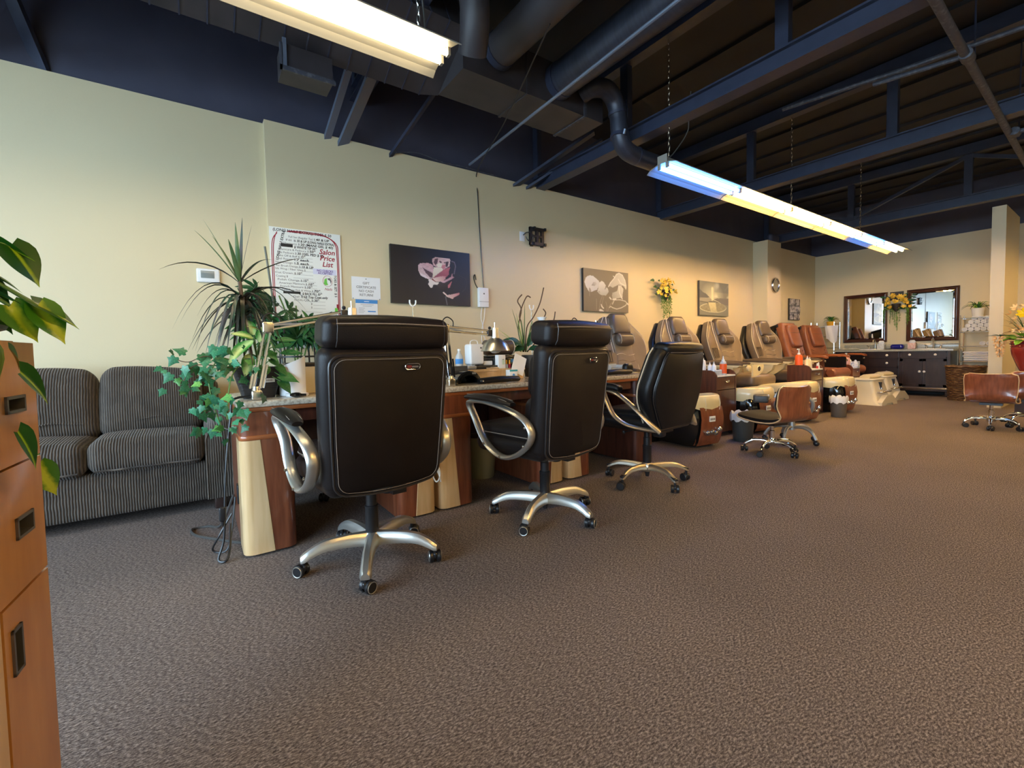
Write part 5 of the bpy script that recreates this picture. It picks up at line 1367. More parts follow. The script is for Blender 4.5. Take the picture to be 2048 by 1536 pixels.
obj('header_mark', MB().lathe([(.001, -.0052), (.008, -.0052), (.008, -.0046)], seg=12).xf(Matrix.Translation((.11, 0, .232)) @ Matrix.Rotation(PI / 2, 4, 'X')).b2((.085, -.0052, .229), (.135, -.0046, .235)), PAPER, cs); wtext('FEBRUARY', .027, .115, .070, BLUEPR, cs, -.0046, align='CENTER', bold=.0005)
pl_ = MB()
for z, a, b in ((.200, .05, .18), (.186, .07, .16), (.165, .03, .09), (.150, .03, .08), (.135, .03, .09), (.120, .03, .08)):
    pl_.b2((a, -.0046, z), (b, -.0040, z + .0025))
obj('print_lines', pl_, GREYINK, cs, kind='stuff'); obj('blue_bar', MB().b2((.12, -.0046, .130), (.20, -.0040, .141)), BLUEPR, cs)
tm = on_wall('thermostat', 'white thermostat on the pale wall above the couch', 'thermostat', .115, 1.69, YA)
obj('case', MB().rbox((0, -.013, 0), (.165, .024, .115), .02, 2), WHITEPL, tm)
obj('display', MB().rbox((-.005, -.0262, .008), (.095, .003, .060), .001, 1), mat('grey_lcd', (.22, .25, .25), .2), tm)
mb_ = on_wall('modem_box', 'white wall box under the hanging black cord', 'modem', 2.785, 1.53)
obj('case', MB().rbox((0, -.025, .11), (.135, .045, .225), .008, 2), WHITEPL, mb_)
obj('seam', MB().b2((-.066, -.0485, .06), (.066, -.0472, .063)), GREYPL, mb_); obj('logo_mark', MB().b2((-.008, -.0485, .145), (.008, -.0472, .160)), GREYPL, mb_)
obj('power_cord', MB().tube(smooth_path([(-.02, -.03, 0), (-.03, -.02, -.12), (.0, -.015, -.25), (-.03, -.02, -.36), (-.01, -.03, -.50), (-.02, -.04, -.62)], 5), .004, 5), WHITEPL, mb_)
obj('power_cord', MB().tube(smooth_path([(.02, -.03, 0), (.01, -.02, -.14), (-.02, -.015, -.27), (.02, -.02, -.38), (.0, -.03, -.50), (.01, -.04, -.62)], 5), .004, 5), WHITEPL, mb_)
hc = tag(obj('hanging_cord', MB().tube(smooth_path([(2.10, 2.35, 3.24), (2.45, 3.4, 3.12), (2.72, 4.30, 3.065), (2.755, YB - .006, 2.8), (2.775, YB - .006, 2.3), (2.80, YB - .008, 1.85), (2.80, YB - .012, 1.74), (2.765, YB - .012, 1.70), (2.70, YB - .01, 1.78), (2.675, YB - .008, 1.86), (2.69, YB - .008, 1.90), (2.705, YB - .008, 1.84)], 6), .0055, 6), BLACKPL), 'black cord hanging from the ceiling down the wall into white box', 'cord')
op = on_wall('outlet_plate', 'white outlet plate beside the black bracket on the wall', 'outlet', 3.39, 2.37)
obj('plate', MB().rbox((0, -.004, .055), (.078, .006, .115), .002, 1), WHITEPL, op)
tvm = on_wall('bracket_mount', 'black metal screen bracket with four openings on the wall', 'bracket', 3.60, 2.33)
bm_ = MB()
for x in (-.10, -.0, .085): bm_.b2((x - .018, -.05, 0), (x + .018, -.02, .22))
for z in (0.0, .10, .18): bm_.b2((-.118, -.052, z), (.103, -.022, z + .04 if z != .10 else z + .025))
obj('frame', bm_, BLACKPL, tvm)
for x in (-.09, .08):
    for z in (.01, .20):
        obj('arm_stub', MB().b2((x, -.022, z - .02), (x + .04, -.001, z + .02)).b2((x + .02, -.075, z - .012), (x + .045, -.045, z + .022)), BLACKPL, tvm)
obj('cable_loop', MB().tube(smooth_path([(-.20, -.012, .11), (-.17, -.05, .14), (-.12, -.08, .13), (-.09, -.07, .08), (-.11, -.06, .03), (-.16, -.05, .05), (-.18, -.04, .09)], 5), .006, 6), BLACKPL, tvm)
ck = thing('wall_clock', 'round silver wall clock on the pilaster', 'clock', (9.378, pyf, 2.195))
cm_ = Matrix.Rotation(PI / 2, 4, 'X')
obj('rim', MB().lathe([(.118, 0), (.148, .0), (.150, .02), (.138, .042), (.118, .044), (.113, .03)], seg=28).xf(cm_), NICKEL, ck)
obj('dial', MB().lathe([(.001, .02), (.116, .02), (.116, .012)], seg=28).xf(cm_), mat('grey_brown_dial', (.20, .185, .165), .4), ck)
obj('hand', MB().b2((-.004, -.026, -.01), (.004, -.022, .06)).xf(Matrix.Rotation(R(55), 4, 'Y')), BOARD, ck); obj('hand', MB().b2((-.003, -.028, -.01), (.003, -.025, .085)).xf(Matrix.Rotation(R(120), 4, 'Y')), BOARD, ck)
for k in range(12):
    obj('hour_mark', MB().b2((-.003, -.024, .09), (.003, -.0205, .105)).xf(Matrix.Rotation(k * PI / 6, 4, 'Y')), BOARD, ck)

# ================================================================ VANITY, MIRRORS, RACKS AT THE BACK WALL
def framed_mirror(label, y0, y1):
    t = thing('framed_mirror', label, 'mirror', (X1, (y0 + y1) / 2, 1.052), group=None)
    w_, h_ = (y1 - y0), 1.035
    prof = [(.0, -.002), (.0, -.030), (.018, -.040), (.030, -.032), (.045, -.036), (.062, -.026), (.070, -.018), (.070, -.002)]
    corners = [(-w_ / 2, 0), (w_ / 2, 0), (w_ / 2, h_), (-w_ / 2, h_)]
    for i in range(4):
        (ax, az), (bx, bz) = corners[i], corners[(i + 1) % 4]
        L = math.hypot(bx - ax, bz - az); ux, uz = (bx - ax) / L, (bz - az) / L; nx, nz = -uz, ux
        ring = lambda px, pz, e: [(d, px + nx * o + ux * o * e, pz + nz * o + uz * o * e) for o, d in prof]
        obj('frame_rail' if i % 2 == 0 else 'frame_stile', MB().rings([ring(ax, az, 1), ring(bx, bz, -1)]), MAHOG, t, angle=20)
    m = obj('glass', MB().b2((-.012, -w_ / 2 + .066, .066), (-.004, w_ / 2 - .066, h_ - .066)), MIRROR, t)
    gl = MB(); a, b = .066, .090
    O = [(-w_ / 2 + a, a), (w_ / 2 - a, a), (w_ / 2 - a, h_ - a), (-w_ / 2 + a, h_ - a)]; I = [(-w_ / 2 + b, b), (w_ / 2 - b, b), (w_ / 2 - b, h_ - b), (-w_ / 2 + b, h_ - b)]
    for i in range(4):
        j = (i + 1) % 4
        gl.add([(-.0125, *O[i]), (-.0125, *O[j]), (-.0155, *I[j]), (-.0155, *I[i])], [(0, 1, 2, 3)])
    obj('bevel', gl, MIRROR, m, smooth=False)
    return t
framed_mirror('mahogany framed mirror left of the yellow wall flowers', 3.05, 3.80)
framed_mirror('mahogany framed mirror right of the yellow wall flowers, beside the towel rack', 1.995, 2.745)
sg = thing('wall_plaque', 'small black framed plaque behind the yellow flowers between the mirrors', 'plaque', (X1, 2.905, 1.90))
obj('frame', MB().b2((-.02, -.105, 0), (-.002, .105, .015)).b2((-.02, -.105, .165), (-.002, .105, .18)).b2((-.02, -.105, 0), (-.002, -.09, .18)).b2((-.02, .09, 0), (-.002, .105, .18)), BLACKPL, sg)
obj('panel', MB().b2((-.012, -.09, .015), (-.002, .09, .165)), ESPRESSO, sg)

VX, VY0, VY1 = 11.44, 1.99, 3.78
va = thing('vanity', 'long espresso wood vanity cabinet with white knobs under the mirrors', 'cabinet', (VX, VY0, 0))
LN = VY1 - VY0
obj('carcass', MB().b2((.022, .02, .13), (.545, LN, .855)), ESPRESSO, va)
obj('base_molding', MB().prism([(-.02, .10), (.02, .10), (.02, .17), (.0, .17), (-.008, .15), (-.02, .14)], .0, LN, 1), ESPRESSO, va)
for y in (.05, LN / 2, LN - .05):
    obj('foot', MB().rbox((.03, y, .05), (.06, .07, .10), .01), ESPRESSO, va)
    obj('foot', MB().rbox((.50, y, .05), (.06, .07, .10), .01), ESPRESSO, va)
KNOBW = mat('white_porcelain_knob', (.75, .72, .68), .2)
def van_front(name, y0, y1, z0, z1, knobs):
    f = MB().b2((.004, y0, z0), (.022, y1, z1))
    fr_ = .045 if name == 'door' else .018
    for a, b in (((y0, z0), (y1, z0 + fr_)), ((y0, z1 - fr_), (y1, z1)), ((y0, z0), (y0 + fr_, z1)), ((y1 - fr_, z0), (y1, z1))):
        f.b2((-.004, a[0], a[1]), (.006, b[0], b[1]))
    o = obj(name, f, ESPRESSO, va)
    for y, z in knobs:
        obj('knob', MB().lathe([(.008, 0), (.008, .012), (.02, .02), (.022, .03), (.012, .038), (.002, .04)], seg=12).xf(Matrix.Translation((-.004, y, z)) @ Matrix.Rotation(-PI / 2, 4, 'Y')), KNOBW, o)
van_front('drawer', .06, .72, .72, .845, [(.21, .79), (.57, .79)])
van_front('door', .06, .387, .18, .71, [(.36, .468)]); van_front('door', .393, .72, .18, .71, [(.425, .468)])
van_front('drawer', 1.335, 1.765, .72, .845, [(1.55, .79)]); van_front('door', 1.335, 1.765, .18, .71, [(1.38, .468)])
for z0, z1 in ((.72, .845), (.545, .71), (.37, .535), (.18, .36)):
    van_front('drawer', .745, 1.31, z0, z1, [(1.03 - .12, (z0 + z1) / 2 + .0)])
ct = thing('countertop', 'speckled grey green stone countertop with backsplash on the vanity', 'countertop', (VX, VY0, .855))
obj('slab', MB().rbox((.265, LN / 2 - .01, .02), (.595, LN + .04, .04), .008, 2), GRANITEG, ct)
obj('backsplash', MB().rbox((.545, LN / 2 - .01, .09), (.024, LN + .02, .11), .006, 1), GRANITEG, ct)
for y in (1.215, .325):
    obj('sink_rim', MB().tube([(.19 + .13 * math.cos(a), y + .20 * math.sin(a), .042) for a in [2 * PI * k / 28 for k in range(28)]], .010, 6, loop=True), WHITEPL, ct)
    obj('sink_bowl', MB().lathe([(.125, .0421), (.05, .0415), (.002, .0412)], (.19, y, 0), 28, sy=1.5), IVORY, ct)
def faucet(label, y):
    t = thing('faucet', label, 'faucet', (11.885, y, .897))
    obj('spout', MB().tube(smooth_path([(0, 0, 0), (0, 0, .14), (-.02, 0, .19), (-.07, 0, .205), (-.115, 0, .19), (-.125, 0, .155)], 4), .012, 8), NICKEL, t)
    obj('base', MB().lathe([(.026, 0), (.02, .02), (.013, .03)], seg=12), NICKEL, t)
    for s in (-1, 1):
        obj('handle', MB().lathe([(.02, 0), (.014, .02), (.011, .05)], (0, s * .10, 0), 10).tube([(0, s * .10, .05), (-.02, s * .115, .075), (-.05, s * .12, .08)], .008, 6), NICKEL, t)
faucet('nickel gooseneck faucet before the left mirror', 3.215); faucet('nickel gooseneck faucet before the right mirror', 2.32)
def tissue(label, y, m2):
    t = thing('tissue_box', label, 'tissue box', (11.86, y, .8975))
    obj('box', MB().rbox((0, 0, .06), (.115, .115, .12), .004, 1), mat(m2[0], m2[1], .6, col2=m2[2], scale=22), t)
    obj('tissue', MB().rings([[(.018 * math.cos(a), .04 * math.sin(a), .12) for a in [2 * PI * k / 10 for k in range(10)]], [(.03 * math.cos(a) * (1 + .3 * math.sin(3 * a)), .055 * math.sin(a), .15 + .008 * math.sin(2 * a)) for a in [2 * PI * k / 10 for k in range(10)]], [(.012 * math.cos(a), .03 * math.sin(a), .18) for a in [2 * PI * k / 10 for k in range(10)]]]), PAPER, t)
tissue('grey white tissue box before the left mirror', 3.107, ('grey_pattern_card', (.55, .58, .60), (.78, .78, .78))); tissue('pink patterned tissue box before the right mirror', 2.625, ('pink_pattern_card', (.70, .38, .33), (.80, .72, .66)))
t = thing('blue_dish', 'cobalt blue glass dish on the stone counter', 'dish', (11.83, 2.84, .8985))
obj('dish', MB().rbox((0, 0, .05), (.16, .21, .10), .045, 3, 2), BLUEGL, t); obj('dish_rib', MB().tube([(-.082, -.05, .02), (-.085, -.05, .07)], .006, 6).tube([(-.082, .05, .02), (-.085, .05, .07)], .006, 6), BLUEGL, t)
t = thing('counter_tray', 'flat dark tray under the grey tissue box', 'tray', (11.60, 3.0, .8975)); obj('tray', MB().rbox((0, 0, .006), (.14, .09, .012), .004, 1), BLACKPL, t)
t.location = (11.82, 2.99, .8975)
def towel_cloth(label, loc, w_, d_, seed=0, group=None):
    r_ = random.Random(seed); ph = [r_.uniform(0, 6) for _ in range(4)]
    def f(u, v):
        a, b = (u - .5) * w_, (v - .5) * d_
        return (a, b, .012 + .010 * (math.sin(9 * u + ph[0]) + math.sin(7 * v + ph[1])) ** 2 / 2)
    m = MB().grid(f, 8, 8); n = m.n(); m.grid(lambda u, v: (lambda p: (p[0], p[1], .0))(f(u, v)), 8, 8)
    return tag(obj('towel', m, TOWEL, loc=loc), label, 'towel', group)
towel_cloth('crumpled white towel on the left end of the stone counter', (11.62, 3.60, .899), .30, .40, 2)
def rack(label, x, y0, y1, shelves, ztop, depth=.32):
    t = thing('wire_rack', label, 'rack', (x, y0, 0))
    for yy in (0, y1 - y0):
        for xx in (0, depth):
            obj('post', MB().tube([(xx, yy, 0), (xx, yy, ztop)], .011, 8), CHROME, t)
    for z in shelves:
        s = MB().tube([(0, 0, z), (depth, 0, z), (depth, y1 - y0, z), (0, y1 - y0, z)], .007, 6, loop=True)
        for q in range(1, 9): s.tube([(0, (y1 - y0) * q / 9, z + .006), (depth, (y1 - y0) * q / 9, z + .006)], .003, 4)
        obj('shelf', s, CHROME, t)
    for z in (ztop - .04, .78): obj('side_rail', MB().tube([(0, 0, z), (depth, 0, z)], .006, 6), CHROME, t)
    return t
rack('chrome towel rack between the right mirror and the column', 11.62, 1.32, 1.92, (.35, .655, .93, 1.19, 1.445), 1.50)
rack('chrome rack with hanging towels left of the vanity mirrors', 11.62, 3.86, 4.30, (.95, 1.2, 1.42), 1.52)
rolls = [(i, j) for j in range(4) for i in range(6 - j)]
RY = []
for i, j in rolls: RY.append((1.865 - .078 * i - .039 * j, 1.198 + .045 + j * .066))
def towel_roll():
    m = MB()
    m.tube([(-.10, 0, 0), (-.098, 0, 0), (.098, 0, 0), (.10, 0, 0)], [.030, .038, .038, .030], 12)
    m.tube([(-.101 - .002, .026 * (1 - k / 22) * math.cos(k * .6), .026 * (1 - k / 22) * math.sin(k * .6)) for k in range(20)], .005, 4)
    return mesh('towel_roll', m, TOWEL)
TR = towel_roll()
for k, (y, z) in enumerate(RY):
    o = obj('rolled_towel', TR, None, loc=(11.74, y, z)); tag(o, 'white rolled towel, ' + ('first', 'second', 'third', 'fourth', 'fifth', 'sixth')[rolls[k][0]] + ' from left in the ' + ('bottom', 'second', 'third', 'top')[rolls[k][1]] + ' row of the pyramid', 'towel', 'rolled towels in a pyramid on the rack')
for k in range(2):
    o = obj('rolled_towel', TR, None, loc=(11.74, 1.64 - .08 * k, .983)); tag(o, ('left', 'right')[k] + ' white rolled towel of the two on the thin middle shelf', 'towel', 'rolled towels on the middle shelf')
for k in range(5):
    m = MB().rbox((0, 0, .016), (.30, .50 - .02 * (k % 2), .028), .0135, 2, 3); m.map(lambda x, y, z: (x, y, z + .003 * math.sin(y * 9)))
    tag(obj('folded_towel', m, TOWEL, loc=(11.78, 1.625 + .006 * (k % 3), .668 + k * .0345)), ('lowest', 'second lowest', 'middle', 'second highest', 'topmost')[k] + ' folded white towel of the stack on the rack', 'towel', 'folded towels stacked on the rack')
m = MB().grid(lambda u, v: (11.61 - .015 - .01 * math.sin(u * 9 + v * 3), 3.80 + .20 * u + .05 * (1 - v) * (u - .5), 1.44 - .34 * v - .05 * math.sin(u * 5) * v), 10, 8); n_ = m.n()
m.grid(lambda u, v: (11.61 - .003 - .01 * math.sin(u * 9 + v * 3), 3.80 + .20 * u + .05 * (1 - v) * (u - .5), 1.44 - .34 * v - .05 * math.sin(u * 5) * v), 10, 8)
tag(obj('towel', m, TOWEL), 'white towel hanging from the chrome rack behind the right tan chair', 'towel')

# ================================================================ PLANTS
def leaf_mesh(name, m, half, rows=7, lobe=0.0, fold=.10, droop=.15, cols=2, wave=0.0):
    """unit leaf: base at the origin, tip at +Y, midrib on x = 0"""
    vs = []; fs = []
    n = 2 * cols + 1
    for i in range(rows + 1):
        t = i / rows
        h = resample(half, t)[0]
        for j in range(n):
            u = -1 + 2 * j / (n - 1)
            vs.append((u * h, t - lobe * abs(u) * (1 - t) ** 4, fold * abs(u) * h / .3 * .6 - droop * t * t + wave * math.sin(9 * t + 3 * u) * abs(u)))
    for i in range(rows):
        for j in range(n - 1):
            fs.append((i * n + j, i * n + j + 1, (i + 1) * n + j + 1, (i + 1) * n + j))
    return mesh(name, MB().add(vs, fs), m, angle=80)
HEART = [(0, .22), (.08, .33), (.22, .385), (.4, .35), (.6, .25), (.78, .12), (.9, .04), (1, .003)]
LANCE = [(0, .02), (.12, .12), (.35, .19), (.55, .18), (.8, .09), (1, .003)]
OVAL = [(0, .03), (.1, .16), (.3, .26), (.55, .26), (.8, .14), (.93, .05), (1, .003)]
BLADE = [(0, .04), (.3, .06), (.7, .045), (1, .002)]
L_PHILO = leaf_mesh('leaf', PHILO, HEART, 9, .14, .10, .12, 3); L_PHILOY = leaf_mesh('leaf', PHILOY, HEART, 9, .14, .10, .12, 3)
L_HEARTD = leaf_mesh('leaf', LEAFM, HEART, 7, .14, .10, .18)
L_DIEFF = leaf_mesh('leaf', DIEFF, OVAL, 8, .0, .12, .25, 3, .015)
L_OVALM = leaf_mesh('leaf', LEAFM, OVAL, 7, 0, .10, .2)
L_OVALD = leaf_mesh('leaf', LEAFD, OVAL, 6, 0, .12, .25)
L_BLADEG = leaf_mesh('leaf', LEAFY, BLADE, 6, 0, .06, .55, 1)
L_BLADEM = leaf_mesh('leaf', LEAFM, BLADE, 6, 0, .06, .55, 1)
def ivy_mesh(m):
    pts = [(0, 0), (.20, -.12), (.34, .02), (.30, .16), (.52, .28), (.30, .44), (.20, .60), (0, 1.0)]
    out = pts + [(-x, y) for x, y in reversed(pts[1:-1])]
    c = (0, .30, .05)
    vs = [c] + [(x, y, -.10 * (x * x + .4 * y * y)) for x, y in out]
    return mesh('leaf', MB().add(vs, [(0, 1 + i, 1 + (i + 1) % len(out)) for i in range(len(out))]), m, angle=80)
L_IVY = ivy_mesh(LEAFB); L_IVYM = ivy_mesh(LEAFM); L_IVYY = ivy_mesh(leafmat('young_ivy_leaf', (.10, .36, .08), (.16, .45, .12)))
def palmate_mesh(m):
    mb = MB()
    for k in range(7):
        a = R(-115 + 230 * k / 6); L = .62 + .38 * math.cos(a * .55)
        rows = 4; vs = []; fs = []
        for i in range(rows + 1):
            t = i / rows; h = .135 * (math.sin(PI * (.06 + .93 * t)) ** .8)
            for u in (-1, 0, 1):
                x, y, z = u * h * L, .06 + t * L, .03 * abs(u) - .34 * t * t
                vs.append((x * math.cos(a) + y * math.sin(a), -x * math.sin(a) + y * math.cos(a), z))
        for i in range(rows):
            for j in range(2): fs.append((i * 3 + j, i * 3 + j + 1, i * 3 + j + 4, i * 3 + j + 3))
        mb.add(vs, fs)
    return mesh('leaf', mb, m, angle=80)
L_PALM = palmate_mesh(LEAFD); L_PALMM = palmate_mesh(LEAFM)
def put(me, parent, base, tip, normal=(0, 0, 1), width=1.0, name='leaf', label=None):
    b, t = Vector(base), Vector(tip)
    y = t - b; L = y.length; y.normalize()
    z = Vector(normal); z = z - y * z.dot(y)
    z = z.normalized() if z.length > 1e-4 else y.orthogonal().normalized()
    x = y.cross(z)
    o = bpy.data.objects.new(name, me); COL.objects.link(o); o.parent = parent
    Mt = Matrix((x * L * width, y * L, z * L)).transposed().to_4x4()
    Mt.translation = b - Vector(parent.location)
    o.matrix_basis = Mt
    if label: o['label'] = label
    return o
def stem(parent, pts, r, m=STEM, name='stem', n=5):
    L0 = Vector(parent.location)
    return obj(name, MB().tube([tuple(Vector(p) - L0) for p in smooth_path(pts, n)], r, 6), m, parent)
def strap(parent, base, tip, w_, m, lift=.1, name='leaf', segs=9):
    """long arching leaf, V-folded"""
    b, t = Vector(base), Vector(tip); L0 = Vector(parent.location)
    c = (b + t) / 2 + Vector((0, 0, lift))
    side = (t - b).cross(Vector((0, 0, 1)))
    side = side.normalized() if side.length > 1e-3 else Vector((1, 0, 0))
    vs = []
    for i in range(segs + 1):
        q = i / segs
        p = b * (1 - q) ** 2 + 2 * c * q * (1 - q) + t * q * q - L0
        h = w_ * min(1, .55 + q * 2) * (1 - q ** 3) + .0006
        vs += [tuple(p - side * h + Vector((0, 0, h * .5))), tuple(p), tuple(p + side * h + Vector((0, 0, h * .5)))]
    fs = []
    for i in range(segs):
        for j in range(2): fs.append((i * 3 + j, i * 3 + j + 1, i * 3 + j + 4, i * 3 + j + 3))
    return obj(name, MB().add(vs, fs), m, parent, angle=80)
rp_ = random.Random(11)
TOCAM = lambda p: Vector((-p[0], -p[1], 1.0 - p[2])).normalized()

# philodendron on the cabinet
ph = thing('philodendron', 'heart-leaved green and lime philodendron on the cabinet at the left edge', 'plant', (-0.47, 0.93, 1.038))
obj('pot', MB().lathe([(.075, .012), (.105, .16), (.112, .17), (.10, .17), (.09, .14), (.005, .13)], seg=22), DARKPOT, ph)
obj('saucer', MB().lathe([(.10, 0), (.165, .012), (.168, .018), (.10, .008), (.01, .008)], (.07, .02, 0), 24), BLACKPL, ph)
obj('soil', MB().lathe([(.005, .150), (.09, .150), (.09, .140)], seg=18), SOIL, ph)
node = lambda x, y, z: (x, y, z)
PH = [((-.236, 1.02, 1.185), (-.203, 1.03, 1.126), 1.15, L_PHILO, (.3, -.6, .75)), ((-.275, 1.01, 1.20), (-.208, 1.03, 1.172), .50, L_PHILO, (-.2, .3, 1)),
      ((-.217, 1.03, 1.098), (-.160, 1.038, 1.061), .92, L_PHILO, (.1, -.35, .9)), ((-.211, 1.025, 1.092), (-.178, 1.032, 1.031), .98, L_PHILOY, (.45, -.75, .45)),
      ((-.240, 1.015, 1.090), (-.210, 1.026, 1.033), .98, L_PHILOY, (.35, -.8, .45)), ((-.275, 1.01, 1.118), (-.220, 1.026, 1.094), .62, L_PHILO, (0, .1, 1)),
      ((-.262, 1.015, 1.140), (-.223, 1.026, 1.115), .42, L_PHILO, (.2, -.2, 1)), ((-.265, 1.012, 1.136), (-.236, 1.022, 1.094), .7, L_HEARTD, (.5, -.7, .5)),
      ((-.262, 1.012, 1.085), (-.236, 1.02, 1.047), .85, L_HEARTD, (.4, -.7, .5)), ((-.30, 1.0, 1.17), (-.26, 1.0, 1.10), .9, L_PHILO, (.5, -.7, .6)),
      ((-.36, .98, 1.25), (-.29, 1.0, 1.21), .9, L_PHILO, (.3, -.6, .8)), ((-.40, 1.05, 1.26), (-.33, 1.08, 1.19), .9, L_PHILO, (.2, -.5, .9))]
for b, t_, w_, me, nr in PH:
    put(me, ph, b, t_, nr, w_)
    stem(ph, [(-.45, .94, 1.19), ((b[0] - .45) / 2, (b[1] + .94) / 2, max(b[2], 1.16) + .02), b], .0028)
# a vine falling down the front and one reaching past the far corner
CABF = lambda s, z, o=.02: (-.24 + .093 * s + .996 * o, 1.125 + .996 * s - .093 * o, z)
stem(ph, [(-.44, .92, 1.19), (-.32, .93, 1.10), CABF(-.235, 1.03, .035), CABF(-.225, .97, .03), CABF(-.22, .90, .025)], .0032)
for b, t_, w_, nr in ((CABF(-.195, .985, .045), CABF(-.118, .932, .06), .55, (.8, -.5, .4)), (CABF(-.215, .90, .045), CABF(-.168, .835, .055), .55, (.9, -.4, .2)), (CABF(-.21, 1.02, .04), CABF(-.163, .99, .04), .45, (.8, -.4, .5))):
    put(L_PHILO, ph, b, t_, nr, w_)
stem(ph, [(-.44, .98, 1.19), (-.38, 1.12, 1.16), (-.34, 1.19, 1.05), (-.285, 1.21, .90), (-.26, 1.20, .82)], .0032)
put(L_PHILOY, ph, (-.262, 1.20, .80), (-.236, 1.195, .738), (.2, -.9, .3), .95)
for z in (1.0, .9):
    put(L_PHILO, ph, (-.33 + (1.05 - z) * .2, 1.20, z), (-.36, 1.24, z - .07), (-.3, .8, .4), .9)

# planter on the first table: dracaena, dieffenbachia, ivy
pl1 = thing('mixed_planter', 'dark square planter of dracaena, dieffenbachia and trailing ivy on the first table', 'plant', (0.275, 2.745, 0.782))
rg = []
for z, h in ((.0, .075), (.155, .115), (.165, .118), (.165, .105), (.135, .10)):
    rg.append([(x, y, z) for x, y in rrect(h, h, .015, 3)])
obj('pot', MB().rings(rg, cap=True), DARKPOT, pl1)
obj('soil', MB().prism(rrect(.10, .10, .015, 3), .136, .142, 2), SOIL, pl1)
tg = MB().rbox((0, 0, 0), (.055, .003, .022), .001, 1)
tag_o = obj('barcode_tag', tg, PAPER, pl1, loc=(.045, -.103, .095), rot=(R(14), 0, 0))
for k in range(7): obj('tag_bar', MB().b2((-.018 + k * .005, -.0026, -.006), (-.0155 + k * .005, -.0015, .006)), GREYINK, tag_o)
stem(pl1, [(.265, 2.76, .92), (.24, 2.76, 1.1), (.22, 2.75, 1.3), (.212, 2.75, 1.41)], .010, STEMB, 'trunk')
D1, D2 = (.212, 2.75, 1.40), (.222, 2.75, 1.31)
for tp, lf, m in (((.02, 2.72, 1.65), .03, STRAPL), ((.06, 2.76, 1.72), .02, STRAPL), ((.24, 2.78, 1.76), -.01, STRAP), ((.20, 2.70, 1.71), 0, STRAPL), ((.28, 2.74, 1.715), .02, STRAP), ((.10, 2.85, 1.66), .03, STRAPL), ((.16, 2.62, 1.60), .03, STRAPL),
                  ((-.13, 2.72, 1.44), .13, STRAP), ((.53, 2.72, 1.56), .05, STRAP), ((.40, 2.95, 1.58), .08, STRAP)):
    strap(pl1, D1, tp, .011, m, lf)
for tp, lf in (((-.09, 2.70, 1.15), .30), ((-.06, 2.74, 1.18), .26), ((.0, 2.66, 1.04), .30), ((.04, 2.62, 1.02), .26), ((.57, 2.70, 1.30), .16), ((.53, 2.66, 1.25), .20), ((.49, 2.62, 1.19), .24), ((.31, 2.60, 1.20), .16), ((.205, 2.60, .88), .30), ((.09, 2.60, 1.06), .22), ((.13, 2.58, 1.03), .2)):
    strap(pl1, D2, tp, .010, STRAP, lf)
for k in range(40):
    a = 2 * PI * k / 40 * 1.0 + rp_.uniform(-.2, .2); r_ = rp_.uniform(.14, .29); dz = rp_.uniform(-.34, -.08)
    b = (D2[0], D2[1], D2[2] - .10 * (k % 4) / 3)
    strap(pl1, b, (b[0] + r_ * math.cos(a), b[1] + r_ * .8 * math.sin(a), b[2] + dz), rp_.uniform(.007, .011), STRAP, rp_.uniform(.12, .24))
DI = [((.25, 2.62, 1.10), (.16, 2.60, 1.14), 1.0, (.1, -.7, .7)), ((.28, 2.62, 1.08), (.30, 2.61, 1.165), 1.15, (.0, -1, .3)), ((.25, 2.62, 1.09), (.12, 2.56, 1.00), .85, (-.3, -.6, .8)), ((.23, 2.62, 1.02), (.21, 2.58, .91), 1.05, (.2, -1, .3)),
      ((.31, 2.64, 1.12), (.24, 2.58, 1.18), .9, (0, -.5, 1)), ((.26, 2.66, 1.12), (.22, 2.72, 1.22), .9, (-.4, -.6, .8))]
for b, t_, w_, nr in DI:
    put(L_DIEFF, pl1, b, t_, nr, w_); stem(pl1, [(.28, 2.72, .92), (.27, 2.68, 1.0), b], .004)
for b, t_, w_, me in (((.38, 2.64, 1.02), (.49, 2.62, 1.03), .75, L_OVALM), ((.36, 2.64, 1.09), (.46, 2.62, 1.10), .7, L_OVALM), ((.35, 2.62, 1.05), (.44, 2.60, 1.08), .7, L_OVALM), ((.33, 2.61, .99), (.37, 2.59, .95), 1.2, L_HEARTD), ((.37, 2.61, .90), (.465, 2.59, .87), .95, L_HEARTD),
                      ((.37, 2.60, .87), (.42, 2.57, .805), 1.0, L_HEARTD), ((.36, 2.62, .95), (.41, 2.60, .90), 1.0, L_HEARTD), ((.30, 2.60, .95), (.27, 2.57, .89), 1.1, L_HEARTD), ((.32, 2.63, 1.03), (.36, 2.58, .98), 1.0, L_IVYM)):
    put(me, pl1, b, t_, (.2, -.7, .6), w_); stem(pl1, [(.29, 2.70, .93), ((b[0] + .29) / 2, (b[1] + 2.7) / 2, b[2] + .03), b], .003)
iv = [(.20, 2.64, .96), (.10, 2.58, 1.00), (.05, 2.56, .90), (.06, 2.55, .78), (.09, 2.55, .66)]
ivs = smooth_path(iv, 6)
stem(pl1, iv, .003); stem(pl1, [(.19, 2.62, .95), (.05, 2.57, 1.01), (-.03, 2.57, .985), (-.08, 2.57, 1.0)], .002, STEMB); stem(pl1, [(.15, 2.60, .95), (.0, 2.56, .97), (-.05, 2.56, .90), (-.05, 2.56, .86)], .002, STEMB)
stem(pl1, [(.18, 2.62, .96), (.14, 2.55, .90), (.12, 2.53, .78), (.115, 2.53, .70)], .003)
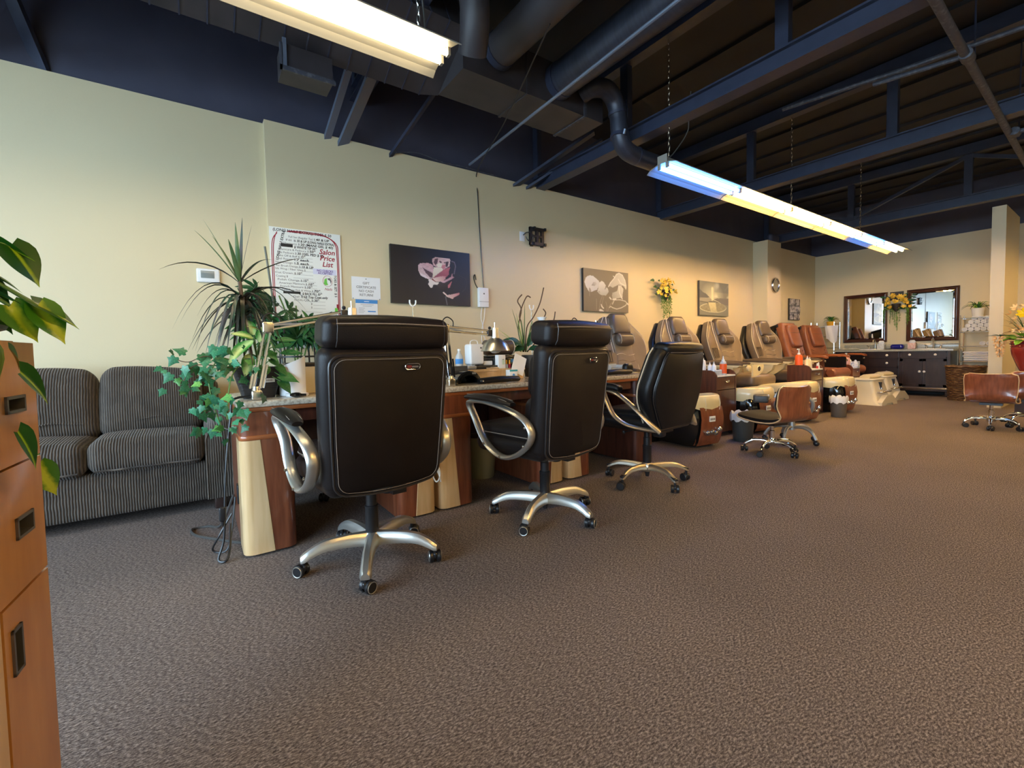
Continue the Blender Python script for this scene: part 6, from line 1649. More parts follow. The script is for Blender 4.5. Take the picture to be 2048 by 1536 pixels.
for k in range(105):
    q = rp_.random()
    c = Vector(ivs[int(q * (len(ivs) - 1))])
    sp_ = .075 if q > .2 else .05
    b = c + Vector((rp_.gauss(0, sp_), rp_.gauss(0, .04), rp_.gauss(0, .035)))
    if b.x > .10 and b.z < .84: b.y = 2.435
    L = rp_.uniform(.034, .058)
    d = Vector((rp_.gauss(-.1, .6), rp_.gauss(-.2, .35), rp_.gauss(-.75, .4))).normalized()
    put(L_IVY if k % 7 else (L_IVYY if k % 2 else L_IVYM), pl1, b, b + d * L, TOCAM(b) + Vector((rp_.gauss(0, .4), rp_.gauss(0, .3), rp_.gauss(.3, .4))), rp_.uniform(.9, 1.1))
for b, d in (((.08, 2.60, 1.06), (-.4, 0, -.6)), ((-.04, 2.57, 1.03), (-.5, 0, .2)), ((-.08, 2.57, 1.01), (-.5, 0, -.8)), ((-.10, 2.57, .93), (-.5, 0, -.7)), ((-.05, 2.56, .87), (.1, 0, -1)), ((.02, 2.57, 1.02), (.2, 0, -.7)), ((.12, 2.58, 1.05), (.5, 0, -.5)), ((-.01, 2.57, .98), (-.2, 0, -1))):
    put(L_IVY, pl1, b, Vector(b) + Vector(d).normalized() * .055, (.2, -.8, .5), 1.0)

# umbrella plant on a black stand behind the first table
um = thing('umbrella_plant', 'dark leafy umbrella plant with a stake, on stand behind the first table', 'plant', (0.70, 3.98, 0.62))
obj('pot', MB().lathe([(.085, 0), (.12, .17), (.125, .18), (.105, .18), (.10, .15), (.005, .15)], seg=22), DARKPOT, um)
obj('stake', MB().tube([(-.10, -.02, .15), (-.21, -.02, 1.26)], .008, 8), mat('grey_stake', (.12, .13, .11), .6), um)
for c in ((-.12, 0, .50), (.0, -.03, .42), (.13, 0, .32), (.22, -.04, .28), (-.04, -.08, .34)):
    stem(um, [(.70, 3.98, .76), (.70 + c[0] * .4, 3.98 + c[1], 1.0 + c[2] * .5), (.70 + c[0], 3.98 + c[1], 1.0 + c[2])], .006)
for k in range(62):
    c = Vector((rp_.uniform(-.38, .27), rp_.uniform(-.18, .12), 0))
    c.z = rp_.uniform(.14, .54 if c.x < -.24 else .42 if c.x < -.08 else .30)
    b = Vector((.70, 3.98, 1.0)) + c
    d = Vector((c.x * 2 + rp_.gauss(0, .4), -.4 + rp_.gauss(0, .4), rp_.gauss(-.25, .3))).normalized()
    put(L_PALM if k % 5 else L_PALMM, um, b, b + d * rp_.uniform(.11, .15), TOCAM(b) + Vector((rp_.gauss(0, .4), rp_.gauss(0, .3), .5 + rp_.gauss(0, .3))), 1.0)
for k in range(10):
    b = Vector((.91 + rp_.uniform(-.08, .06), 3.88, 1.33 - .035 * k))
    put(L_OVALM, um, b, b + Vector((rp_.uniform(-.03, .05), -.03, -.13)), (.1, -1, .2), 1.0)
st_ = thing('plant_stand', 'thin black metal plant stand against wall behind the first nail table', 'plant stand', (0.70, 3.98, 0))
for x in (-.12, .12):
    for y in (-.12, .12):
        obj('leg', MB().tube([(x * 1.2, y * 1.2, 0), (x, y, .70), (x * .9, y * .9, 1.30)], .007, 6), BLACKPL, st_)
for z in (.45, 1.0, 1.27):
    obj('shelf_ring', MB().tube([(.165 * math.cos(a), .165 * math.sin(a), z) for a in [2 * PI * k / 24 for k in range(24)]], .007, 6, loop=True), BLACKPL, st_)
obj('shelf_plate', MB().lathe([(.005, .605), (.15, .605), (.15, .617), (.005, .617)], seg=24), BLACKPL, st_)

# dried twigs and grass arrangement behind the second table
tw = thing('twig_arrangement', 'curly twigs, grass and white lily in a pot behind second chair', 'plant', (2.47, 3.06, 0.783))
obj('pot', MB().lathe([(.07, 0), (.10, .18), (.095, .19), (.085, .17), (.005, .16)], seg=20), DARKPOT, tw)
for pts in ([(2.50, 3.2, 1.0), (2.46, 3.2, 1.25), (2.44, 3.2, 1.34), (2.52, 3.2, 1.50), (2.57, 3.2, 1.50)], [(2.50, 3.2, 1.0), (2.52, 3.2, 1.22), (2.60, 3.2, 1.32), (2.68, 3.2, 1.45), (2.73, 3.2, 1.60)], [(2.50, 3.2, 1.0), (2.58, 3.2, 1.24), (2.70, 3.2, 1.30), (2.75, 3.2, 1.36), (2.72, 3.2, 1.40)],
            [(2.52, 3.2, 1.0), (2.66, 3.2, 1.12), (2.74, 3.2, 1.22), (2.84, 3.2, 1.28), (2.87, 3.2, 1.38)], [(2.48, 3.2, 1.0), (2.42, 3.2, 1.2), (2.46, 3.2, 1.38), (2.42, 3.2, 1.46), (2.47, 3.2, 1.52)]):
    stem(tw, pts, .006, STEMB, 'twig')
for k in range(16):
    a = rp_.uniform(-.5, .30); b = (2.49 + a * .1, 3.2, 1.0)
    strap(tw, b, (2.49 + a * .75, 3.2 + rp_.uniform(-.08, .08), 1.0 + rp_.uniform(.18, .46) - abs(a) * .3), .004, STRAPL if k % 3 else LEAFY, .05)
for b, t_, w_ in (((2.45, 3.18, 1.06), (2.24, 3.14, 1.14), .8), ((2.46, 3.18, 1.04), (2.33, 3.12, 1.03), .9), ((2.50, 3.16, 1.06), (2.60, 3.10, 1.26), .6), ((2.52, 3.18, 1.02), (2.68, 3.12, 1.05), .8), ((2.48, 3.14, 1.05), (2.52, 3.06, 1.22), .7)):
    put(L_OVALD, tw, b, t_, (0, -.7, .7), w_)
stem(tw, [(2.50, 3.19, 1.0), (2.54, 3.18, 1.2), (2.56, 3.17, 1.28)], .004)
obj('lily_bloom', MB().lathe([(.006, 0), (.02, .04), (.045, .08), (.04, .078), (.012, .03)], (.07, -.05, .44), 12), PAPER, tw)

# yellow flowers hanging on the walls
def blossom_mesh(m, n=5, cup=.35):
    mb = MB()
    for k in range(n):
        a = 2 * PI * k / n; rows = 3; vs = []
        for i in range(rows + 1):
            t = i / rows; h = .34 * math.sin(PI * (.12 + .80 * t))
            for u in (-1, 0, 1):
                x, y, z = u * h, .05 + t * .95, cup * t * t + .08 * abs(u) * t
                vs.append((x * math.cos(a) - y * math.sin(a), x * math.sin(a) + y * math.cos(a), z))
        mb.add(vs, [(i * 3 + j, i * 3 + j + 1, i * 3 + j + 4, i * 3 + j + 3) for i in range(rows) for j in range(2)])
    mb.ball((0, 0, .1), .16, 6)
    return mesh('blossom', mb, m, angle=80)
B_YEL = blossom_mesh(YELFL); B_CUP = blossom_mesh(YELFL, 5, 1.1); B_PEACH = blossom_mesh(PEACHFL, 4, .9); B_CREAM = blossom_mesh(CREAMFL, 5, .6); B_BRIGHT = blossom_mesh(BRIGHTY, 7, .7)
def bloom(me, parent, p, n, r, name='blossom'):
    z = Vector(n).normalized(); x = z.orthogonal().normalized(); y = z.cross(x)
    o = bpy.data.objects.new(name, me); COL.objects.link(o); o.parent = parent
    M_ = Matrix((x * r, y * r, z * r)).transposed().to_4x4(); M_.translation = p
    o.matrix_basis = M_
def strand(parent, pts, m, name='trailing_strand', leaf=.035, step=.02):
    P = smooth_path(pts, 6); mb = MB().tube(P, .003, 4)
    L = 0
    for a, b in zip(P, P[1:]):
        for k in range(3):
            p = Vector(a).lerp(Vector(b), k / 3)
            d = Vector((rp_.gauss(0, 1), rp_.gauss(0, .6), rp_.gauss(-.5, .6))).normalized() * leaf * rp_.uniform(.6, 1.2)
            s = d.cross(Vector((rp_.random(), rp_.random(), 1))).normalized() * leaf * .16
            mb.add([tuple(p), tuple(p + d * .5 + s), tuple(p + d), tuple(p + d * .5 - s)], [(0, 1, 2, 3)])
    return obj(name, mb, m, parent, smooth=False)
def hanging_flowers(name, label, loc, ax, seed, w_, h_, blooms, strands):
    """ax: 0 = hangs on a wall facing -X (width along Y), 1 = wall facing -Y (width along X)"""
    t = thing(name, label, 'flowers', loc)
    r_ = random.Random(seed)
    P = lambda a, o, z: (-o, a, z) if ax == 0 else (a, -o, z)
    obj('wall_vase', MB().lathe([(.01, -.10), (.05, -.05), (.075, .06), (.07, .07), (.01, .05)], P(0, .085, 0), 14), DARKPOT, t)
    for k in range(blooms):
        for _ in range(20):
            a, z = r_.gauss(0, w_ * .36), r_.uniform(-.03, h_)
            if abs(a) < w_ * (1 - .55 * z / h_) * .5: break
        o = r_.uniform(.05, .15)
        bloom(B_CUP if k % 3 == 0 else B_YEL, t, P(a, o, z), Vector(P(a * 2.2, .6, .15 + z * .6)), r_.uniform(.030, .044))
    for k in range(26):
        a, z = r_.gauss(0, w_ * .35), r_.uniform(-.06, h_ * .9)
        b = Vector(P(a * .7, .06, z)); d = Vector(P(a, r_.uniform(.0, .08), r_.uniform(-.05, .09)))
        o = put(L_OVALD, t, Vector(t.location) + b, Vector(t.location) + b + d.normalized() * r_.uniform(.06, .10), P(0, 1, .2), .9)
    for a0, a1, L in strands:
        strand(t, [P(a0 * .5, .09, .0), P(a0, .10, -.04), P((a0 + a1) / 2, .09, -L * .5), P(a1, .08, -L)], FERN)
    return t
hanging_flowers('wall_flowers', 'yellow artificial flowers with trailing fern on the long wall between two pictures', (6.16, YB, 1.86), 1, 5, .52, .26, 36, [(-.06, -.04, .38), (-.03, 0, .33), (.0, .03, .30), (.08, .10, .36), (.10, .13, .40), (.06, .07, .28), (-.10, -.08, .22), (.12, .16, .28), (.02, .05, .42)])
hanging_flowers('wall_flowers', 'yellow artificial flowers with trailing fern between the two mirrors', (X1, 2.895, 1.76), 0, 8, .50, .27, 42, [(.0, -.02, .46), (.03, .02, .38), (-.05, -.05, .30), (.08, .10, .33), (.17, .19, .38), (.20, .21, .32), (-.16, -.18, .36), (-.19, -.20, .30), (.06, .05, .24), (-.02, -.01, .42), (.19, .20, .25), (-.17, -.17, .26)])

# spider plants
def spider(label, loc, potm, r, h, n, L, seed):
    t = thing('spider_plant', label, 'plant', loc)
    obj('pot', MB().lathe([(r * .8, 0), (r, h), (r * .93, h), (r * .88, h * .85), (.004, h * .85)], seg=22), potm, t)
    r_ = random.Random(seed)
    for k in range(n):
        a = 2 * PI * k / n + r_.uniform(-.2, .2); q = r_.uniform(.45, 1.0)
        b = Vector(loc) + Vector((.2 * r * math.cos(a), .2 * r * math.sin(a), h * .85))
        e = b + Vector((L * q * math.cos(a), L * q * math.sin(a), L * (1.0 - q * 1.15) + .02))
        strap(t, b, e, r_.uniform(.007, .010), LEAFM if k % 3 else LEAFY, L * .55, segs=6)
    return t
spider('spider plant in a white pot on top of the chrome towel rack', (11.78, 1.725, 1.459), WHITEPL, .085, .165, 30, .25, 4)
spider('small bushy plant in a yellow pot on the left chrome rack', (11.77, 3.97, 1.434), YELPOT, .085, .10, 34, .20, 9)

# red vase with flowers on a pedestal at the right edge
pd = thing('pedestal_stand', 'narrow dark pedestal under the red vase, hidden behind the stools', 'stand', (9.2, .87, 0))
obj('top', MB().rbox((0, 0, .535), (.30, .30, .03), .008, 1), ESPRESSO, pd); obj('column', MB().b2((-.10, -.10, .03), (.10, .10, .52)), ESPRESSO, pd); obj('base', MB().rbox((0, 0, .015), (.30, .30, .03), .008, 1), ESPRESSO, pd)
vs_ = thing('flower_vase', 'red glazed vase of yellow and peach flowers at the right edge', 'vase', (9.2, .87, .55))
vs_.scale = (1.09, 1.09, 1.09)
obj('vase', MB().lathe([(.055, 0), (.058, .015), (.10, .12), (.142, .25), (.152, .33), (.148, .345), (.155, .355), (.148, .37), (.158, .385), (.150, .40), (.158, .42), (.145, .42), (.13, .38), (.004, .34)], seg=30), REDGLAZE, vs_)
obj('vase_band', MB().tube([(.158 * math.cos(a), .158 * math.sin(a), .388) for a in [2 * PI * k / 30 for k in range(30)]], .006, 6, loop=True), mat('maroon_band', (.10, .012, .014), .3), vs_)
V0 = Vector((9.2, .87, .55))
r_ = random.Random(21)
for k in range(46):
    a = r_.uniform(0, 2 * PI); q = r_.uniform(.05, .19); z = r_.uniform(.42, .85)
    me = (B_CREAM, B_PEACH, B_CREAM, B_PEACH, B_CREAM)[k % 5]
    bloom(me, vs_, (q * math.cos(a), q * math.sin(a), z), Vector((q * math.cos(a) * 3, q * math.sin(a) * 3, z - .5)), r_.uniform(.028, .045))
bloom(B_BRIGHT, vs_, (-.165, .03, .745), (-.9, .1, .3), .062); bloom(B_BRIGHT, vs_, (-.165, .03, .745), (-.9, .2, .35), .040); bloom(B_BRIGHT, vs_, (-.10, -.08, .93), (-.8, -.2, .5), .05)
for k in range(16):
    a = r_.uniform(1.6, 4.6); b = V0 + Vector((.05 * math.cos(a), .05 * math.sin(a), .44)); e = V0 + Vector((r_.uniform(.17, .26) * math.cos(a), r_.uniform(.15, .24) * math.sin(a), r_.uniform(.40, .56)))
    put(leaf_mesh('leaf', LEAFY, OVAL, 6, 0, .12, .3, 2, .06) if k == 0 else LY_, vs_, b.lerp(e, .3), e, (-.3, 0, 1), 1.2) if k else None
    if k == 0: LY_ = leaf_mesh('leaf', LEAFY, OVAL, 6, 0, .12, .3, 2, .06)
for k in range(14):
    a = r_.uniform(0, 2 * PI); b = V0 + Vector((.04 * math.cos(a), .04 * math.sin(a), .46)); e = V0 + Vector((.26 * math.cos(a), .24 * math.sin(a), r_.uniform(.5, .8)))
    strap(vs_, b, e, .005, LEAFD if k % 2 else STRAPL, .10, segs=6)
# hanging racemes of small peach blossoms
for base, L in (((-.02, .235, .485), .26), ((-.17, -.05, .62), .36), ((-.12, -.16, .58), .33)):
    B = V0 + Vector(base)
    stem(vs_, [V0 + Vector((0, .05, .46)), V0 + Vector((base[0] * .6, base[1] * .6, base[2] + .05)), B, B - Vector((0, 0, L))], .003, STEMB)
    for k in range(30):
        q = k / 30; w_ = .050 * (1 - q * .75)
        a = k * 2.4
        bloom(B_PEACH, vs_, (base[0] + w_ * math.cos(a), base[1] + w_ * math.sin(a), base[2] - L * q), (math.cos(a), math.sin(a), -.5), .028 * (1 - .4 * q))
    for k in range(5):
        e = B + Vector((.0, .05 * (k - 2), .02 + .012 * (k % 2)))
        put(L_OVALD, vs_, B, e + Vector((-.02, .012 * (k - 2), .012)), (0, 0, 1), .8)

# ================================================================ THINGS ON THE TABLES
TT = 0.7825
def swing_lamp(label, base, az0, lean, p1, p2, head_r, m=CHROME, head=True):
    """clamp lamp: base point, elbow p1, head joint p2 (world)"""
    t = thing('clamp_lamp', label, 'lamp', base)
    L0 = Vector(base); P1, P2 = Vector(p1) - L0, Vector(p2) - L0
    obj('clamp_base', MB().rbox((0, 0, .025), (.05, .05, .05), .008, 2).lathe([(.022, .05), (.016, .07)], seg=12), NICKEL, t)
    up0 = Vector((0, 0, .06)); d = (P2 - P1); d.z = 0
    d = d.normalized() if d.length > 1e-3 else Vector((1, 0, 0))
    lo = MB()
    for s in (-1, 1): lo.tube([tuple(up0 + d * s * .014), tuple(P1 + d * s * .014)], .0085, 6)
    la = obj('lower_arm', lo, m, t)
    sp = MB()
    for s in (-1, 1):
        a = up0 + d * s * .030; b = up0.lerp(P1, .38) + d * s * .030
        sp.tube([tuple(a), tuple(b)], .0065, 6)
    obj('spring', sp, CHROME, la)
    ua = MB()
    for s in (-1, 1): ua.tube([tuple(P1 + Vector((0, 0, s * .014))), tuple(P2 + Vector((0, 0, s * .014)))], .0072, 6)
    uo = obj('upper_arm', ua, m, t)
    obj('spring', MB().tube([tuple(P1 + Vector((0, 0, .012))), tuple(P1.lerp(P2, .42) + Vector((0, 0, -.012)))], .006, 6), GREYTUBE, uo)
    obj('elbow_plate', MB().rbox(tuple(P1), (.055, .02, .06), .008, 2), NICKEL, t)
    obj('head_joint', MB().rbox(tuple(P2), (.04, .02, .045), .006, 2).ball(tuple(P2 + Vector((0, 0, .035))), .012, 8), BLACKPL, t)
    c = P1 + Vector((0, 0, .03))
    obj('cord', MB().tube(smooth_path([tuple(P1 + d * -.02 + Vector((0, 0, -.01))), tuple(c + d * -.02 + Vector((0, 0, .02))), tuple(c + d * .015 + Vector((0, 0, .045))), tuple(c + d * .055 + Vector((0, 0, .02))), tuple(P1 + d * .055 + Vector((0, 0, .01)))], 4), .0042, 6), BLACKPL, t)
    if head:
        H = P2 + d * .045 + Vector((0, 0, -.0))
        r = head_r
        obj('shade', MB().lathe([(.007, .075), (.006, .035), (.026, .035), (.030, -.035), (r * .45, -.045), (r * .78, -.075), (r, -.125), (r * .985, -.128), (r * .74, -.08), (r * .40, -.05), (.02, -.04)], tuple(H), 28), mat('polished_steel', (.80, .77, .70), .30, metal=1.0) if 'polished_steel' not in MATS else MATS['polished_steel'], t)
        obj('bulb', MB().ball(tuple(H + Vector((0, 0, -.105))), .05, 14, (1, 1, .8)), mat('frosted_bulb', (.80, .76, .66), .4) if 'frosted_bulb' not in MATS else MATS['frosted_bulb'], t)
    return t
swing_lamp('chrome swing-arm clamp lamp at the left end of the first table', (.25, 2.56, TT), 0, 0, (.318, 2.58, 1.155), (.715, 2.60, 1.24), .07)
swing_lamp('chrome swing-arm clamp lamp with dome shade on the second table', (1.385, 2.58, TT), 0, 0, (1.368, 2.60, 1.165), (1.715, 2.60, 1.138), .105)
swing_lamp('swing-arm clamp lamp of the third table, mostly behind the second chair', (2.56, 2.72, TT), 0, 0, (2.66, 2.74, 1.205), (2.94, 2.78, 1.195), .075)

riser('maple riser shelf at the back of the second table', 1.70, 2.935, .585, .088)
riser('maple riser shelf at the back of the first table, behind the planter', .60, 2.94, .50, .088)
riser('maple riser shelf at the back of the third table', 2.93, 2.94, .42, .03)
RZ = .782 + .0885
t = thing('router_box', 'tall white router box on the riser of the second table', 'router', (1.845, 3.03, RZ + .028))
obj('case', MB().rbox((0, 0, .09), (.13, .10, .165), .018, 3), WHITEPL, t); obj('handle', MB().tube(smooth_path([(-.035, 0, .17), (-.03, 0, .195), (0, 0, .203), (.03, 0, .195), (.035, 0, .17)], 4), .004, 6), WHITEPL, t)
for x in (-.04, .04): obj('foot', MB().b2((x - .015, -.03, 0), (x + .015, .03, .009)), GREYPL, t)
obj('mark', MB().b2((.028, -.0515, .135), (.040, -.0500, .147)), GREYPL, t)
t = thing('set_top_box', 'flat black box under the white router', 'box', (1.89, 3.05, RZ)); obj('case', MB().rbox((0, 0, .0135), (.30, .19, .027), .004, 1), BLACKPL, t); obj('stripe', MB().b2((.06, -.0965, .011), (.13, -.0945, .015)), GREYTUBE, t)
t = thing('white_card_box', 'upright white cosmetics box beside the nail polish', 'box', (2.055, 2.967, RZ)); obj('box', MB().rbox((0, 0, .055), (.07, .05, .11), .002, 1), PAPER, t); obj('label', MB().b2((.002, -.0262, .03), (.026, -.0245, .068)), mat('pale_green_print', (.45, .6, .5), .5), t); obj('label', MB().b2((.002, -.0262, .07), (.022, -.0245, .074)), INK, t)
PB_ = {}
def polish(loc, body, cap, label, h=.055, r=.011):
    t = thing('nail_polish', label, 'nail polish', loc)
    obj('bottle', MB().lathe([(r, 0), (r * 1.05, .004), (r * 1.05, h * .5), (r * .5, h * .56)], seg=12), body, t); obj('cap', MB().lathe([(r * .62, h * .55), (r * .58, h * 1.1), (r * .4, h * 1.12)], seg=10), cap, t)
    return t
polish((2.116, 2.965, RZ), CLEARPL, YELPOT, 'yellow-capped nail polish touching the white box', .06, .012); polish((2.146, 2.965, RZ), mat('red_polish', (.45, .03, .04), .2), YELPOT, 'yellow-capped nail polish with reddish base, right of its twin', .06, .012)
t = thing('wood_sticks', 'flat bundle of pale wooden sticks before the white box', 'sticks', (1.965, 2.955, RZ))
for k in range(7): obj('stick', MB().tube([(-.055, -.012 + .004 * k, .004 + .003 * (k % 2)), (.055, -.014 + .0045 * k, .004 + .003 * (k % 3))], .0035, 6), WOODSTICK, t)
t = thing('card_terminal', 'grey card terminal with keys at the left of the riser', 'terminal', (1.765, 2.98, RZ)); o = obj('case', MB().rbox((0, 0, .016), (.085, .10, .03), .010, 2), GREYTUBE, t)
for i in range(3):
    for j in range(3): obj('key', MB().b2((-.026 + i * .02, -.04 + j * .02, .030), (-.012 + i * .02, -.028 + j * .02, .034)), PAPER, o)
t = thing('printer', 'black desktop printer behind the white box', 'printer', (2.15, 3.115, RZ)); obj('case', MB().rbox((0, 0, .045), (.26, .22, .09), .010, 2), BLACKPL, t); obj('lid', MB().rbox((0, 0, .098), (.265, .225, .016), .006, 1), BLACKGL, t); obj('control_panel', MB().rbox((.0, -.112, .055), (.22, .012, .05), .005, 1), BLACKGL, t); obj('screen', MB().b2((.03, -.1195, .045), (.09, -.1175, .073)), BLUEPR, t); obj('paper_tray', MB().b2((-.10, -.135, .008), (.10, -.105, .016)), BLACKPL, t); obj('silver_trim', MB().b2((-.13, -.1145, .089), (.13, -.110, .093)), NICKEL, t)
t = thing('rolled_cushion', 'brown leather bolster lying on the black printer', 'cushion', (2.14, 3.12, RZ + .107)); obj('roll', MB().tube([(-.14, 0, .065), (-.13, 0, .065), (.14, 0, .065), (.15, 0, .065)], [.045, .064, .064, .045], 16), TAUPED, t); obj('end_seam', MB().tube([(.13, .065 * math.cos(a), .065 + .065 * math.sin(a)) for a in [2 * PI * k / 20 for k in range(20)]], .003, 4, loop=True), CREAMPIPE, t)
t = thing('white_modem', 'small flat white modem on the black box beside the router', 'modem', (1.965, 3.06, RZ + .0275)); obj('case', MB().rbox((0, 0, .018), (.09, .10, .035), .006, 2), WHITEPL, t); obj('top_disc', MB().lathe([(.035, .036), (.03, .046), (.002, .047)], seg=18), BLACKPL, t)
t = thing('water_bottle', 'clear water bottle with blue label at the riser end', 'bottle', (1.735, 3.08, RZ)); obj('bottle', MB().lathe([(.028, 0), (.031, .01), (.031, .09), (.026, .11), (.012, .135), (.012, .15)], seg=16), CLEARPL, t); obj('label', MB().lathe([(.0318, .045), (.0318, .085)], seg=16, cap=False), BLUEPR, t); obj('cap', MB().lathe([(.013, .15), (.013, .163), (.003, .164)], seg=12), WHITEPL, t)
def armrest_pad(label, loc, L, rz=0):
    t = thing('wrist_cushion', label, 'cushion', loc, rz)
    obj('pad', MB().tube([(-L / 2, 0, .021), (-L / 2 + .015, 0, .022), (0, 0, .026), (L / 2 - .015, 0, .022), (L / 2, 0, .021)], [.012, .021, .024, .021, .012], 12, flat=(1, 1.7)), LEATHERB, t); obj('end_stud', MB().ball((-L / 2 + .018, -.03, .024), .008, 8), CHROME, t)
    return t
armrest_pad('long black wrist cushion on the second table', (1.79, 2.60, TT), .36, R(2)); armrest_pad('black wrist cushion on the third table', (3.06, 2.62, TT), .38, 0)
t = thing('nail_dryer', 'dark arched nail dryer beside the second lamp', 'nail dryer', (1.55, 2.70, TT)); 
obj('hood', MB().rings([[(.105 * k * math.cos(a), y, .095 * k * math.sin(a)) for a in [PI * q / 10 for q in range(11)]] + [(.082 * k * math.cos(a), y, .072 * k * math.sin(a)) for a in [PI * q / 10 for q in range(10, -1, -1)]] for y, k in ((-.09, .9), (-.08, 1), (.09, 1), (.10, .9))]), BLACKGL, t); obj('base_plate', MB().rbox((0, 0, .004), (.19, .20, .008), .003, 1), GREYPL, t); obj('button_strip', MB().b2((.02, -.092, .072), (.05, -.085, .084)), GREYTUBE, t)
t = thing('phone_rest', 'dark wedge-shaped desk phone behind the nail dryer', 'phone', (1.56, 2.86, TT)); obj('case', MB().prism([(-.07, 0), (.09, 0), (.09, .02), (-.05, .125), (-.07, .125)], -.08, .08, 0), GREYPL, t); obj('handset', MB().tube([(-.06, -.06, .135), (-.06, .0, .14), (-.06, .07, .135)], .016, 8), BLACKPL, t)
t = thing('wipes_box', 'teal and white wipes box before the black chair', 'box', (2.06, 2.82, TT)); obj('box', MB().rbox((0, 0, .04), (.075, .055, .08), .003, 1), PAPER, t); obj('top_band', MB().b2((-.038, -.0285, .066), (.038, -.0275, .080)), TEAL, t); obj('print', MB().ball((.0, -.028, .035), .012, 8, (1, .1, 1.3)), BLUEPR, t)
t = thing('paper_sheet', 'white paper sheet leaning behind the wipes box', 'paper', (2.15, 2.87, TT)); obj('sheet', MB().b2((-.06, -.001, 0), (.06, .001, .16)).xf(Matrix.Rotation(R(-14), 4, 'X') @ Matrix.Rotation(R(26), 4, 'Y')).map(lambda x, y, z: (x, y, max(0, z + .045))), PAPER, t)
t = thing('clear_organizer', 'clear plastic organizer box on the third table', 'box', (3.30, 2.86, TT))
for lo, hi in (((-.09, -.05, 0), (.09, .05, .004)), ((-.09, -.05, 0), (-.086, .05, .075)), ((.086, -.05, 0), (.09, .05, .075)), ((-.09, -.05, 0), (.09, -.046, .05)), ((-.09, .046, 0), (.09, .05, .085)), ((-.002, -.05, 0), (.002, .05, .06))): obj('panel', MB().b2(lo, hi), CLEARPL, t)
t = thing('cream_bottle', 'small cream bottle with white cap on the third table', 'bottle', (3.13, 2.83, TT)); obj('bottle', MB().lathe([(.024, 0), (.026, .005), (.026, .04), (.012, .048)], seg=14), CREAMPL, t); obj('cap', MB().lathe([(.013, .046), (.012, .085), (.004, .087)], seg=12), WHITEPL, t)
t = thing('dark_pouch', 'small black pouch near the task chair on the third table', 'bag', (3.33, 2.72, TT)); obj('pouch', MB().rbox((0, 0, .045), (.12, .07, .09), .03, 3, 2).map(lambda x, y, z: (x * (1 - z * 2), y, z)), LEATHERB, t); obj('pouch_zip', MB().tube([(-.04, -.012, .088), (.04, -.012, .088)], .003, 5), GREYTUBE, t)
# on the first table
t = thing('nail_lamp', 'white curved nail lamp with round base on the first table', 'nail lamp', (.44, 2.68, TT), R(70))
obj('base', MB().lathe([(.055, 0), (.060, .006), (.058, .016), (.03, .022), (.002, .023)], (-.045, -.03, 0), 24), WHITEPL, t)
obj('hood', MB().rings([[(.03 + r_ * math.cos(a), .0 + r_ * math.sin(a), z + .03 * (a - PI) * (z > .1)) for r_, aa in ((.075, 1), (.068, -1)) for a in [PI * (.62 + .76 * k / 10) for k in (range(11) if aa > 0 else range(10, -1, -1))]] for z in (.002, .06, .12, .185)]), WHITEPL, t)
t = thing('beige_box', 'beige storage box with dark lid behind the white nail lamp', 'box', (.525, 2.84, TT)); obj('box', MB().rbox((0, 0, .08), (.20, .13, .16), .006, 2), mat('beige_card', (.60, .52, .38), .6), t); obj('lid', MB().rbox((0, 0, .17), (.205, .135, .025), .006, 2), BLACKPL, t); obj('side_clip', MB().b2((.075, -.07, .15), (.10, -.066, .185)), TEAL, t)
t = thing('black_mouse', 'small black hand tool on the first table beside the near chair', 'hand tool', (.435, 2.555, TT)); obj('body', MB().ball((0, 0, .014), .02, 10, (1.6, 1, .68)), BLACKGL, t); obj('nozzle', MB().tube([(.025, 0, .012), (.05, 0, .010)], .007, 8), BLACKGL, t)
t = thing('dark_canister', 'dark canister between the planter and the white lamp', 'canister', (.405, 2.83, TT)); obj('body', MB().lathe([(.032, 0), (.034, .005), (.034, .09), (.030, .095)], seg=16), BLACKPL, t); obj('lid', MB().lathe([(.031, .094), (.031, .108), (.004, .11)], seg=16), GREYPL, t)
def hook_pole(label, loc, h):
    t = thing('hook_pole', label, 'pole', loc)
    obj('pole', MB().tube([(0, 0, .02), (0, 0, h)], .006, 8), NICKEL, t); obj('foot', MB().lathe([(.07, 0), (.07, .012), (.01, .022)], seg=18), GREYPL, t)
    obj('hook', MB().tube(smooth_path([(-.024, 0, h + .045), (-.024, 0, h + .025), (-.015, 0, h + .006), (0, 0, h), (.015, 0, h + .006), (.024, 0, h + .025), (.024, 0, h + .045)], 3), .006, 8), WHITEPL, t)
hook_pole('thin white pole with a U-shaped hook, before the rose picture', (1.36, 3.10, TT), 1.36 - TT); hook_pole('thin white pole rising through the twig arrangement', (2.66, 3.30, 0), 1.40)
# cables
tag(obj('power_cable', MB().tube(smooth_path([(.30, 2.60, .79), (.155, 2.58, .795), (.130, 2.56, .70), (.10, 2.55, .45), (.085, 2.54, .22), (.075, 2.53, .10), (.05, 2.52, .02), (.08, 2.50, .012), (.10, 2.55, .05), (.11, 2.60, .16)], 6), .006, 6), BLACKPL), 'black lamp cable hanging down the left side of the first table', 'cable')
tag(obj('power_cable', MB().tube(smooth_path([(.12, 2.63, .20), (.06, 2.62, .10), (.03, 2.66, .02), (.09, 2.64, .012), (.12, 2.66, .12), (.14, 2.68, .27)], 6), .005, 6), BLACKPL), 'black cable loop knotted at the foot of the first table', 'cable')
tag(obj('floor_cable', MB().tube(smooth_path([(.14, 2.80, .25), (.08, 2.95, .05), (.02, 3.10, .008), (-.06, 3.10, .008), (-.04, 2.98, .008), (.06, 2.84, .008), (.18, 2.70, .008), (.3, 2.72, .008)], 6), .007, 6), GREYPL), 'grey cable snaking over the carpet beside the first table', 'cable')
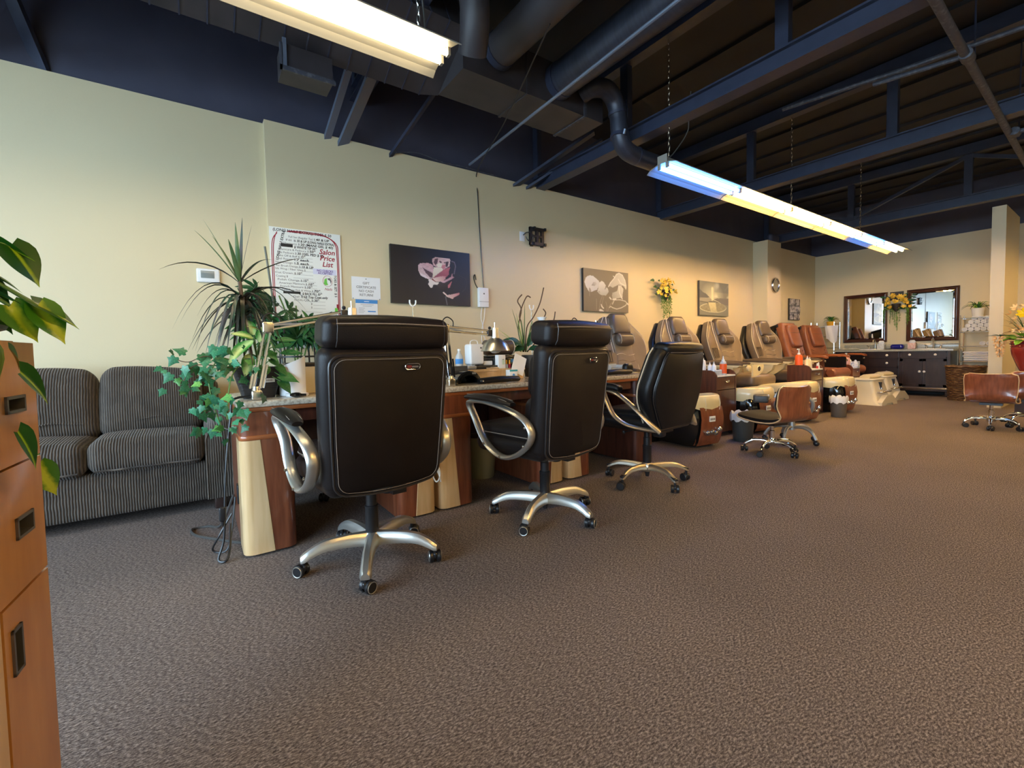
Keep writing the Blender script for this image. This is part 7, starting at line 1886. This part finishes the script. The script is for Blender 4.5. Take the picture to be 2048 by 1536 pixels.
t = thing('plug_bundle', 'black plug hanging in the cable bundle beside the first table', 'plug', (.075, 2.515, .24)); obj('plug', MB().rbox((0, 0, 0), (.03, .02, .07), .008, 2), BLACKPL, t); obj('strain_relief', MB().tube([(0, 0, -.035), (0, 0, -.06)], [.008, .005], 8), BLACKPL, t)
tag(obj('white_cable', MB().tube(smooth_path([(1.225, 2.52, .46), (1.222, 2.515, .36), (1.232, 2.47, .27), (1.225, 2.465, .22), (1.21, 2.48, .20), (1.195, 2.49, .24), (1.205, 2.49, .30), (1.228, 2.47, .24), (1.236, 2.468, .20), (1.222, 2.475, .30), (1.22, 2.5, .38)], 6), .0045, 6), WHITEPL), 'white cable coil hanging at the corner of the second table', 'cable')
for k, pts in enumerate(([(2.30, 3.0, .40), (2.34, 3.05, .2), (2.42, 3.08, .01), (2.65, 3.0, .008), (2.9, 2.95, .008)], [(2.72, 3.35, .35), (2.68, 3.30, .1), (2.60, 3.20, .008), (2.45, 3.05, .008), (2.33, 2.98, .008)])):
    tag(obj('floor_cable', MB().tube(smooth_path(pts, 6), .007, 6), GREYPL), ('grey cable on the carpet from the second to the third table', 'grey cable curling on the carpet behind the third table')[k], 'cable')

# ================================================================ BOTTLES ON THE CARTS
def squeeze(loc, h, r, m, label, lab=None, capm=None):
    t = thing('squeeze_bottle', label, 'bottle', loc)
    obj('bottle', MB().lathe([(r * .95, 0), (r, .006), (r, h * .62), (r * .75, h * .70), (r * .4, h * .74)], seg=16), m, t)
    obj('spout', MB().lathe([(r * .5, h * .73), (r * .48, h * .80), (r * .26, h * .82), (r * .08, h)], seg=12), capm or WHITEPL, t)
    if lab: obj('label', MB().lathe([(r * 1.03, h * .08), (r * 1.03, h * .58)], seg=16, cap=False), lab, t)
    return t
def pump(loc, h, r, m, label, lab=None):
    t = thing('pump_bottle', label, 'bottle', loc)
    obj('bottle', MB().lathe([(r * .95, 0), (r, .006), (r, h * .55), (r * .8, h * .66), (r * .4, h * .70)], seg=18), m, t)
    obj('pump_head', MB().lathe([(r * .42, h * .69), (r * .42, h * .78), (r * .16, h * .79), (r * .16, h * .93)], seg=12).rbox((-.018, 0, h * .955), (.065, .02, .018), .006, 2), WHITEPL, t)
    if lab: obj('label', MB().lathe([(r * 1.02, h * .04), (r * 1.02, h * .54)], seg=18, cap=False), lab, t)
    return t
c1 = .692
squeeze((4.975, 2.71, c1), .215, .036, CLEARPL, 'tall clear squeeze bottle with orange label on the nearest cart', ORANGELAB)
squeeze((4.87, 2.76, c1), .155, .026, WHITEPL, 'small white squeeze bottle left of the orange-labelled bottle'); squeeze((4.925, 2.84, c1), .15, .024, WHITEPL, 'small white squeeze bottle just behind the orange-labelled bottle')
pump((4.86, 2.89, c1), .25, .036, WHITEPL, 'white pump bottle behind the task chair on the nearest cart')
for k in range(4): o = thing('glass_jar', ('first', 'second', 'third', 'fourth')[k] + ' small clear jar from the left on the nearest cart', 'jar', (4.80 + .034 * k, 2.70 + .0 * k, c1), group='clear jars on the nearest cart'); obj('jar', MB().lathe([(.014, 0), (.015, .045), (.010, .05)], seg=12), CLEARPL, o); obj('lid', MB().lathe([(.013, .05), (.013, .062), (.003, .063)], seg=10), WHITEPL, o)
polish((5.07, 2.78, c1), INK, BLACKPL, 'left black nail polish bottle on the nearest cart', .08, .016); polish((5.11, 2.78, c1), INK, BLACKPL, 'right black nail polish bottle on the nearest cart', .08, .016)
c2 = .667
pump((7.37, 2.88, c2), .30, .050, ORANGELAB, 'orange pump bottle on the middle cart'); squeeze((7.45, 2.80, c2), .19, .036, CREAMPL, 'left cream squeeze bottle on the middle cart'); squeeze((7.53, 2.80, c2), .17, .032, IVORY, 'right cream squeeze bottle on the middle cart')
polish((7.52, 2.70, c2), mat('crimson_polish', (.4, .02, .03), .2), WHITEPL, 'red nail polish at the front of the middle cart', .07, .014); polish((7.57, 2.70, c2), WHITEPL, WHITEPL, 'white nail polish at the front of the middle cart', .08, .015)
towel_cloth('small white towel folded on the middle cart', (7.56, 2.90, c2), .1, .08, 5)
c3 = .592
pump((9.80, 3.06, c3), .27, .055, PINKLIQ, 'pink lotion pump bottle on the reddish cart'); squeeze((9.96, 3.07, c3), .20, .035, WHITEPL, 'white squeeze bottle right of the pink pump bottle')
t = thing('tissue_box', 'white and blue tissue box at the front of the reddish cart', 'tissue box', (9.98, 2.98, c3)); obj('box', MB().rbox((0, 0, .055), (.12, .10, .11), .004, 1), mat('blue_white_card', (.25, .32, .55), .6, col2=(.80, .82, .86), scale=30, ramp=(.4, .55)), t); obj('tissue', MB().ball((0, 0, .115), .03, 10, (1, .6, .8)), PAPER, t)
t = thing('spray_carton', 'white carton with a red mark left of the pink bottle', 'box', (9.80, 3.16, c3)); obj('box', MB().rbox((0, 0, .085), (.07, .06, .17), .003, 1), PAPER, t); obj('red_mark', MB().b2((-.02, -.032, .10), (.015, -.0295, .125)), REDINK, t)
